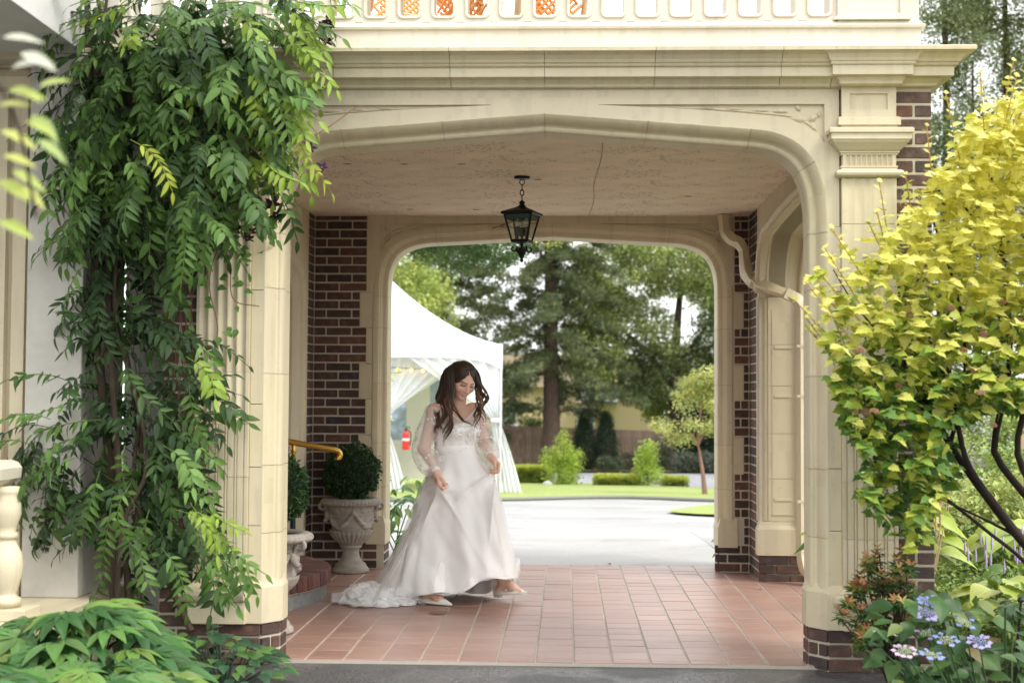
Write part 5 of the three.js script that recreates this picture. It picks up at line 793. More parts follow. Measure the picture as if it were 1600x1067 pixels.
// ---------------------------------------------------------------- clematis
{
  const O = V(-1.9, 0, .2), t = thing('flowering_climber', 'thin climber with dark purple flowers trailing over the fluted pilaster', 'climber', O.toArray());
  const st = (pts, r = .003) => part(t, 'stem', tube(pts.map(([px, py, z]) => [wx(px, z) - O.x, wy(py, z) - O.y, z - O.z]), r, 24, 5), mat({ color: [.20, .09, .045] }));
  st([[262, 900, .1], [255, 700, .1], [268, 560, .1], [262, 430, .12], [280, 330, .2]]); st([[280, 900, .1], [272, 640, .1], [285, 520, .1], [275, 400, .12], [300, 330, .2]]); st([[300, 620, .12], [322, 570, .14], [335, 520, .14], [320, 440, .14], [345, 360, .2], [400, 260, .3]]); st([[310, 330, .2], [350, 400, .16], [360, 470, .14], [400, 480, .14]]); st([[360, 200, .5], [420, 270, .45], [440, 330, .4]]); st([[460, 100, .4], [500, 60, .3], [512, 20, .2], [505, -20, .2]]); st([[440, 230, .4], [500, 200, .3], [555, 160, .2]]);
  for (let i = 0; i < 9; i++) { const x = rr(242, 300); st([[x, rr(560, 720), .1], [x + rr(-9, 9), rr(450, 540), .1], [x + rr(-20, 20), rr(380, 430), .13]], .002); }
  const lf = [leafBlade(.062, .040, { n: 5, m: 2, fold: .15, droop: .3, base: .6, tip: .9 }), leafBlade(.05, .034, { n: 5, m: 2, fold: .3, droop: .1, base: .65, tip: .9 })].map((g) => paint(g, [1, 1, 1]));
  const P = [[242, 360], [300, 300], [400, 320], [430, 360], [380, 430], [370, 520], [340, 600], [310, 620], [280, 520], [245, 520]], Q = [[300, 240], [420, 240], [450, 330], [400, 400], [320, 400]];
  for (let i = 0; i < 150; i++) { const [px, py] = inside(i < 70 ? P : Q), z = rr(.08, .2) + (i < 70 ? 0 : .15), m = part(t, 'leaf', pick(lf), pick([WM.deep, WM.mid, WM.mid, WM.pale])); place(m, V(wx(px, z), wy(py, z), z).sub(O), V(rr(-1, 1), rr(-1, .2), rr(.1, .7)), V(0, .6, 1), rr(.7, 1.15)); }
  const petal = paint(leafBlade(.052, .026, { n: 6, m: 2, fold: -.1, droop: .35, base: .8, tip: .9, wav: .4 }), [1, 1, 1]), dk = greenLeaf([.045, .010, .035]), lil = greenLeaf([.22, .12, .30]);
  for (const [px, py, z, c] of [[505, 28, .25, 0], [498, 34, .25, 0], [502, 57, .25, 0], [432, 192, .55, 0], [440, 205, .55, 0], [385, 362, .25, 0], [380, 372, .25, 0], [396, 350, .3, 0], [360, 356, .25, 0], [497, 259, .15, 1], [478, 227, .2, 1], [420, 318, .3, 0], [425, 335, .3, 0], [398, 205, .6, 0]]) {
    const f = new THREE.Group(); f.name = 'flower'; f.position.set(wx(px, z) - O.x, wy(py, z) - O.y, z - O.z); f.rotation.set(rr(.4, 1.3), rr(-.5, .5), rr(0, 6)); t.add(f);
    for (let k = 0; k < 5; k++) { const a = k * 1.2566, m = part(f, 'petal', petal, c ? lil : dk); place(m, V(0, 0, 0), V(Math.cos(a), Math.sin(a), .25), V(0, 0, 1), rr(.75, 1)); }
    part(f, 'centre', new THREE.SphereGeometry(.006, 8, 6), mat({ color: c ? [.5, .45, .3] : [.25, .2, .1] }));
  }
}
// ---------------------------------------------------------------- out-of-focus twig close to the camera
{
  const z = 4.7, t = thing('leafy_twig', 'blurred pale leafy twig very close to the viewer before the cream door trim', 'twig', [-1.2, 1.9, z]), O = V(-1.2, 1.9, z);
  const X = (px, py, dz = 0) => V(wx(px, z + dz), wy(py, z + dz), z + dz).sub(O);
  part(t, 'stem', tube([X(-90, 60), X(-30, 120), X(10, 200), X(30, 290), X(40, 340)], .0035, 20, 6), M.wood); part(t, 'stem', tube([X(-60, 90), X(0, 90), X(40, 100)], .003, 10, 6), M.wood);
  const g = paint(leafBlade(.082, .034, { n: 7, m: 4, fold: .2, droop: .25, base: .75, tip: 1 }), [1, 1, 1]), ms = [greenLeaf([.42, .50, .10]), greenLeaf([.5, .53, .12]), greenLeaf([.36, .46, .14]), greenLeaf([.55, .56, .42])];
  for (const [px, py, dx, dy, k] of [[-5, 100, 1, .35, 3], [10, 75, 1, -.3, 3], [-20, 50, 1, .1, 3], [-10, 135, 1, -.05, 0], [0, 130, 1, -.35, 1], [20, 185, 1, -.3, 0], [40, 215, .9, -.5, 2], [30, 175, .8, -.6, 2], [-20, 200, 1, -.3, 1], [-15, 240, 1, -.15, 1], [0, 265, 1, -.4, 0], [15, 290, .8, -.55, 1], [-20, 280, 1, -.45, 0], [-20, 345, 1, -.3, 0], [-25, 160, 1, .2, 1], [40, 130, .9, .4, 0]]) { const m = part(t, 'leaf', g, ms[k]); place(m, X(px, py, rr(-.1, .1)), V(dx, dy, rr(-.2, .3)), V(0, 1, .7), rr(.8, 1.1)); }
}
// ---------------------------------------------------------------- broad-leaved perennials bottom left
function palmate(n, L, w, spread) { const b = leafBlade(L, w, { n: 7, m: 4, fold: .28, droop: .4, base: .85, tip: 1.05, wav: .15 }), o = []; for (let k = 0; k < n; k++) { const a = (k / (n - 1) - .5) * spread; o.push(paint(placed(b, V(0, 0, 0), V(Math.sin(a), Math.cos(a), 0), V(0, .1, 1), .75 + .35 * Math.cos(a * .6)), [1, 1, 1].map((x) => x * rr(.85, 1.1)))); } return join(o); }
{
  const pal = [palmate(7, .17, .060, 3.6), palmate(5, .18, .066, 3.0), palmate(9, .16, .05, 4.4)], ms = [greenLeaf([.095, .21, .07], { roughness: .3 }), greenLeaf([.15, .29, .085], { roughness: .3 }), greenLeaf([.065, .15, .05], { roughness: .3 }), greenLeaf([.21, .33, .08], { roughness: .33 })];
  const mk = (label, cx, cz, n, R, hh) => { const t = thing('palmate_plant', label, 'plant', [cx, -.02, cz], 0, 'broad-leaved plants at the porch foot'); for (let i = 0; i < n; i++) { const a = i * 2.4, r = R * Math.sqrt((i + .3) / n), h = hh * (1 - .45 * (r / R) ** 2) * rr(.8, 1.1), p = V(Math.cos(a) * r, h, Math.sin(a) * r); part(t, 'stalk', tube([[p.x * .3, 0, p.z * .3], [p.x * .7, h * .6, p.z * .7], p.toArray()], .004, 8, 5), ms[0]); const m = part(t, 'leaf', pick(pal), pick(ms)); place(m, p, V(Math.cos(a) + rr(-.4, .4), rr(-.25, .25), Math.sin(a) + rr(-.4, .4) + .15), V(rr(-.3, .3), 1, rr(.1, .6)), rr(.8, 1.15)); } };
  mk('broad palmate-leaved plant in front of the vine roots', -2.12, 1.35, 60, .44, .46); mk('broad palmate-leaved plant at the corner nearest the viewer', -2.4, 2.3, 56, .46, .40); mk('broad palmate-leaved plant spreading toward the asphalt', -1.82, 1.95, 50, .42, .32); mk('broad palmate-leaved plant against the porch slab', -2.75, 1.75, 40, .40, .44);
}
{
  const O = [-1.66, -.02, .62], t = thing('low_plant', 'low plant with rounded bluish-green leaves at the brick foot of the pier', 'plant', O), ms = [greenLeaf([.045, .11, .055], { roughness: .3 }), greenLeaf([.07, .16, .075], { roughness: .3 }), greenLeaf([.12, .24, .06], { roughness: .35 })], g = [paint(leafBlade(.10, .062, { n: 6, m: 4, fold: .2, droop: .25, base: .72, tip: .85 }), [1, 1, 1]), paint(leafBlade(.085, .05, { n: 6, m: 4, fold: .1, droop: .4, base: .7, tip: .9 }), [1, 1, 1])];
  for (let i = 0; i < 120; i++) { const a = i * 2.4, r = .30 * Math.sqrt(i / 120), h = .27 * (1 - (r / .3) ** 2 * .7) * rr(.6, 1.1) + (i % 9 === 0 ? .06 : 0); const x = Math.cos(a) * r - (h > .2 ? .06 : 0), zz = Math.sin(a) * r; if (i % 3 === 0) part(t, 'stem', tube([[x * .2, 0, zz * .2], [x, h, zz]], .003, 4, 5), ms[0]); const m = part(t, 'leaf', pick(g), pick(ms)); place(m, V(x, h, zz), V(Math.cos(a), rr(-.3, .4), Math.sin(a) + .3), V(0, 1, .4), rr(.75, 1.1)); }
}
// ---------------------------------------------------------------- golden shrub on the right
function lobed(s, seedK) { // three-lobed toothed leaf, folded along the midrib
  const o = [[0, 0], [.14, -.03], [.34, .06], [.56, .24], [.42, .34], [.38, .44], [.47, .60], [.29, .62], [.24, .78], [.10, .90], [0, 1.12]]; const L = [...o, ...o.slice(1, -1).reverse().map(([x, y]) => [-x, y])]; const pos = [], idx = [], uv = []; const z = (x, y) => .14 * Math.abs(x) - .22 * y * y + .03 * Math.sin(x * 13 + seedK);
  pos.push(0, .42 * s, z(0, .42) * s); uv.push(.5, .42); for (const [x, y] of L) { pos.push(x * s * .95, y * s, z(x, y) * s); uv.push(.5 + x, y); } for (let i = 0; i < L.length; i++) idx.push(0, 1 + i, 1 + (i + 1) % L.length); return tri(pos, idx, uv);
}
{
  const O = V(2.62, -.02, .35), t = thing('golden_shrub', 'tall golden-leaved shrub with brown seed clusters beside the right pier', 'shrub', O.toArray());
  const mB = mat({ color: [.045, .025, .02], map: tBark, roughness: .9, bumpMap: tBark, bumpScale: .004 });
  const S = (a, r, seg = 30) => part(t, 'branch', boxUV(tube(a.map(([px, py, z]) => V(wx(px, z), wy(py, z), z).sub(O)), r, seg, 8, (u) => 1.1 - .65 * u)), mB);
  S([[1690, 1040, .4], [1640, 900, .45], [1580, 830, .5], [1515, 745, .55], [1478, 690, .6], [1430, 600, .7], [1380, 500, .7]], .026); S([[1690, 1040, .4], [1650, 900, .5], [1600, 850, .6], [1545, 780, .6], [1505, 720, .65], [1490, 660, .7], [1475, 560, .75]], .022); S([[1695, 1040, .4], [1660, 880, .4], [1610, 790, .4], [1570, 740, .45], [1545, 700, .5], [1553, 650, .5], [1570, 560, .55], [1560, 400, .6], [1540, 250, .6]], .022); S([[1700, 1040, .4], [1670, 880, .5], [1605, 760, .55], [1580, 700, .6], [1590, 640, .6], [1610, 520, .6], [1600, 320, .6]], .02);
  S([[1700, 1040, .3], [1600, 880, .3], [1530, 820, .35], [1480, 780, .4], [1430, 740, .5], [1390, 740, .6]], .012); S([[1580, 830, .5], [1520, 800, .5], [1465, 775, .5]], .008, 16); S([[1515, 745, .55], [1455, 660, .7], [1400, 640, .8], [1340, 620, .8]], .010, 20); S([[1478, 690, .6], [1500, 600, .7], [1495, 480, .8], [1450, 330, .8]], .010, 20); S([[1600, 640, .55], [1640, 500, .5], [1660, 300, .5]], .014, 20); S([[1430, 600, .7], [1370, 520, .8], [1330, 470, .8], [1300, 420, .75]], .006, 20); S([[1560, 400, .6], [1480, 300, .7], [1440, 300, .8]], .006, 16);
  const top = [[1290, 560], [1300, 470], [1345, 400], [1400, 350], [1470, 245], [1520, 175], [1590, 150], [1680, 130], [1750, 300], [1750, 640]];
  const R = [...top, [1690, 640], [1600, 630], [1530, 640], [1470, 660], [1475, 760], [1430, 850], [1385, 830], [1345, 780], [1330, 700], [1300, 650]];
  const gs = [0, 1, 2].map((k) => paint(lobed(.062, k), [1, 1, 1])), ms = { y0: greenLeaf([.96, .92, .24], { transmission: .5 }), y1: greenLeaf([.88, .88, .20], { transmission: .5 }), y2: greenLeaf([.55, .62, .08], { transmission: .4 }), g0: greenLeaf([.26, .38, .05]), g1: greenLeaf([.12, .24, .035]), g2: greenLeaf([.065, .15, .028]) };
  const rest = {}; let n = 0; const cand = [];
  for (let i = 0; i < 1900; i++) {
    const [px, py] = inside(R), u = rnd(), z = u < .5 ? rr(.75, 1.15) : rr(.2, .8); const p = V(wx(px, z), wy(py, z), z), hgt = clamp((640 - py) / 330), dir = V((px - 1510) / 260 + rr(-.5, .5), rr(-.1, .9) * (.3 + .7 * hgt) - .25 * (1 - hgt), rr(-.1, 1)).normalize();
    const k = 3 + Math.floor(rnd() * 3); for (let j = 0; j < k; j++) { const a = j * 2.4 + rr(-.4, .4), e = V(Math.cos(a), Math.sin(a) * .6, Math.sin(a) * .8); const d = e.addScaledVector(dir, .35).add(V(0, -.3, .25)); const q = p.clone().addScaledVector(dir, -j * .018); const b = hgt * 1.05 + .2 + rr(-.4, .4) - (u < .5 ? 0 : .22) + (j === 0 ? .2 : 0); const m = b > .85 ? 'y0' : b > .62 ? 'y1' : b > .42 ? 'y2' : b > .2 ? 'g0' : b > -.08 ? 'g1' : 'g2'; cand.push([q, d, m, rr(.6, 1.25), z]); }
  }
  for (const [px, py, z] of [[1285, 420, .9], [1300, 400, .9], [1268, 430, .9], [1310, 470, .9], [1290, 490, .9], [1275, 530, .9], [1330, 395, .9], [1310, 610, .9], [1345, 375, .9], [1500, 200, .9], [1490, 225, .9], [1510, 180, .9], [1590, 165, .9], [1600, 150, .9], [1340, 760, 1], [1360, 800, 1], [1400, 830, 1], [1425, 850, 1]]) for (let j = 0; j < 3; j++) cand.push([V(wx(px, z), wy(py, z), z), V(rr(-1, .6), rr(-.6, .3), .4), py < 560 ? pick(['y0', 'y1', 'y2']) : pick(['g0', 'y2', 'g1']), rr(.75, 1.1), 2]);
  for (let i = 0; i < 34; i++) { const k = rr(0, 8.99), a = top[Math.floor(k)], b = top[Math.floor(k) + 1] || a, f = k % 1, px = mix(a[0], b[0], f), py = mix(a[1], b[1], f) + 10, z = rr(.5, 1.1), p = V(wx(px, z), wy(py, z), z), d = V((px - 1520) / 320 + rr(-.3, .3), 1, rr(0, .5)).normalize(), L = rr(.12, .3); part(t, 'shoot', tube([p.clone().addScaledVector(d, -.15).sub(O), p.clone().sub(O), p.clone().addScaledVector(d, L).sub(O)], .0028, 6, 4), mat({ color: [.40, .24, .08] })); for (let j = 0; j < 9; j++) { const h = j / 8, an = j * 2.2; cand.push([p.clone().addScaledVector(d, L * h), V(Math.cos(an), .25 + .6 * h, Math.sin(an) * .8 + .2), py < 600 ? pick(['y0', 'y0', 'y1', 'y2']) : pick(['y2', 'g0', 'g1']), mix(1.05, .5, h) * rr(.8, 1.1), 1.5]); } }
  cand.sort((a, b) => b[4] - a[4]);
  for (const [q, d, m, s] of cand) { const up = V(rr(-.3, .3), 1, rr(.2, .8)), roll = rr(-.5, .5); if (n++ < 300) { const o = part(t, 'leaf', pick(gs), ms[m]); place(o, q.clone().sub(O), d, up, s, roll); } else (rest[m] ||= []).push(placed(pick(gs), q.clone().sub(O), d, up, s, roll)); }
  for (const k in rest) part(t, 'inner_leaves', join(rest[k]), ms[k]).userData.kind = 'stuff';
  const head = (() => { const L = []; for (let i = 0; i < 26; i++) { const y = 1 - 1.5 * i / 26, a = i * 2.4, r = Math.sqrt(Math.max(0, 1 - y * y)); L.push(new THREE.IcosahedronGeometry(.0055, 0).translate(Math.cos(a) * r * .021, y * .014, Math.sin(a) * r * .021)); } return join(L); })(), mh = [mat({ color: [.26, .125, .065] }), mat({ color: [.30, .165, .09] }), mat({ color: [.19, .095, .05] })];
  for (const [px, py] of [[1365, 505], [1345, 565], [1332, 640], [1348, 641], [1450, 540], [1418, 490], [1475, 590], [1500, 545], [1535, 588], [1525, 610], [1515, 575], [1560, 620], [1545, 660], [1452, 705], [1432, 700], [1575, 530], [1585, 500], [1362, 640], [1400, 600], [1530, 520], [1590, 600], [1340, 545], [1480, 480], [1560, 470], [1470, 660]]) { const z = rr(.95, 1.2), m = part(t, 'seed_cluster', head, pick(mh)); m.position.copy(V(wx(px, z), wy(py, z), z).sub(O)); m.rotation.set(rr(.2, .8), rr(0, 6), rr(-.3, .3)); m.scale.setScalar(rr(.6, .95)); }
}
// ---------------------------------------------------------------- pieris, hydrangea, hostas bottom right
{
  const O = V(1.62, -.02, .42), t = thing('evergreen_shrub', 'small evergreen shrub with orange-red new tips at the foot of the right pier', 'shrub', O.toArray()), lf = paint(leafBlade(.052, .015, { n: 4, m: 2, fold: .2, droop: .15, base: .8 }), [1, 1, 1]);
  const ms = [greenLeaf([.05, .11, .03]), greenLeaf([.08, .16, .04]), greenLeaf([.30, .32, .06]), greenLeaf([.62, .33, .13]), greenLeaf([.46, .21, .10]), greenLeaf([.72, .52, .18])];
  const wh = (k) => { const L = [[], [], []]; for (let j = 0; j < 20; j++) { const a = j * 2.4, tier = Math.floor(j / 7), e = [-.1, .35, .9][tier]; L[tier].push(placed(lf, V(0, tier * .016, 0), V(Math.cos(a), e, Math.sin(a)), V(0, 1, 0), [1.1, 1.05, .95][tier] * rr(.85, 1.1))); } return L.map(join); };
  const W = [wh(0), wh(1), wh(2)];
  const tips = []; for (let i = 0; i < 105; i++) { const [px, py] = inside([[1305, 960], [1320, 925], [1345, 880], [1375, 850], [1410, 860], [1420, 900], [1430, 920], [1400, 990], [1370, 1010], [1330, 1010]]); tips.push([px, py]); }
  tips.forEach(([px, py], i) => { const z = rr(.2, .6), p = V(wx(px, z), wy(py, z), z).sub(O), red = rnd() < .75 || py < 890 || px < 1345, w = W[i % 3], s = new THREE.Group(); s.name = 'sprig'; s.position.copy(p); s.rotation.set(rr(-.3, .6), rr(0, 6), rr(-.5, .5)); s.scale.setScalar(rr(.75, 1.1)); t.add(s); const dk = pick([ms[0], ms[1]]); part(s, 'leaf_whorl', w[0], dk); part(s, 'leaf_whorl', w[1], red ? pick([ms[2], ms[1]]) : dk); part(s, 'leaf_whorl', w[2], red ? pick([ms[3], ms[3], ms[4], ms[5]]) : ms[1]); if (i % 2) part(t, 'twig', tube([[rr(-.03, .03), .02, -.05], [p.x * .6, p.y * .6, p.z * .5], p.toArray()], .0035, 8, 5), M.wood); });
}
{
  const O = V(2.05, -.02, 1.0), t = thing('hydrangea', 'lacecap hydrangea with blue and lilac flower heads and broad dark leaves', 'hydrangea', O.toArray()), g = [paint(leafBlade(.125, .08, { n: 8, m: 4, fold: .2, droop: .35, base: .75, tip: .95, ser: .05 }), [1, 1, 1]), paint(leafBlade(.105, .066, { n: 8, m: 4, fold: .3, droop: .2, base: .72, tip: .95, ser: .06 }), [1, 1, 1])];
  const ms = [greenLeaf([.045, .105, .032], { roughness: .45 }), greenLeaf([.065, .145, .04], { roughness: .45 }), greenLeaf([.10, .19, .05], { roughness: .45 }), greenLeaf([.19, .25, .07]), greenLeaf([.22, .17, .07])];
  const R = [[1350, 980], [1390, 930], [1430, 915], [1520, 930], [1600, 930], [1640, 1000], [1640, 1080], [1380, 1090], [1360, 1040]];
  for (let i = 0; i < 190; i++) { const [px, py] = inside(R), z = rr(.5, 1.2), p = V(wx(px, z), wy(py, z), z).sub(O), m = part(t, 'leaf', pick(g), pick(ms.slice(0, i % 12 === 0 ? 5 : i % 4 === 0 ? 4 : 3))); place(m, p, V(rr(-1, 1) + (px - 1480) / 220, rr(-.7, .35), rr(.05, 1)), V(0, 1, .5), rr(.7, 1.1), rr(-.3, .3)); if (i % 5 === 0) part(t, 'stem', tube([[p.x * .4, 0, p.z * .4 - .1], [p.x * .8, p.y * .6, p.z * .8 - .05], p.toArray()], .005, 8, 5), ms[1]); }
  const pt = paint(leafBlade(.021, .021, { n: 4, m: 2, fold: .1, droop: .15, base: .8, tip: .6 }), [1, 1, 1]), blue = greenLeaf([.34, .41, .78], { roughness: .7 }), lil = greenLeaf([.52, .45, .74], { roughness: .7 }), pink = greenLeaf([.72, .56, .70], { roughness: .7 }), bud = mat({ color: [.42, .46, .32] }), bud2 = mat({ color: [.35, .40, .66] });
  for (const [px, py, z, c, n] of [[1444, 936, 1.05, blue, 9], [1440, 955, 1.12, lil, 12], [1406, 1012, 1.25, pink, 10], [1448, 1018, 1.3, blue, 7], [1470, 994, 1.2, blue, 6], [1520, 996, 1.2, lil, 9], [1498, 967, 1.1, blue, 4], [1377, 986, 1.05, pink, 4], [1440, 985, 1.0, lil, 3]]) {
    const f = new THREE.Group(); f.name = 'flower_head'; f.position.copy(V(wx(px, z), wy(py, z), z).sub(O)); f.rotation.set(rr(.25, .6), rr(0, 6), rr(-.25, .25)); f.position.y += .015; f.scale.setScalar(.75); t.add(f);
    const L = []; for (let i = 0; i < 40; i++) { const a = i * 2.4, r = .042 * Math.sqrt(i / 40); L.push(new THREE.IcosahedronGeometry(.0036, 0).translate(Math.cos(a) * r, .006 * (1 - r / .05) + rr(-.003, .003), Math.sin(a) * r)); } part(f, 'buds', join(L), c === pink ? bud : n > 8 ? bud2 : bud);
    for (let i = 0; i < n; i++) { const a = i / n * 6.283 + rr(-.2, .2), c0 = V(Math.cos(a) * .06, rr(-.006, .008), Math.sin(a) * .06), L2 = []; for (let k = 0; k < 4; k++) { const b = k * 1.571 + a; L2.push(placed(pt, c0, V(Math.cos(b), .15, Math.sin(b)), V(Math.cos(a) * .4, 1, Math.sin(a) * .4), rr(.85, 1.15))); } part(f, 'floret', join(L2), c); }
    part(t, 'stem', tube([[(f.position.x) * .6, 0, f.position.z - .15], f.position.clone().add(V(0, -.005, 0)).toArray()], .004, 6, 5), ms[1]);
  }
}
function hostaLeaf(L, w) { return leafBlade(L, w, { n: 9, m: 6, fold: .22, droop: .5, base: .62, tip: .85 }); }
function hosta(name, label, p, n, L, w, h, cols, group) { const t = thing(name, label, 'hosta', p, 0, group), g = [paint(hostaLeaf(L, w), [1, 1, 1]), paint(hostaLeaf(L * .85, w * .9), [1, 1, 1])], ms = cols.map((c) => greenLeaf(c, { roughness: .45 })); for (let i = 0; i < n; i++) { const a = i * 2.4, r = L * .5 * Math.sqrt((i + 1) / n), y = h * rr(.65, 1.1) * (1 - .3 * r / L); part(t, 'stalk', tube([[0, 0, 0], [Math.cos(a) * r * .6, y * .8, Math.sin(a) * r * .6], [Math.cos(a) * r, y, Math.sin(a) * r]], .005, 6, 5), ms[0]); const m = part(t, 'leaf', pick(g), pick(ms)); place(m, V(Math.cos(a) * r, y, Math.sin(a) * r), V(Math.cos(a), rr(-.25, .3), Math.sin(a) + .15), V(0, 1, .3), rr(.8, 1.1)); } return t; }
hosta('hosta', 'chartreuse hosta with broad pale leaves at the corner in front of the hydrangea', [2.15, -.02, 1.95], 18, .17, .12, .27, [[.46, .50, .10], [.40, .48, .10], [.26, .38, .10], [.5, .52, .3]]);
hosta('hosta', 'lime hosta growing right behind the hydrangea flowers', [2.3, -.02, -.2], 20, .26, .18, .46, [[.42, .50, .08], [.30, .42, .07], [.5, .54, .12]]); hosta('hosta', 'lime hosta with upright leaves beside the brick corner under the shrub', [2.28, -.02, -1.9], 22, .3, .2, .68, [[.48, .54, .06], [.4, .5, .07]]); hosta('hosta', 'large lime hosta further back in the garden bed', [3.1, -.02, -2.6], 22, .3, .2, .55, [[.34, .46, .07], [.44, .52, .08]]); hosta('hosta', 'green hosta at the picture edge below the golden shrub branches', [2.72, -.02, .15], 18, .24, .16, .5, [[.16, .28, .06], [.24, .36, .07]]); hosta('hosta', 'dark-leaved hosta in the shade behind the stake', [2.7, -.02, -1.1], 18, .24, .15, .42, [[.10, .2, .06], [.16, .28, .07]]);
{ const t = thing('garden_stake', 'thin black stake standing in the flower bed behind the hydrangea', 'stake', [2.15, -.02, .6]); part(t, 'rod', tube([[0, 0, 0], [.015, .3, 0], [.03, .46, 0]], .006, 6, 6), mat({ color: [.01, .01, .012] })); part(t, 'cap', lathe([[.001, 0], [.016, .005], [.018, .02], [.001, .03]], 12), mat({ color: [.012, .012, .014], roughness: .5 }), [.03, .45, 0]); }
// loose planting further back: grasses, flower spikes, red maple
{
  const blade = (h, w) => { const L = []; for (let i = 0; i < 60; i++) { const a = rr(0, 6.28), l = h * rr(.6, 1.1), b = rr(.2, .6) * l; L.push(grid(1, 5, (u, v) => [Math.cos(a) * b * v * v + (u - .5) * w * (1 - v) * Math.sin(a), l * v * (1 - .15 * v), Math.sin(a) * b * v * v - (u - .5) * w * (1 - v) * Math.cos(a)])); } return paint(join(L), [1, 1, 1]); };
  const mk = (label, p, h, c) => { const t = thing('grass_clump', label, 'grass', p, 0, 'grass clumps in the garden bed'); part(t, 'blades', blade(h, .012), greenLeaf(c)).userData.kind = 'stuff'; const sp = mat({ color: [.55, .38, .25] }); for (let i = 0; i < 7; i++) { const x = rr(-.15, .15), l = h * rr(1.05, 1.4); part(t, 'flower_stalk', join([tube([[x * .3, 0, 0], [x, l, rr(-.1, .1)]], .003, 4, 4), lathe([[.001, 0], [.009, .02], [.007, .1], [.001, .14]], 6).translate(x, l, 0)]), sp); } };
  mk('pale grass clump with pinkish spikes next to the brick corner', [2.12, -.02, -1.2], .55, [.30, .38, .12]); mk('pale grass clump with pinkish spikes behind the lime hosta', [2.75, -.02, -3.2], .75, [.34, .40, .15]); mk('tall grass clump at the back of the garden bed', [3.9, -.02, -4.5], .8, [.28, .38, .12]);
  const tv = (label, p, c) => { const t = thing('flowering_perennial', label, 'flowers', p, 0, 'lavender flower spikes in the bed'), it = []; for (let i = 0; i < 90; i++) it.push({ p: V(rr(-.28, .28), rr(.05, .42), rr(-.2, .2)), s: rr(.35, .6), c: vary([.22, .32, .10], .3) }); crownMesh(t, 'foliage', G.small, it); for (let i = 0; i < 26; i++) { const x = rr(-.28, .28), h = rr(.40, .62); part(t, 'flower_spike', lathe([[.001, 0], [.006, .01], [.007, .04], [.004, .07], [.001, .09]], 7).translate(x, h, rr(-.15, .15)), mat({ color: c })); } };
  tv('lavender flower spikes beside the lime hosta', [2.55, -.02, -.75], [.48, .38, .62]); tv('white and lilac flower spikes at the back of the bed', [3.3, -.02, -2.0], [.62, .58, .66]);
  const r = thing('red_maple', 'small red-leaved shrub glimpsed through the golden shrub branches', 'shrub', [4.3, -.02, -3.4]); part(r, 'trunk', trunkGeo([[0, 0, 0], [.05, .5, 0], [0, 1, 0]], .03, 8), mBark); crownMesh(r, 'foliage', G.fine, lobes([[0, 1.15, 0, .36, .45, .3], [.5, .95, .1, .4, .4, .3]], 130, [.34, .07, .05], { size: .5, k: .3 }));
  { const it = []; for (let i = 0; i < 2600; i++) { const x = rr(1.98, 7), z = rr(-5.2, .4), y = .02 + rr(0, .30) * (.4 + fbm(x * 1.3, z * 1.3, 4, 2)); it.push({ p: V(x, y, z), s: rr(.5, 1), c: vary(fbm(x * 2, z * 2, 9, 2) > .5 ? [.22, .33, .09] : [.12, .21, .06], .4, .25) }); } const g = crownMesh(scene, 'ground_cover', G.small, it); tag(g, 'mixed low green ground cover filling the garden bed', 'ground cover'); }
  for (const [l, x, z, w, h, c] of [['rounded fresh-green bush at the end of the garden bed beside the porch corner', 2.9, -6.6, .9, .75, [.26, .38, .10]], ['feathery pale green bush beyond the hostas', 3.9, -5.6, .8, .6, [.34, .42, .16]], ['dark green bush behind the red-leaved shrub', 5.6, -7.4, 1.3, 1.0, [.13, .22, .07]]]) { const q = thing('garden_bush', l, 'bush', [x, -.02, z]); part(q, 'stem', trunkGeo([[0, 0, 0], [.03, .3, 0], [0, h, 0]], .025, 8), mBark); crownMesh(q, 'foliage', G.small, lobes([[0, h * .55, 0, w, h * .55, w * .8], [w * .4, h * .8, 0, w * .5, h * .4, w * .5]], 420, c, { size: 1.1, hole: .22 })); }
  const b = thing('leafy_shrub', 'light green leafy shrub filling the back of the garden bed', 'shrub', [4.6, -.02, -6.2]); part(b, 'trunk', trunkGeo([[0, 0, 0], [.05, .5, 0], [0, 1, 0]], .03, 8), mBark); crownMesh(b, 'foliage', G.fine, lobes([[-1.1, .6, 0, .8, .6, .5], [.4, .7, 0, 1, .7, .6], [1.8, .8, .4, 1, .8, .6]], 420, [.26, .36, .10], { size: .55, hole: .2 }));
}
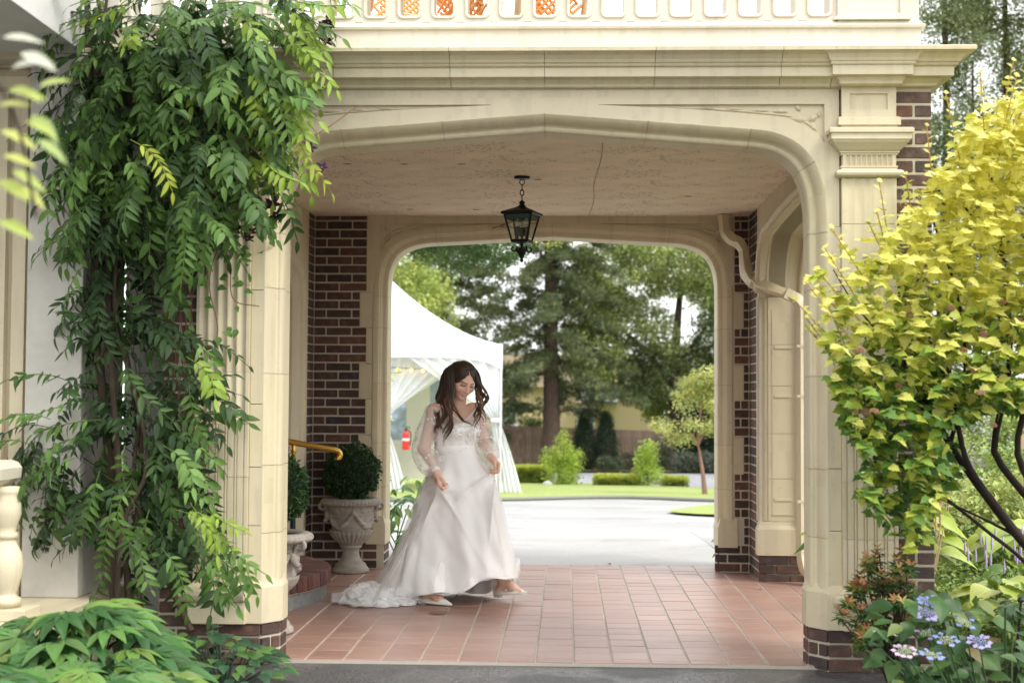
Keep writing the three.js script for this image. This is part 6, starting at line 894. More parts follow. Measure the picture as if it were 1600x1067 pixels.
// ---------------------------------------------------------------- small plants by the piers
{
  const g = [paint(leafBlade(.15, .062, { n: 7, m: 4, fold: .22, droop: .35, base: .75 }), [1, 1, 1])], ms = [greenLeaf([.10, .23, .05], { roughness: .35 }), greenLeaf([.18, .33, .07], { roughness: .35 }), greenLeaf([.28, .42, .10], { roughness: .35 })], O = V(-1.52, 0, -5.1), t = thing('leafy_bush', 'glossy green leafy bush outside the far arch behind the bride', 'bush', O.toArray());
  for (let i = 0; i < 110; i++) { const p = V(rr(-.35, .34), 0, rr(-.35, .2)); p.y = rr(.1, .66) * (1 - .35 * Math.abs(p.x)) + .05; const m = part(t, 'leaf', g[0], pick(ms)); place(m, p, V(rr(-1, 1), rr(-.7, .5), rr(0, 1)), V(0, 1, .5), rr(.7, 1.1)); } for (let i = 0; i < 6; i++) part(t, 'stem', tube([[rr(-.1, .1), -.01, 0], [rr(-.2, .2), .45, rr(-.1, .1)]], .006, 6, 5), ms[0]);
  const O2 = V(-1.95, 1.2, -6), s = thing('yellow_sprig', 'yellow-leaved sprig hanging at the left edge of the far arch', 'branch', O2.toArray()), yl = paint(leafBlade(.085, .035, { n: 5, m: 2, fold: .2, droop: .3 }), [1, 1, 1]), ym = [greenLeaf([.62, .56, .08]), greenLeaf([.5, .52, .1])];
  for (const [py, l] of [[583, 42], [608, 22], [633, 24], [655, 24], [690, 12], [596, 30]]) { const y = wy(py, -6) - O2.y; part(s, 'twig', tube([[-.1, y - .05, 0], [.1, y - .02, 0], [.12 + l / 164, y, 0]], .003, 8, 4), M.wood); for (let k = 0; k < 9; k++) { const m = part(s, 'leaf', yl, pick(ym)); place(m, V(.1 + k / 9 * (l / 164 + .02), y + rr(-.01, .01), rr(-.05, .05)), V(rr(-.2, 1), rr(-.6, .6), rr(-.3, .5)), V(0, 1, .5), rr(.5, .95)); } }
  const O3 = V(1.42, 0, -.62), h = thing('hosta', 'two-leaved hosta sprout peeping out behind the right pier by the drainpipe', 'hosta', O3.toArray()), hl = paint(hostaLeaf(.17, .075), [1, 1, 1]); const m1 = part(h, 'leaf', hl, greenLeaf([.12, .26, .06])), m2 = part(h, 'leaf', hl, greenLeaf([.45, .52, .09])); place(m1, V(.03, .60, 0), V(-1, -.05, .2), V(0, 1, .5), 1); place(m2, V(.03, .64, -.05), V(-1, .22, 0), V(0, 1, .5), .8); part(h, 'stalk', tube([[.1, 0, 0], [.06, .4, 0], [.03, .62, 0]], .005, 8, 5), ms[0]);
  const O4 = V(1.33, 0, -4.75), v = thing('jamb_creeper', 'thin creeper with small leaves along the outside of the far right jamb', 'creeper', O4.toArray()); part(v, 'stem', tube([[.05, 0, 0], [.02, .3, 0], [.0, .6, 0], [-.02, .75, 0]], .004, 12, 5), M.wood); for (let i = 0; i < 34; i++) { const y = i < 14 ? rr(.05, .22) : rr(.2, .76), m = part(v, 'leaf', g[0], pick(ms)); place(m, V(rr(-.03, .04), y, rr(-.02, .05)), V(rr(-1, .6), rr(-.5, .5), .5), V(0, 1, .4), i < 14 ? rr(.4, .8) : rr(.25, .42)); }
}
// ---------------------------------------------------------------- the person in the white gown
{
  const Z0 = -2.2, B = (px, py, dz = 0) => V(wx(px, Z0 + dz), wy(py, Z0 + dz), Z0 + dz), ORG = V(-.68, 0, -2.2);
  const t = thing('person', 'long-haired person in a white gown walking and holding up the skirt with both hands', 'person', ORG.toArray());
  const loc = (g) => g.translate(-ORG.x, -ORG.y, -ORG.z);
  const Fw = V(.55, 0, .83).normalize(), Rt = V(-Fw.z, 0, Fw.x); // facing; the figure's own right hand side
  // --- distance field meshing
  function sdf(c, half, N, f) {
    const mc = new MarchingCubes(N, new THREE.MeshBasicMaterial(), false, false, 260000); mc.isolation = 0; const h = N / 2; let k = 0;
    for (let z = 0; z < N; z++) for (let y = 0; y < N; y++) for (let x = 0; x < N; x++) mc.field[k++] = -f(c.x + (x - h) / h * half, c.y + (y - h) / h * half, c.z + (z - h) / h * half);
    mc.update(); const n = mc.count, p = new Float32Array(n * 3); for (let i = 0; i < n; i++) { p[i * 3] = mc.positionArray[i * 3] * half + c.x; p[i * 3 + 1] = mc.positionArray[i * 3 + 1] * half + c.y; p[i * 3 + 2] = mc.positionArray[i * 3 + 2] * half + c.z; }
    let g = new THREE.BufferGeometry(); g.setAttribute('position', new THREE.BufferAttribute(p, 3)); g = mergeVertices(g, 1e-5); g.computeVertexNormals(); return g;
  }
  const cap = (a, b, ra, rb) => [a.x, a.y, a.z, b.x - a.x, b.y - a.y, b.z - a.z, ra, rb ?? ra, 1 / Math.max(1e-9, a.distanceToSquared(b))];
  const capD = (q, x, y, z) => { const px = x - q[0], py = y - q[1], pz = z - q[2], t = clamp((px * q[3] + py * q[4] + pz * q[5]) * q[8]); return Math.hypot(px - q[3] * t, py - q[4] * t, pz - q[5] * t) - (q[6] + (q[7] - q[6]) * t); };
  const smin = (a, b, k) => { const h = clamp(.5 + .5 * (b - a) / k); return b + (a - b) * h - k * h * (1 - h); };
  const field = (L, k) => (x, y, z) => { let d = 1; for (const q of L) d = smin(d, capD(q, x, y, z), k); return d; };
  // --- joints
  const neck = B(716, 641, .0), hips = B(708, 748, 0), waist = B(712, 703, .0), chest = B(712, 668, .0);
  const shR = chest.clone().addScaledVector(Rt, .163).setY(wy(643, Z0)), shL = chest.clone().addScaledVector(Rt, -.155).setY(wy(642, Z0));
  const elR = B(663, 703, .13), wrR = B(683, 738, .24), elL = B(757, 693, -.10), wrL = B(767, 713, .06);
  const HC = B(723, 597, .085); // middle of the head
  // head frame: yaw to the facing direction and bowed
  const hy = Fw.clone().multiplyScalar(1).add(V(-.08, 0, .0)).normalize(), bow = .50, hF = hy.clone().multiplyScalar(Math.cos(bow)).add(V(0, -Math.sin(bow), 0)), hU = hy.clone().multiplyScalar(Math.sin(bow)).add(V(0, Math.cos(bow), 0)).addScaledVector(Rt, -.10).normalize(), hX = hU.clone().cross(hF).normalize();
  const toH = (x, y, z) => { const a = x - HC.x, b = y - HC.y, c = z - HC.z; return [a * hX.x + b * hX.y + c * hX.z, a * hU.x + b * hU.y + c * hU.z, a * hF.x + b * hF.y + c * hF.z]; };
  const fromH = (x, y, z) => HC.clone().addScaledVector(hX, x).addScaledVector(hU, y).addScaledVector(hF, z);
  const ell = (x, y, z, c, r) => { const a = (x - c[0]) / r[0], b = (y - c[1]) / r[1], d = (z - c[2]) / r[2], k = Math.hypot(a, b, d); return (k - 1) * Math.min(...r); };
  const nose = [cap(V(0, .018, .088), V(0, -.026, .106), .0085, .0125), cap(V(-.011, -.028, .094), V(.011, -.028, .094), .009)], brow = cap(V(-.034, .030, .076), V(.034, .030, .076), .012), lipU = [cap(V(-.021, -.0545, .081), V(0, -.0535, .092), .005, .0058), cap(V(.021, -.0545, .081), V(0, -.0535, .092), .005, .0058)], lipL = [cap(V(-.016, -.060, .082), V(0, -.0645, .0905), .005, .0065), cap(V(.016, -.060, .082), V(0, -.0645, .0905), .005, .0065)];
  const ear = [cap(V(-.076, .012, -.008), V(-.074, -.025, 0), .012, .008), cap(V(.076, .012, -.008), V(.074, -.025, 0), .012, .008)];
  const headD = (X, Y, Zz) => {
    const [x, y, z] = toH(X, Y, Zz); let d = ell(x, y, z, [0, .030, -.012], [.077, .090, .097]);
    d = smin(d, ell(x, y, z, [0, -.030, .022], [.062, .075, .068]), .03); d = smin(d, ell(x, y, z, [0, -.092, .056], [.024, .018, .022]), .025);
    for (const s of [-1, 1]) { d = smin(d, ell(x, y, z, [s * .038, -.022, .060], [.026, .024, .024]), .02); const e = ell(x, y, z, [s * .032, .010, .094], [.019, .011, .014]); d = -smin(-d, e, .012); d = smin(d, ell(x, y, z, [s * .032, .008, .0735], [.0145, .0125, .0125]), .004); }
    d = smin(d, capD(brow, x, y, z), .014); for (const q of nose) d = smin(d, capD(q, x, y, z), .010); for (const q of lipU) d = smin(d, capD(q, x, y, z), .005); for (const q of lipL) d = smin(d, capD(q, x, y, z), .005);
    for (const q of ear) d = smin(d, capD(q, x, y, z), .008); return d;
  };
  const nk = [cap(neck.clone().add(V(0, -.03, -.01)), fromH(0, -.05, -.03), .056, .05), cap(neck.clone().add(V(0, -.05, -.01)), shR, .045, .05), cap(neck.clone().add(V(0, -.05, -.01)), shL, .045, .05)];
  const SK = [.74, .47, .35], skin = (g) => paint(g, null, (i) => { const p = g.attributes.position, n = fbm(p.getX(i) * 30, p.getY(i) * 30, p.getZ(i) * 30, 2); return SK.map((c, k) => c * (.94 + .12 * n)); });
  const headG = sdf(HC.clone().add(V(-.01, -.02, -.01)), .17, 110, (x, y, z) => { let d = headD(x, y, z); for (const q of nk) d = smin(d, capD(q, x, y, z), .02); return d; });
  paint(headG, null, (i) => {
    const P = headG.attributes.position, [x, y, z] = toH(P.getX(i), P.getY(i), P.getZ(i)); const c = [...SK], mixc = (q, k) => { for (let j = 0; j < 3; j++) c[j] = mix(c[j], q[j], clamp(k)); }; const ax = Math.abs(x);
    mixc([.70, .32, .25], .5 * sst(.035, .008, Math.hypot(ax - .040, y + .026)) * (z > .03 ? 1 : 0));
    if (z > .05) { // lips, brows, lids, lashes
      mixc([.50, .15, .14], .85 * sst(.0075, .003, Math.abs(y + .0595 - ax * ax * 9)) * sst(.026, .020, ax) * (z > .06 ? 1 : 0)); mixc([.80, .74, .68], .9 * sst(.0022, .0010, Math.abs(y + .0585 - ax * ax * 10)) * sst(.017, .013, ax));
      mixc([.06, .035, .025], .85 * sst(.0052, .002, Math.abs(y - .0325 - .10 * (ax - .033) + 6 * (ax - .036) ** 2)) * sst(.010, .016, ax) * sst(.056, .048, ax));
      mixc([.30, .16, .12], .6 * sst(.012, .006, Math.abs(y - .014)) * sst(.018, .012, Math.abs(ax - .032))); mixc([.015, .01, .01], .95 * sst(.0036, .0016, Math.abs(y - .0035 - 9 * (ax - .032) ** 2)) * sst(.020, .017, Math.abs(ax - .033)));
    }
    return c;
  });
  const torso = [cap(chest.clone().addScaledVector(Rt, .06).add(V(0, -.01, 0)), chest.clone().addScaledVector(Rt, -.06).add(V(0, -.01, 0)), .095), cap(chest.clone().addScaledVector(Rt, .055).addScaledVector(Fw, .055).add(V(0, -.015, 0)), chest.clone().addScaledVector(Rt, .055).addScaledVector(Fw, .06).add(V(0, -.03, 0)), .062), cap(chest.clone().addScaledVector(Rt, -.055).addScaledVector(Fw, .055).add(V(0, -.015, 0)), chest.clone().addScaledVector(Rt, -.055).addScaledVector(Fw, .06).add(V(0, -.03, 0)), .062), cap(chest.clone().addScaledVector(Rt, .05), waist.clone().addScaledVector(Rt, .03), .09, .085), cap(chest.clone().addScaledVector(Rt, -.05), waist.clone().addScaledVector(Rt, -.03), .09, .085), cap(waist, hips, .10, .12), ...nk,
    cap(shR, elR, .050, .040), cap(elR, wrR, .038, .024), cap(shL, elL, .048, .038), cap(elL, wrL, .036, .024), cap(shR.clone().addScaledVector(Rt, -.03), chest.clone().addScaledVector(Rt, .05).addScaledVector(Fw, .03), .05, .07), cap(shL.clone().addScaledVector(Rt, .03), chest.clone().addScaledVector(Rt, -.05).addScaledVector(Fw, .03), .05, .07)];
  const bodyG = skin(sdf(B(712, 690, .05), .36, 84, field(torso, .022)));
  // legs and feet
  const ankR = V(wx(672, -2.12), .085, -2.14), toeR = V(wx(703, -2.1), .022, -2.06), ankL = V(wx(789, -2.33), .125, -2.36), toeL = V(wx(822, -2.31), .075, -2.27);
  const leg = (an, toe, knee) => { const d = toe.clone().sub(an).setY(0).normalize(), heel = an.clone().addScaledVector(d, -.04).setY(an.y - .055); return [cap(knee, an, .055, .034), cap(an, an.clone().addScaledVector(d, .09).setY(mix(an.y, toe.y, .62)), .036, .030), cap(an.clone().addScaledVector(d, .07).setY(mix(an.y, toe.y, .72)), toe.clone().addScaledVector(d, -.03), .030, .018), cap(an, heel, .033, .028)]; };
  const legs = [...leg(ankR, toeR, V(wx(690, -2.2), .48, -2.12)), ...leg(ankL, toeL, V(wx(745, -2.3), .50, -2.24))];
  const legG = skin(sdf(V(-.62, .25, -2.22), .36, 90, field(legs, .014)));
  // hands
  function hand(wr, X, Y, Zp, curl, fore) {
    X = X.clone().normalize(); Y = Y.clone().normalize(); Zp = Zp.clone().addScaledVector(Y, -Zp.dot(Y)).normalize(); const P = (x, y, z) => wr.clone().addScaledVector(X, x).addScaledVector(Y, y).addScaledVector(Zp, z), L = [cap(fore, wr, .030, .024), cap(wr, P(.01, .03, 0), .023, .022), cap(wr, P(-.012, .03, 0), .022, .02)];
    const fx = [.030, .010, -.010, -.028], by = [.083, .087, .083, .075], ln = [[.042, .026, .020], [.046, .030, .022], [.042, .028, .021], [.034, .021, .018]];
    fx.forEach((x, k) => { let p = P(x, by[k], 0); L.push(cap(P(x * .55, .012, 0), p, .015, .0115)); let a = 0; ln[k].forEach((l, j) => { a += curl[j] + k * .06; const q = p.clone().addScaledVector(Y, l * Math.cos(a)).addScaledVector(Zp, l * Math.sin(a)).addScaledVector(X, -x * .08); L.push(cap(p, q, .0095 - j * .0009, .0088 - j * .001)); p = q; }); });
    const T = [P(.022, .022, .006), P(.043, .052, .022), P(.041, .080, .036), P(.027, .100, .044)]; for (let i = 0; i < 3; i++) L.push(cap(T[i], T[i + 1], [.016, .0115, .0098][i], [.0115, .0098, .008][i]));
    return skin(sdf(P(0, .065, .02), .11, 74, (x, y, z) => { let d = 1; L.forEach((q, i) => { d = smin(d, capD(q, x, y, z), i < 3 ? .014 : .0045); }); return d; }));
  }
  const hR = hand(wrR, V(.45, .05, .85), V(.06, -1, -.02), V(.83, 0, -.5), [.75, 1.15, .6], elR.clone().lerp(wrR, .72)), hL = hand(wrL, V(.35, .35, .85), V(.62, -.75, .15), V(-.55, -.55, .25), [.7, 1.1, .6], elL.clone().lerp(wrL, .7));
  const skinM = pmat({ color: [1, 1, 1], vertexColors: true, roughness: .48, specularIntensity: .5, sheen: .15 });
  part(t, 'body', loc(join([headG, bodyG, legG, hR, hL])), skinM);
  // --- hair
  const hairM = pmat({ color: [1, 1, 1], vertexColors: true, roughness: .42, specularIntensity: .9, anisotropy: 0 });
  const hc = (k) => { const a = [.028, .016, .010], b = [.36, .20, .095]; return a.map((v, j) => mix(v, b[j], k)); };
  const capG = sdf(HC.clone().add(V(-.02, .02, -.02)), .17, 90, (X, Y, Zz) => { const [x, y, z] = toH(X, Y, Zz); let d = ell(x, y, z, [0, .040, -.020], [.089, .096, .104]); d = smin(d, ell(x, y, z, [0, -.03, -.055], [.082, .10, .06]), .04); const ax = Math.abs(x + .004); const hairline = .085 - ax * ax * 26; const face = Math.max(y - hairline, .028 - z + sst(.05, .08, ax) * .05); d = Math.max(d, -Math.max(face, -1)); const strand = .0022 * Math.sin(Math.atan2(x, y - .1) * 46 + z * 30) + .0012 * Math.sin(Math.atan2(x, y - .1) * 93); return d + strand + .010 * sst(.008, .0, ax) * sst(.0, .05, z); });
  paint(capG, null, (i) => { const P = capG.attributes.position, [x, y, z] = toH(P.getX(i), P.getY(i), P.getZ(i)); return hc(.05 + .28 * fbm(Math.atan2(x, y - .1) * 9, z * 6, 3, 3) * sst(.06, -.06, y)); });
  const hair = part(t, 'hair', loc(capG), hairM);
  function lock(pts, n, spread, r, wave, ends = 1) { // a bundle of wavy strands along a guide
    const c = new THREE.CatmullRomCurve3(pts), L = []; const ph = rr(0, 6), fr = rr(2.4, 3.4);
    for (let i = 0; i < n; i++) { const cl = i % 4, ca = cl * 1.7 + ph, a = rr(0, 6.28), q = Math.sqrt(rnd()) * spread * .5, o = V(Math.cos(a) * q + Math.cos(ca) * spread * .8, 0, Math.sin(a) * q * .8 + Math.sin(ca) * spread * .5), l = rr(.86, 1) * ends * (1 - .05 * cl), dp = rr(-.22, .22) + cl * .7, hl = clamp(rr(-.2, .5) + cl * .22), ws = wave * rr(1.1, 1.5); const P = []; for (let k = 0; k <= 22; k++) { const u = k / 22 * l, p = c.getPoint(u), w = ws * sst(.22, .6, u); const th = u * fr * 6.283 + ph + dp; P.push(p.add(o.clone().multiplyScalar(mix(.75, 1.0, Math.sin(u * 3)) * mix(1, .55, sst(.7, 1, u)))).add(V(Math.sin(th) * w, Math.cos(th) * w * .3, Math.cos(th) * w * .8))); }
      const g = tube(P, r * rr(.7, 1.2), 44, 5, (u) => Math.min(1, .5 + u * 3) * mix(1, .18, sst(.72, 1, u))); const m = (i2) => { const u = Math.floor(i2 / 6) / 44; return hc(.04 + .55 * hl * sst(.25, .85, u) + (hl > .8 ? .22 * sst(.2, .6, u) : 0)); }; L.push(paint(g, null, m)); }
    return join(L);
  }
  const S = (a) => a.map(([px, py, dz]) => B(px, py, dz)), LK = [
    [[[720, 566, .06], [702, 580, .09], [698, 610, .12], [697, 640, .16], [688, 668, .19], [681, 690, .20]], 57, 0.0216, 0.0025, 0.0163], [[[721, 566, .07], [706, 578, .13], [704, 608, .16], [703, 640, .19], [699, 672, .21], [696, 702, .21]], 57, 0.0189, 0.0025, 0.0150], [[[718, 565, .04], [698, 580, .05], [692, 612, .08], [688, 640, .12], [680, 664, .15], [672, 680, .16]], 51, 0.0216, 0.0025, 0.0163], [[[722, 568, .08], [709, 582, .15], [708, 612, .17], [709, 638, .19], [722, 655, .22], [737, 664, .22], [747, 671, .20]], 27, 0.0108, 0.0023, 0.0075], [[[715, 566, .02], [697, 585, .02], [690, 620, .03], [688, 650, .08], [692, 680, .16]], 44, 0.0270, 0.0027, 0.0125],
    [[[728, 566, .07], [742, 582, .12], [748, 604, .13], [750, 628, .12], [746, 652, .13], [747, 676, .13]], 34, .0105, 0.0025, 0.0163], [[[728, 566, .06], [744, 580, .09], [753, 604, .09], [757, 626, .08], [754, 648, .09], [752, 668, .1]], 30, .0105, 0.0025, 0.0175], [[[726, 566, .05], [742, 580, .06], [748, 610, .04], [748, 640, .04], [745, 668, .07]], 22, .012, 0.0025, 0.0150], [[[712, 572, -.02], [705, 600, -.05], [705, 640, -.06], [712, 670, -.08]], 44, 0.0675, 0.0037, 0.0075]];
  for (const [p, n, s, r, w] of LK) part(hair, 'hair_lock', loc(lock(S(p), n, s, r, w)), hairM);
  part(hair, 'half_up_twist', loc(join([lock([fromH(-.082, .03, .02), fromH(-.094, .035, -.03), fromH(-.07, .03, -.085), fromH(0, .02, -.115)], 18, .012, .0045, .004), lock([fromH(.082, .03, .02), fromH(.094, .035, -.03), fromH(.07, .03, -.085), fromH(0, .02, -.115)], 18, .012, .0045, .004)])), hairM);
  // --- gown
  const satin = pmat({ color: [.92, .905, .87], roughness: .40, sheen: .4, sheenRoughness: .4, specularIntensity: .6, side: THREE.DoubleSide }), tulle = pmat({ color: [.93, .92, .90], roughness: .85, transparent: true, opacity: .33, side: THREE.DoubleSide, sheen: .3 }), tulle2 = pmat({ color: [.93, .925, .91], roughness: .85, transparent: true, opacity: .6, side: THREE.DoubleSide }), sheer = pmat({ color: [.90, .87, .83], roughness: .8, transparent: true, opacity: .32, side: THREE.DoubleSide, sheen: .4 }), lace = mat({ color: [.84, .82, .78], roughness: .75, side: THREE.DoubleSide });
  const yW = waist.y, yB = chest.y;
  const torsoR = (y, a) => { // a: 0 = figure's right, pi/2 = front
    const k = sst(yW - .02, yB - .02, y), w = mix(.133, .158, k) - .02 * sst(yB, yB + .12, y), d = mix(.112, .118, k); let r = 1 / Math.hypot(Math.cos(a) / w, Math.sin(a) / d); const bust = Math.exp(-(((y - (yB - .022)) / .06) ** 2)); for (const c of [1.08, 2.06]) r += .052 * bust * Math.exp(-(((a - c) / .42) ** 2)); return r; };
  const tp = (y, a, off = 0) => { const r = torsoR(y, a) + off, c = mix(0, 1, clamp((y - yW) / (yB - yW))), o = waist.clone().lerp(chest, c); return [o.x + Rt.x * Math.cos(a) * r + Fw.x * Math.sin(a) * r, y, o.z + Rt.z * Math.cos(a) * r + Fw.z * Math.sin(a) * r]; };
  const topY = (a) => { const f = Math.sin(a); return yB + .012 + .016 * Math.cos((a - Math.PI / 2) * 4) * sst(.2, .8, f) - .012 * sst(.9, 1, f) + .0 * f; };
  const gown = new THREE.Group(); gown.name = 'gown'; t.add(gown);
  part(gown, 'bodice', loc(grid(120, 40, (u, v) => { const a = u * 6.2832, y = mix(yW - .03, topY(a), v); return tp(y, a, .006 + .0018 * Math.sin(a * 14) * sst(.9, .3, v)); }, true)), satin);
  part(gown, 'belt', loc(grid(100, 8, (u, v) => { const a = u * 6.2832, y = yW - .022 + v * .045 + .006 * Math.cos(a - 1.3); return tp(y, a, .011 + .004 * Math.sin(v * 3.14)); }, true)), satin);
  part(gown, 'lace_trim', loc(grid(140, 4, (u, v) => { const a = u * 6.2832, y = topY(a) - .014 + v * (.026 + .008 * Math.abs(Math.sin(a * 18))); return tp(y, a, .009); }, true)), lace);
  const yoke = grid(120, 24, (u, v) => { const a = u * 6.2832, f = Math.max(0, Math.sin(a)), side = Math.abs(Math.cos(a)), y0 = topY(a) - .01, y1 = mix(shR.y + .045, yB + .035, Math.pow(f, 2.2)); const y = mix(y0, y1, v); const r = mix(torsoR(y0, a), mix(.075, .15, side * side), v * v) + .010; const o = chest; return [o.x + Rt.x * Math.cos(a) * r + Fw.x * Math.sin(a) * r, y, o.z + Rt.z * Math.cos(a) * r + Fw.z * Math.sin(a) * r]; }, true);
  part(gown, 'sheer_yoke', loc(yoke), tulle);
  { const P = []; for (let i = 0; i <= 60; i++) { const a = mix(.12, 3.02, i / 60), f = Math.max(0, Math.sin(a)), side = Math.abs(Math.cos(a)), y1 = mix(shR.y + .045, yB + .035, Math.pow(f, 2.2)), r = mix(.075, .15, side * side) + .013; P.push(V(chest.x + Rt.x * Math.cos(a) * r + Fw.x * Math.sin(a) * r, y1, chest.z + Rt.z * Math.cos(a) * r + Fw.z * Math.sin(a) * r)); } part(gown, 'neckline_lace', loc(tube(P, .0062, 120, 6, (u) => 1 + .35 * Math.sin(u * 150))), lace); }
  const petalG = (() => { const L = []; for (let k = 0; k < 5; k++) { const a = k * 1.2566; L.push(new THREE.SphereGeometry(.0042, 6, 4).scale(1, 1, .35).translate(Math.cos(a) * .0052, Math.sin(a) * .0052, 0)); } return join(L); })();
  const dotAt = (p, n, s) => { const o = new THREE.Object3D(); o.position.copy(p); o.lookAt(p.clone().add(n)); o.scale.setScalar(s); o.updateMatrix(); return petalG.clone().applyMatrix4(o.matrix); };
  function sleeve(pts, rad, sd) { const c = new THREE.CatmullRomCurve3(pts), n = 60, m = 48, dots = []; const fr = c.computeFrenetFrames(n, false); const P = (u, v, e = 0) => { const i = Math.min(n, Math.round(v * n)), p = c.getPointAt(clamp(v, 0, 1)), a = u * 6.2832, fl = sst(.45, .95, v), r = rad(v) * (1 + .07 * fl * Math.sin(a * 7 + v * 5 + sd) + .05 * fl * Math.sin(a * 3 + v * 9) + .03 * Math.sin(v * 16 + a * 2)) + e; const q = p.clone().addScaledVector(fr.normals[i], Math.cos(a) * r).addScaledVector(fr.binormals[i], Math.sin(a) * r); q.y -= .022 * fl * (1 - sst(.93, 1, v)) * 1; return q; };
    const g = grid(m, n, (u, v) => P(u, v).toArray(), true); for (let i = 0; i < 60; i++) { const u = rnd(), v = rr(.06, .93), p = P(u, v, .002), n2 = P(u, v, .02).sub(p).normalize(); dots.push(dotAt(p, n2, rr(.75, 1.25))); } return [g, join(dots)]; }
  const rad = (v) => mix(.062, .073, sst(0, .4, v)) + .013 * sst(.5, .82, v) - .062 * sst(.86, .985, v);
  for (const [a, b, c, sd] of [[shR, elR, wrR, 0], [shL, elL, wrL, 2]]) { const out = c.clone().lerp(b, .12); const [g, d] = sleeve([a.clone().add(V(0, .012, 0)), a.clone().lerp(b, .5).addScaledVector(Rt, sd ? -.006 : .012), b.clone().addScaledVector(Rt, sd ? -.0 : .012), b.clone().lerp(c, .55), c.clone().lerp(b, .03)], rad, sd); const s = part(gown, 'sheer_sleeve', loc(g), sheer); part(s, 'appliques', loc(d), lace).userData.kind = 'stuff'; const cu = c.clone().sub(b).normalize(); const q = lathe([[.028, -.016], [.031, -.01], [.030, 0], [.031, .01], [.028, .016]], 20).applyQuaternion(new THREE.Quaternion().setFromUnitVectors(V(0, 1, 0), cu)).translate(c.x - cu.x * .012, c.y - cu.y * .012, c.z - cu.z * .012); part(s, 'cuff', loc(q), lace); }
  { const d = []; for (let i = 0; i < 34; i++) { const a = rr(.5, 2.65), y = rr(yW + .05, yB + .02), p = V(...tp(y, a, .008)), n = V(...tp(y, a, .05)).sub(p).normalize(); d.push(dotAt(p, n, rr(.8, 1.5))); } for (let i = 0; i < 9; i++) { const a = .75 + i * .2, y = yB - .045 + .01 * Math.sin(i * 2), p = V(...tp(y, a, .009)), n = V(...tp(y, a, .05)).sub(p).normalize(); d.push(dotAt(p, n, 1.9)); } part(gown, 'appliques', loc(join(d)), lace).userData.kind = 'stuff'; }
  // skirt: outline measured down the figure, folds running from the two hands
  const LX = [[695, 683], [705, 680], [720, 676], [740, 669], [760, 661], [780, 655], [800, 649], [830, 641], [860, 634], [890, 628], [925, 622], [950, 618]], RX = [[695, 744], [705, 746], [720, 754], [740, 768], [760, 776], [780, 781], [800, 785], [830, 791], [860, 797], [890, 803], [925, 806], [950, 806]];
  const ip = (T, y) => { for (let i = 0; i < T.length - 1; i++) if (y <= T[i + 1][0]) return mix(T[i][1], T[i + 1][1], clamp((y - T[i][0]) / (T[i + 1][0] - T[i][0]))); return T.at(-1)[1]; };
  const gR = wrR.clone().add(V(.012, -.105, -.01)), gL = wrL.clone().add(V(.045, -.085, -.03));
  const fold = (x, y, g, n, reach, ph) => { const dx = x - g.x, dy = g.y - y, d = Math.hypot(dx, dy), a = Math.atan2(dx, dy); const sw = 1 - 2 * Math.pow(Math.abs(Math.sin((a * n + ph) / 2)), .7); return sw * sst(1.5, .8, Math.abs(a)) * Math.exp(-Math.abs(a) * .5) * sst(.02, .12, d) * Math.exp(-d / reach); };
  function skirtPt(u, v, o) {
    const a = u * 6.2832, ca = Math.cos(a), sa = Math.sin(a); // a = pi: left, pi/2: towards the viewer
    const front = Math.max(sst(-.2, .7, sa), sst(.1, .6, ca) * sst(-.95, -.4, sa)), hem = mix(o.back, o.hem(ca), front); const py = mix(697, hem, v); const l = ip(LX, py) - o.dl * v * v, r = ip(RX, py) + o.dr * v; const cx = (l + r) / 2, hw = (r - l) / 2;
    const w = hw / 228.4, k = sst(.0, .3, v); let R = 1 + 1.35 * k * (.030 * Math.sin(a * 9 + 1.2 + v * 1.6) + .022 * Math.sin(a * 15 + v * 2 + 4) + .02 * Math.sin(a * 5 + v * 3)) * mix(.5, 1.25, v) + o.off / Math.max(.1, w);
    const zc = Z0 - .03 + mix(.03, -.02, v), dep = mix(.115, .27, Math.pow(v, .75)) * (sa < 0 ? 1.5 : 1) ; const q = V(wx(cx, Z0) + ca * w * (Math.abs(ca) > .8 ? mix(R, 1, .6) : R), wy(py, Z0), zc + sa * dep * R);
    if (sa > -.2) { const f = sst(-.2, .35, sa); q.z += f * (.055 * fold(q.x, q.y, gL, 7.5, .5, .6) + .045 * fold(q.x, q.y, gR, 7, .4, 2.6)) * o.amp; q.z += f * o.amp * .030 * 2 * (fbm(q.x * 8 + q.y * 4, q.y * 2.2 - q.x * 2, 5, 2) - .5) * sst(.05, .4, v); 
      // knee of the stepping leg pushes the cloth
      q.z += f * .07 * Math.exp(-(((q.x + .50 - .12 * (1 - v)) / .13) ** 2)) * Math.sin(Math.PI * clamp(v, 0, 1));
      for (const [g, s] of [[gL, .085], [gR, .075]]) { const d = Math.hypot(q.x - g.x, q.y - g.y), kk = Math.exp(-d * d / (s * s)); q.z = mix(q.z, g.z + o.off * 2, kk * f * .95); q.x = mix(q.x, g.x, kk * .35 * f); q.y += kk * f * .02; } }
    if (sa > -.2) q.y = mix(q.y, wy(py, q.z), sst(-.2, .3, sa) * sst(.1, .5, v)); q.y = Math.max(q.y, .008 + .006 * Math.sin(a * 11)); return [q.x, q.y, q.z];
  }
  part(gown, 'satin_skirt', loc(grid(300, 130, (u, v) => skirtPt(u, v, { hem: (c) => 927 - 25 * sst(-.05, .7, c) + 2 * Math.sin(c * 9), back: 940, dl: 0, dr: 0, off: 0, amp: 1 }), true)), satin);
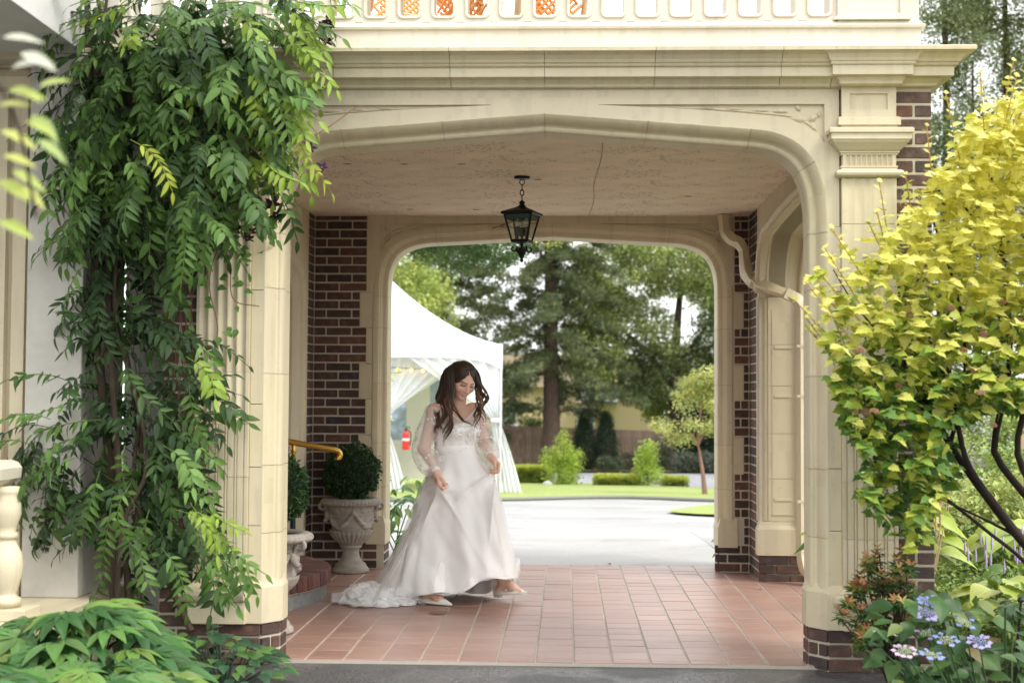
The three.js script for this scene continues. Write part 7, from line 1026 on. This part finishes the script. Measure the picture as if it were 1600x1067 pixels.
  part(gown, 'tulle_overskirt', loc(grid(260, 110, (u, v) => skirtPt(u, v, { hem: (c) => 930 - 28 * sst(-.05, .7, c) + 20 * sst(-.45, -.95, c) + 2 * Math.sin(c * 13), back: 949, dl: 34, dr: 4, off: .022 * sst(0, .3, v), amp: .9 }), true)), tulle);
  // back panel falling into a short train that lies on the tiles
  const train = grid(150, 120, (u, v) => { const s = (u - .5) * 2; const top = V(wx(680, Z0), yW - .03, Z0 - .06), yk = Math.pow(v, .85); const y = v < .72 ? mix(top.y, .035, v / .72) : .02, out = v < .72 ? Math.pow(v / .72, 1.5) * .46 : .46 + (v - .72) / .28 * .30; const w = mix(.10, .40, sst(0, .72, v)) * (v > .72 ? mix(1, .55, sst(.72, 1, v)) : 1); const dir = V(-.94, 0, -.10), side = V(.15, 0, .99); const cr = v > .70 ? 1 : 0; const h = .3 * cr * sst(.70, .78, v) * sst(1.01, .9, v) * (1 - s * s) * (.07 + .12 * (fbm(u * 5 + 3, v * 11, 2, 4) - .3) + .03 * Math.abs(Math.sin(u * 17 + v * 13 + 3 * fbm(u * 6, v * 6)))); const pl = .022 * Math.sin(u * 30 + v * 2) * sst(.1, .5, v); const p = top.clone().addScaledVector(dir, out + pl * .4).addScaledVector(side, s * w + .01 * Math.sin(v * 30 + u * 9)); return [p.x, Math.max(.008, y + h + (v < .72 ? pl * .3 : 0)), p.z + .05 * v]; });
  part(gown, 'tulle_train', loc(train), tulle2);
  { // crumpled heap of tulle at the end of the train
    const c0 = V(wx(582, -2.12), .0, -2.13), heap = (sx, sy, sz, off, sd) => grid(110, 60, (u, v) => { const a = u * 6.2832, e = v * Math.PI / 2; const d = V(Math.cos(a) * Math.cos(e), Math.sin(e), Math.sin(a) * Math.cos(e)); const rg = 1 - Math.abs(2 * fbm(d.x * 3 + sd, d.y * 3.5 + a * .2, d.z * 3, 4) - 1), n = fbm(d.x * 2 + sd, d.y * 2, d.z * 2 + 5, 3); const R = .62 + .45 * n + .28 * (rg - .6) + .10 * sst(.35, 0, v) * Math.sin(a * 13 + 4 * n); return [c0.x + off + d.x * sx * R, .006 + d.y * sy * R, c0.z + d.z * sz * R]; }, true);
    part(gown, 'train_heap', loc(join([heap(.20, .16, .16, -.01, 1), heap(.25, .10, .19, .05, 7), heap(.18, .13, .14, .15, 3)])), tulle2);
  }
  // loose tulle corner lifted at the far side of the hem
  part(gown, 'tulle_corner', loc(grid(30, 20, (u, v) => { const p = V(wx(mix(797, 814, u), -2.35), wy(mix(872, 908, v) + 6 * Math.sin(u * 7) * v, -2.35), -2.4 + .05 * Math.sin(u * 9 + v * 4) * v); return p.toArray(); })), tulle2);
  // --- shoes
  function shoe(an, toe, pitch) {
    const d = toe.clone().sub(an).setY(0).normalize(), sd = V(-d.z, 0, d.x), o = an.clone().addScaledVector(d, -.078); o.y = 0; const yb = (s) => pitch(s); const W = (s) => .034 * Math.pow(Math.sin(Math.PI * Math.min(.995, Math.pow(s * .96 + .04, .8))), .62) * (1 - .45 * sst(.62, 1, s)) + .001, Hh = (s) => mix(.062, .036, sst(0, .2, s)) - .010 * sst(.2, .42, s) + .016 * sst(.5, .68, s) - .026 * sst(.72, 1, s);
    const L = .272, g = grid(36, 50, (u, v) => { const a = u * 6.2832, x = Math.cos(a), y = Math.sin(a); const w = W(v) * Math.sign(x) * Math.pow(Math.abs(x), .8), h = y < 0 ? 0 : Hh(v) * Math.pow(y, .7); const p = o.clone().addScaledVector(d, v * L).addScaledVector(sd, w); p.y = yb(v) + .008 + h; return p.toArray(); }, true);
    const hp = o.clone().addScaledVector(d, .03), heel = box(-.022, .024, 0, 1, -.022, .022).scale(1, Math.max(.012, yb(.1) + .010 - .001), 1).applyMatrix4(new THREE.Matrix4().makeBasis(d, V(0, 1, 0), sd)).translate(hp.x, yb(.1) > .03 ? yb(.1) - .01 : .001, hp.z);
    const st = new THREE.TorusGeometry(.037, .0042, 8, 28).rotateX(Math.PI / 2).rotateZ(-.2).translate(an.x, an.y + .012, an.z); return [g, heel, st];
  }
  const ivory = pmat({ color: [.80, .77, .70], roughness: .35, specularIntensity: .7 });
  for (const [an, toe, p] of [[ankR, toeR, (s) => .006 * (1 - s)], [ankL, toeL, (s) => mix(.028, .055, s)]]) { const [g, h, st] = shoe(an, toe, p), s = part(t, 'shoe', loc(g), ivory); part(s, 'heel', loc(h), mat({ color: [.62, .56, .46], roughness: .5 })); part(s, 'ankle_strap', loc(st), ivory); }
}
setShadow(scene);
renderer.render(scene, camera);
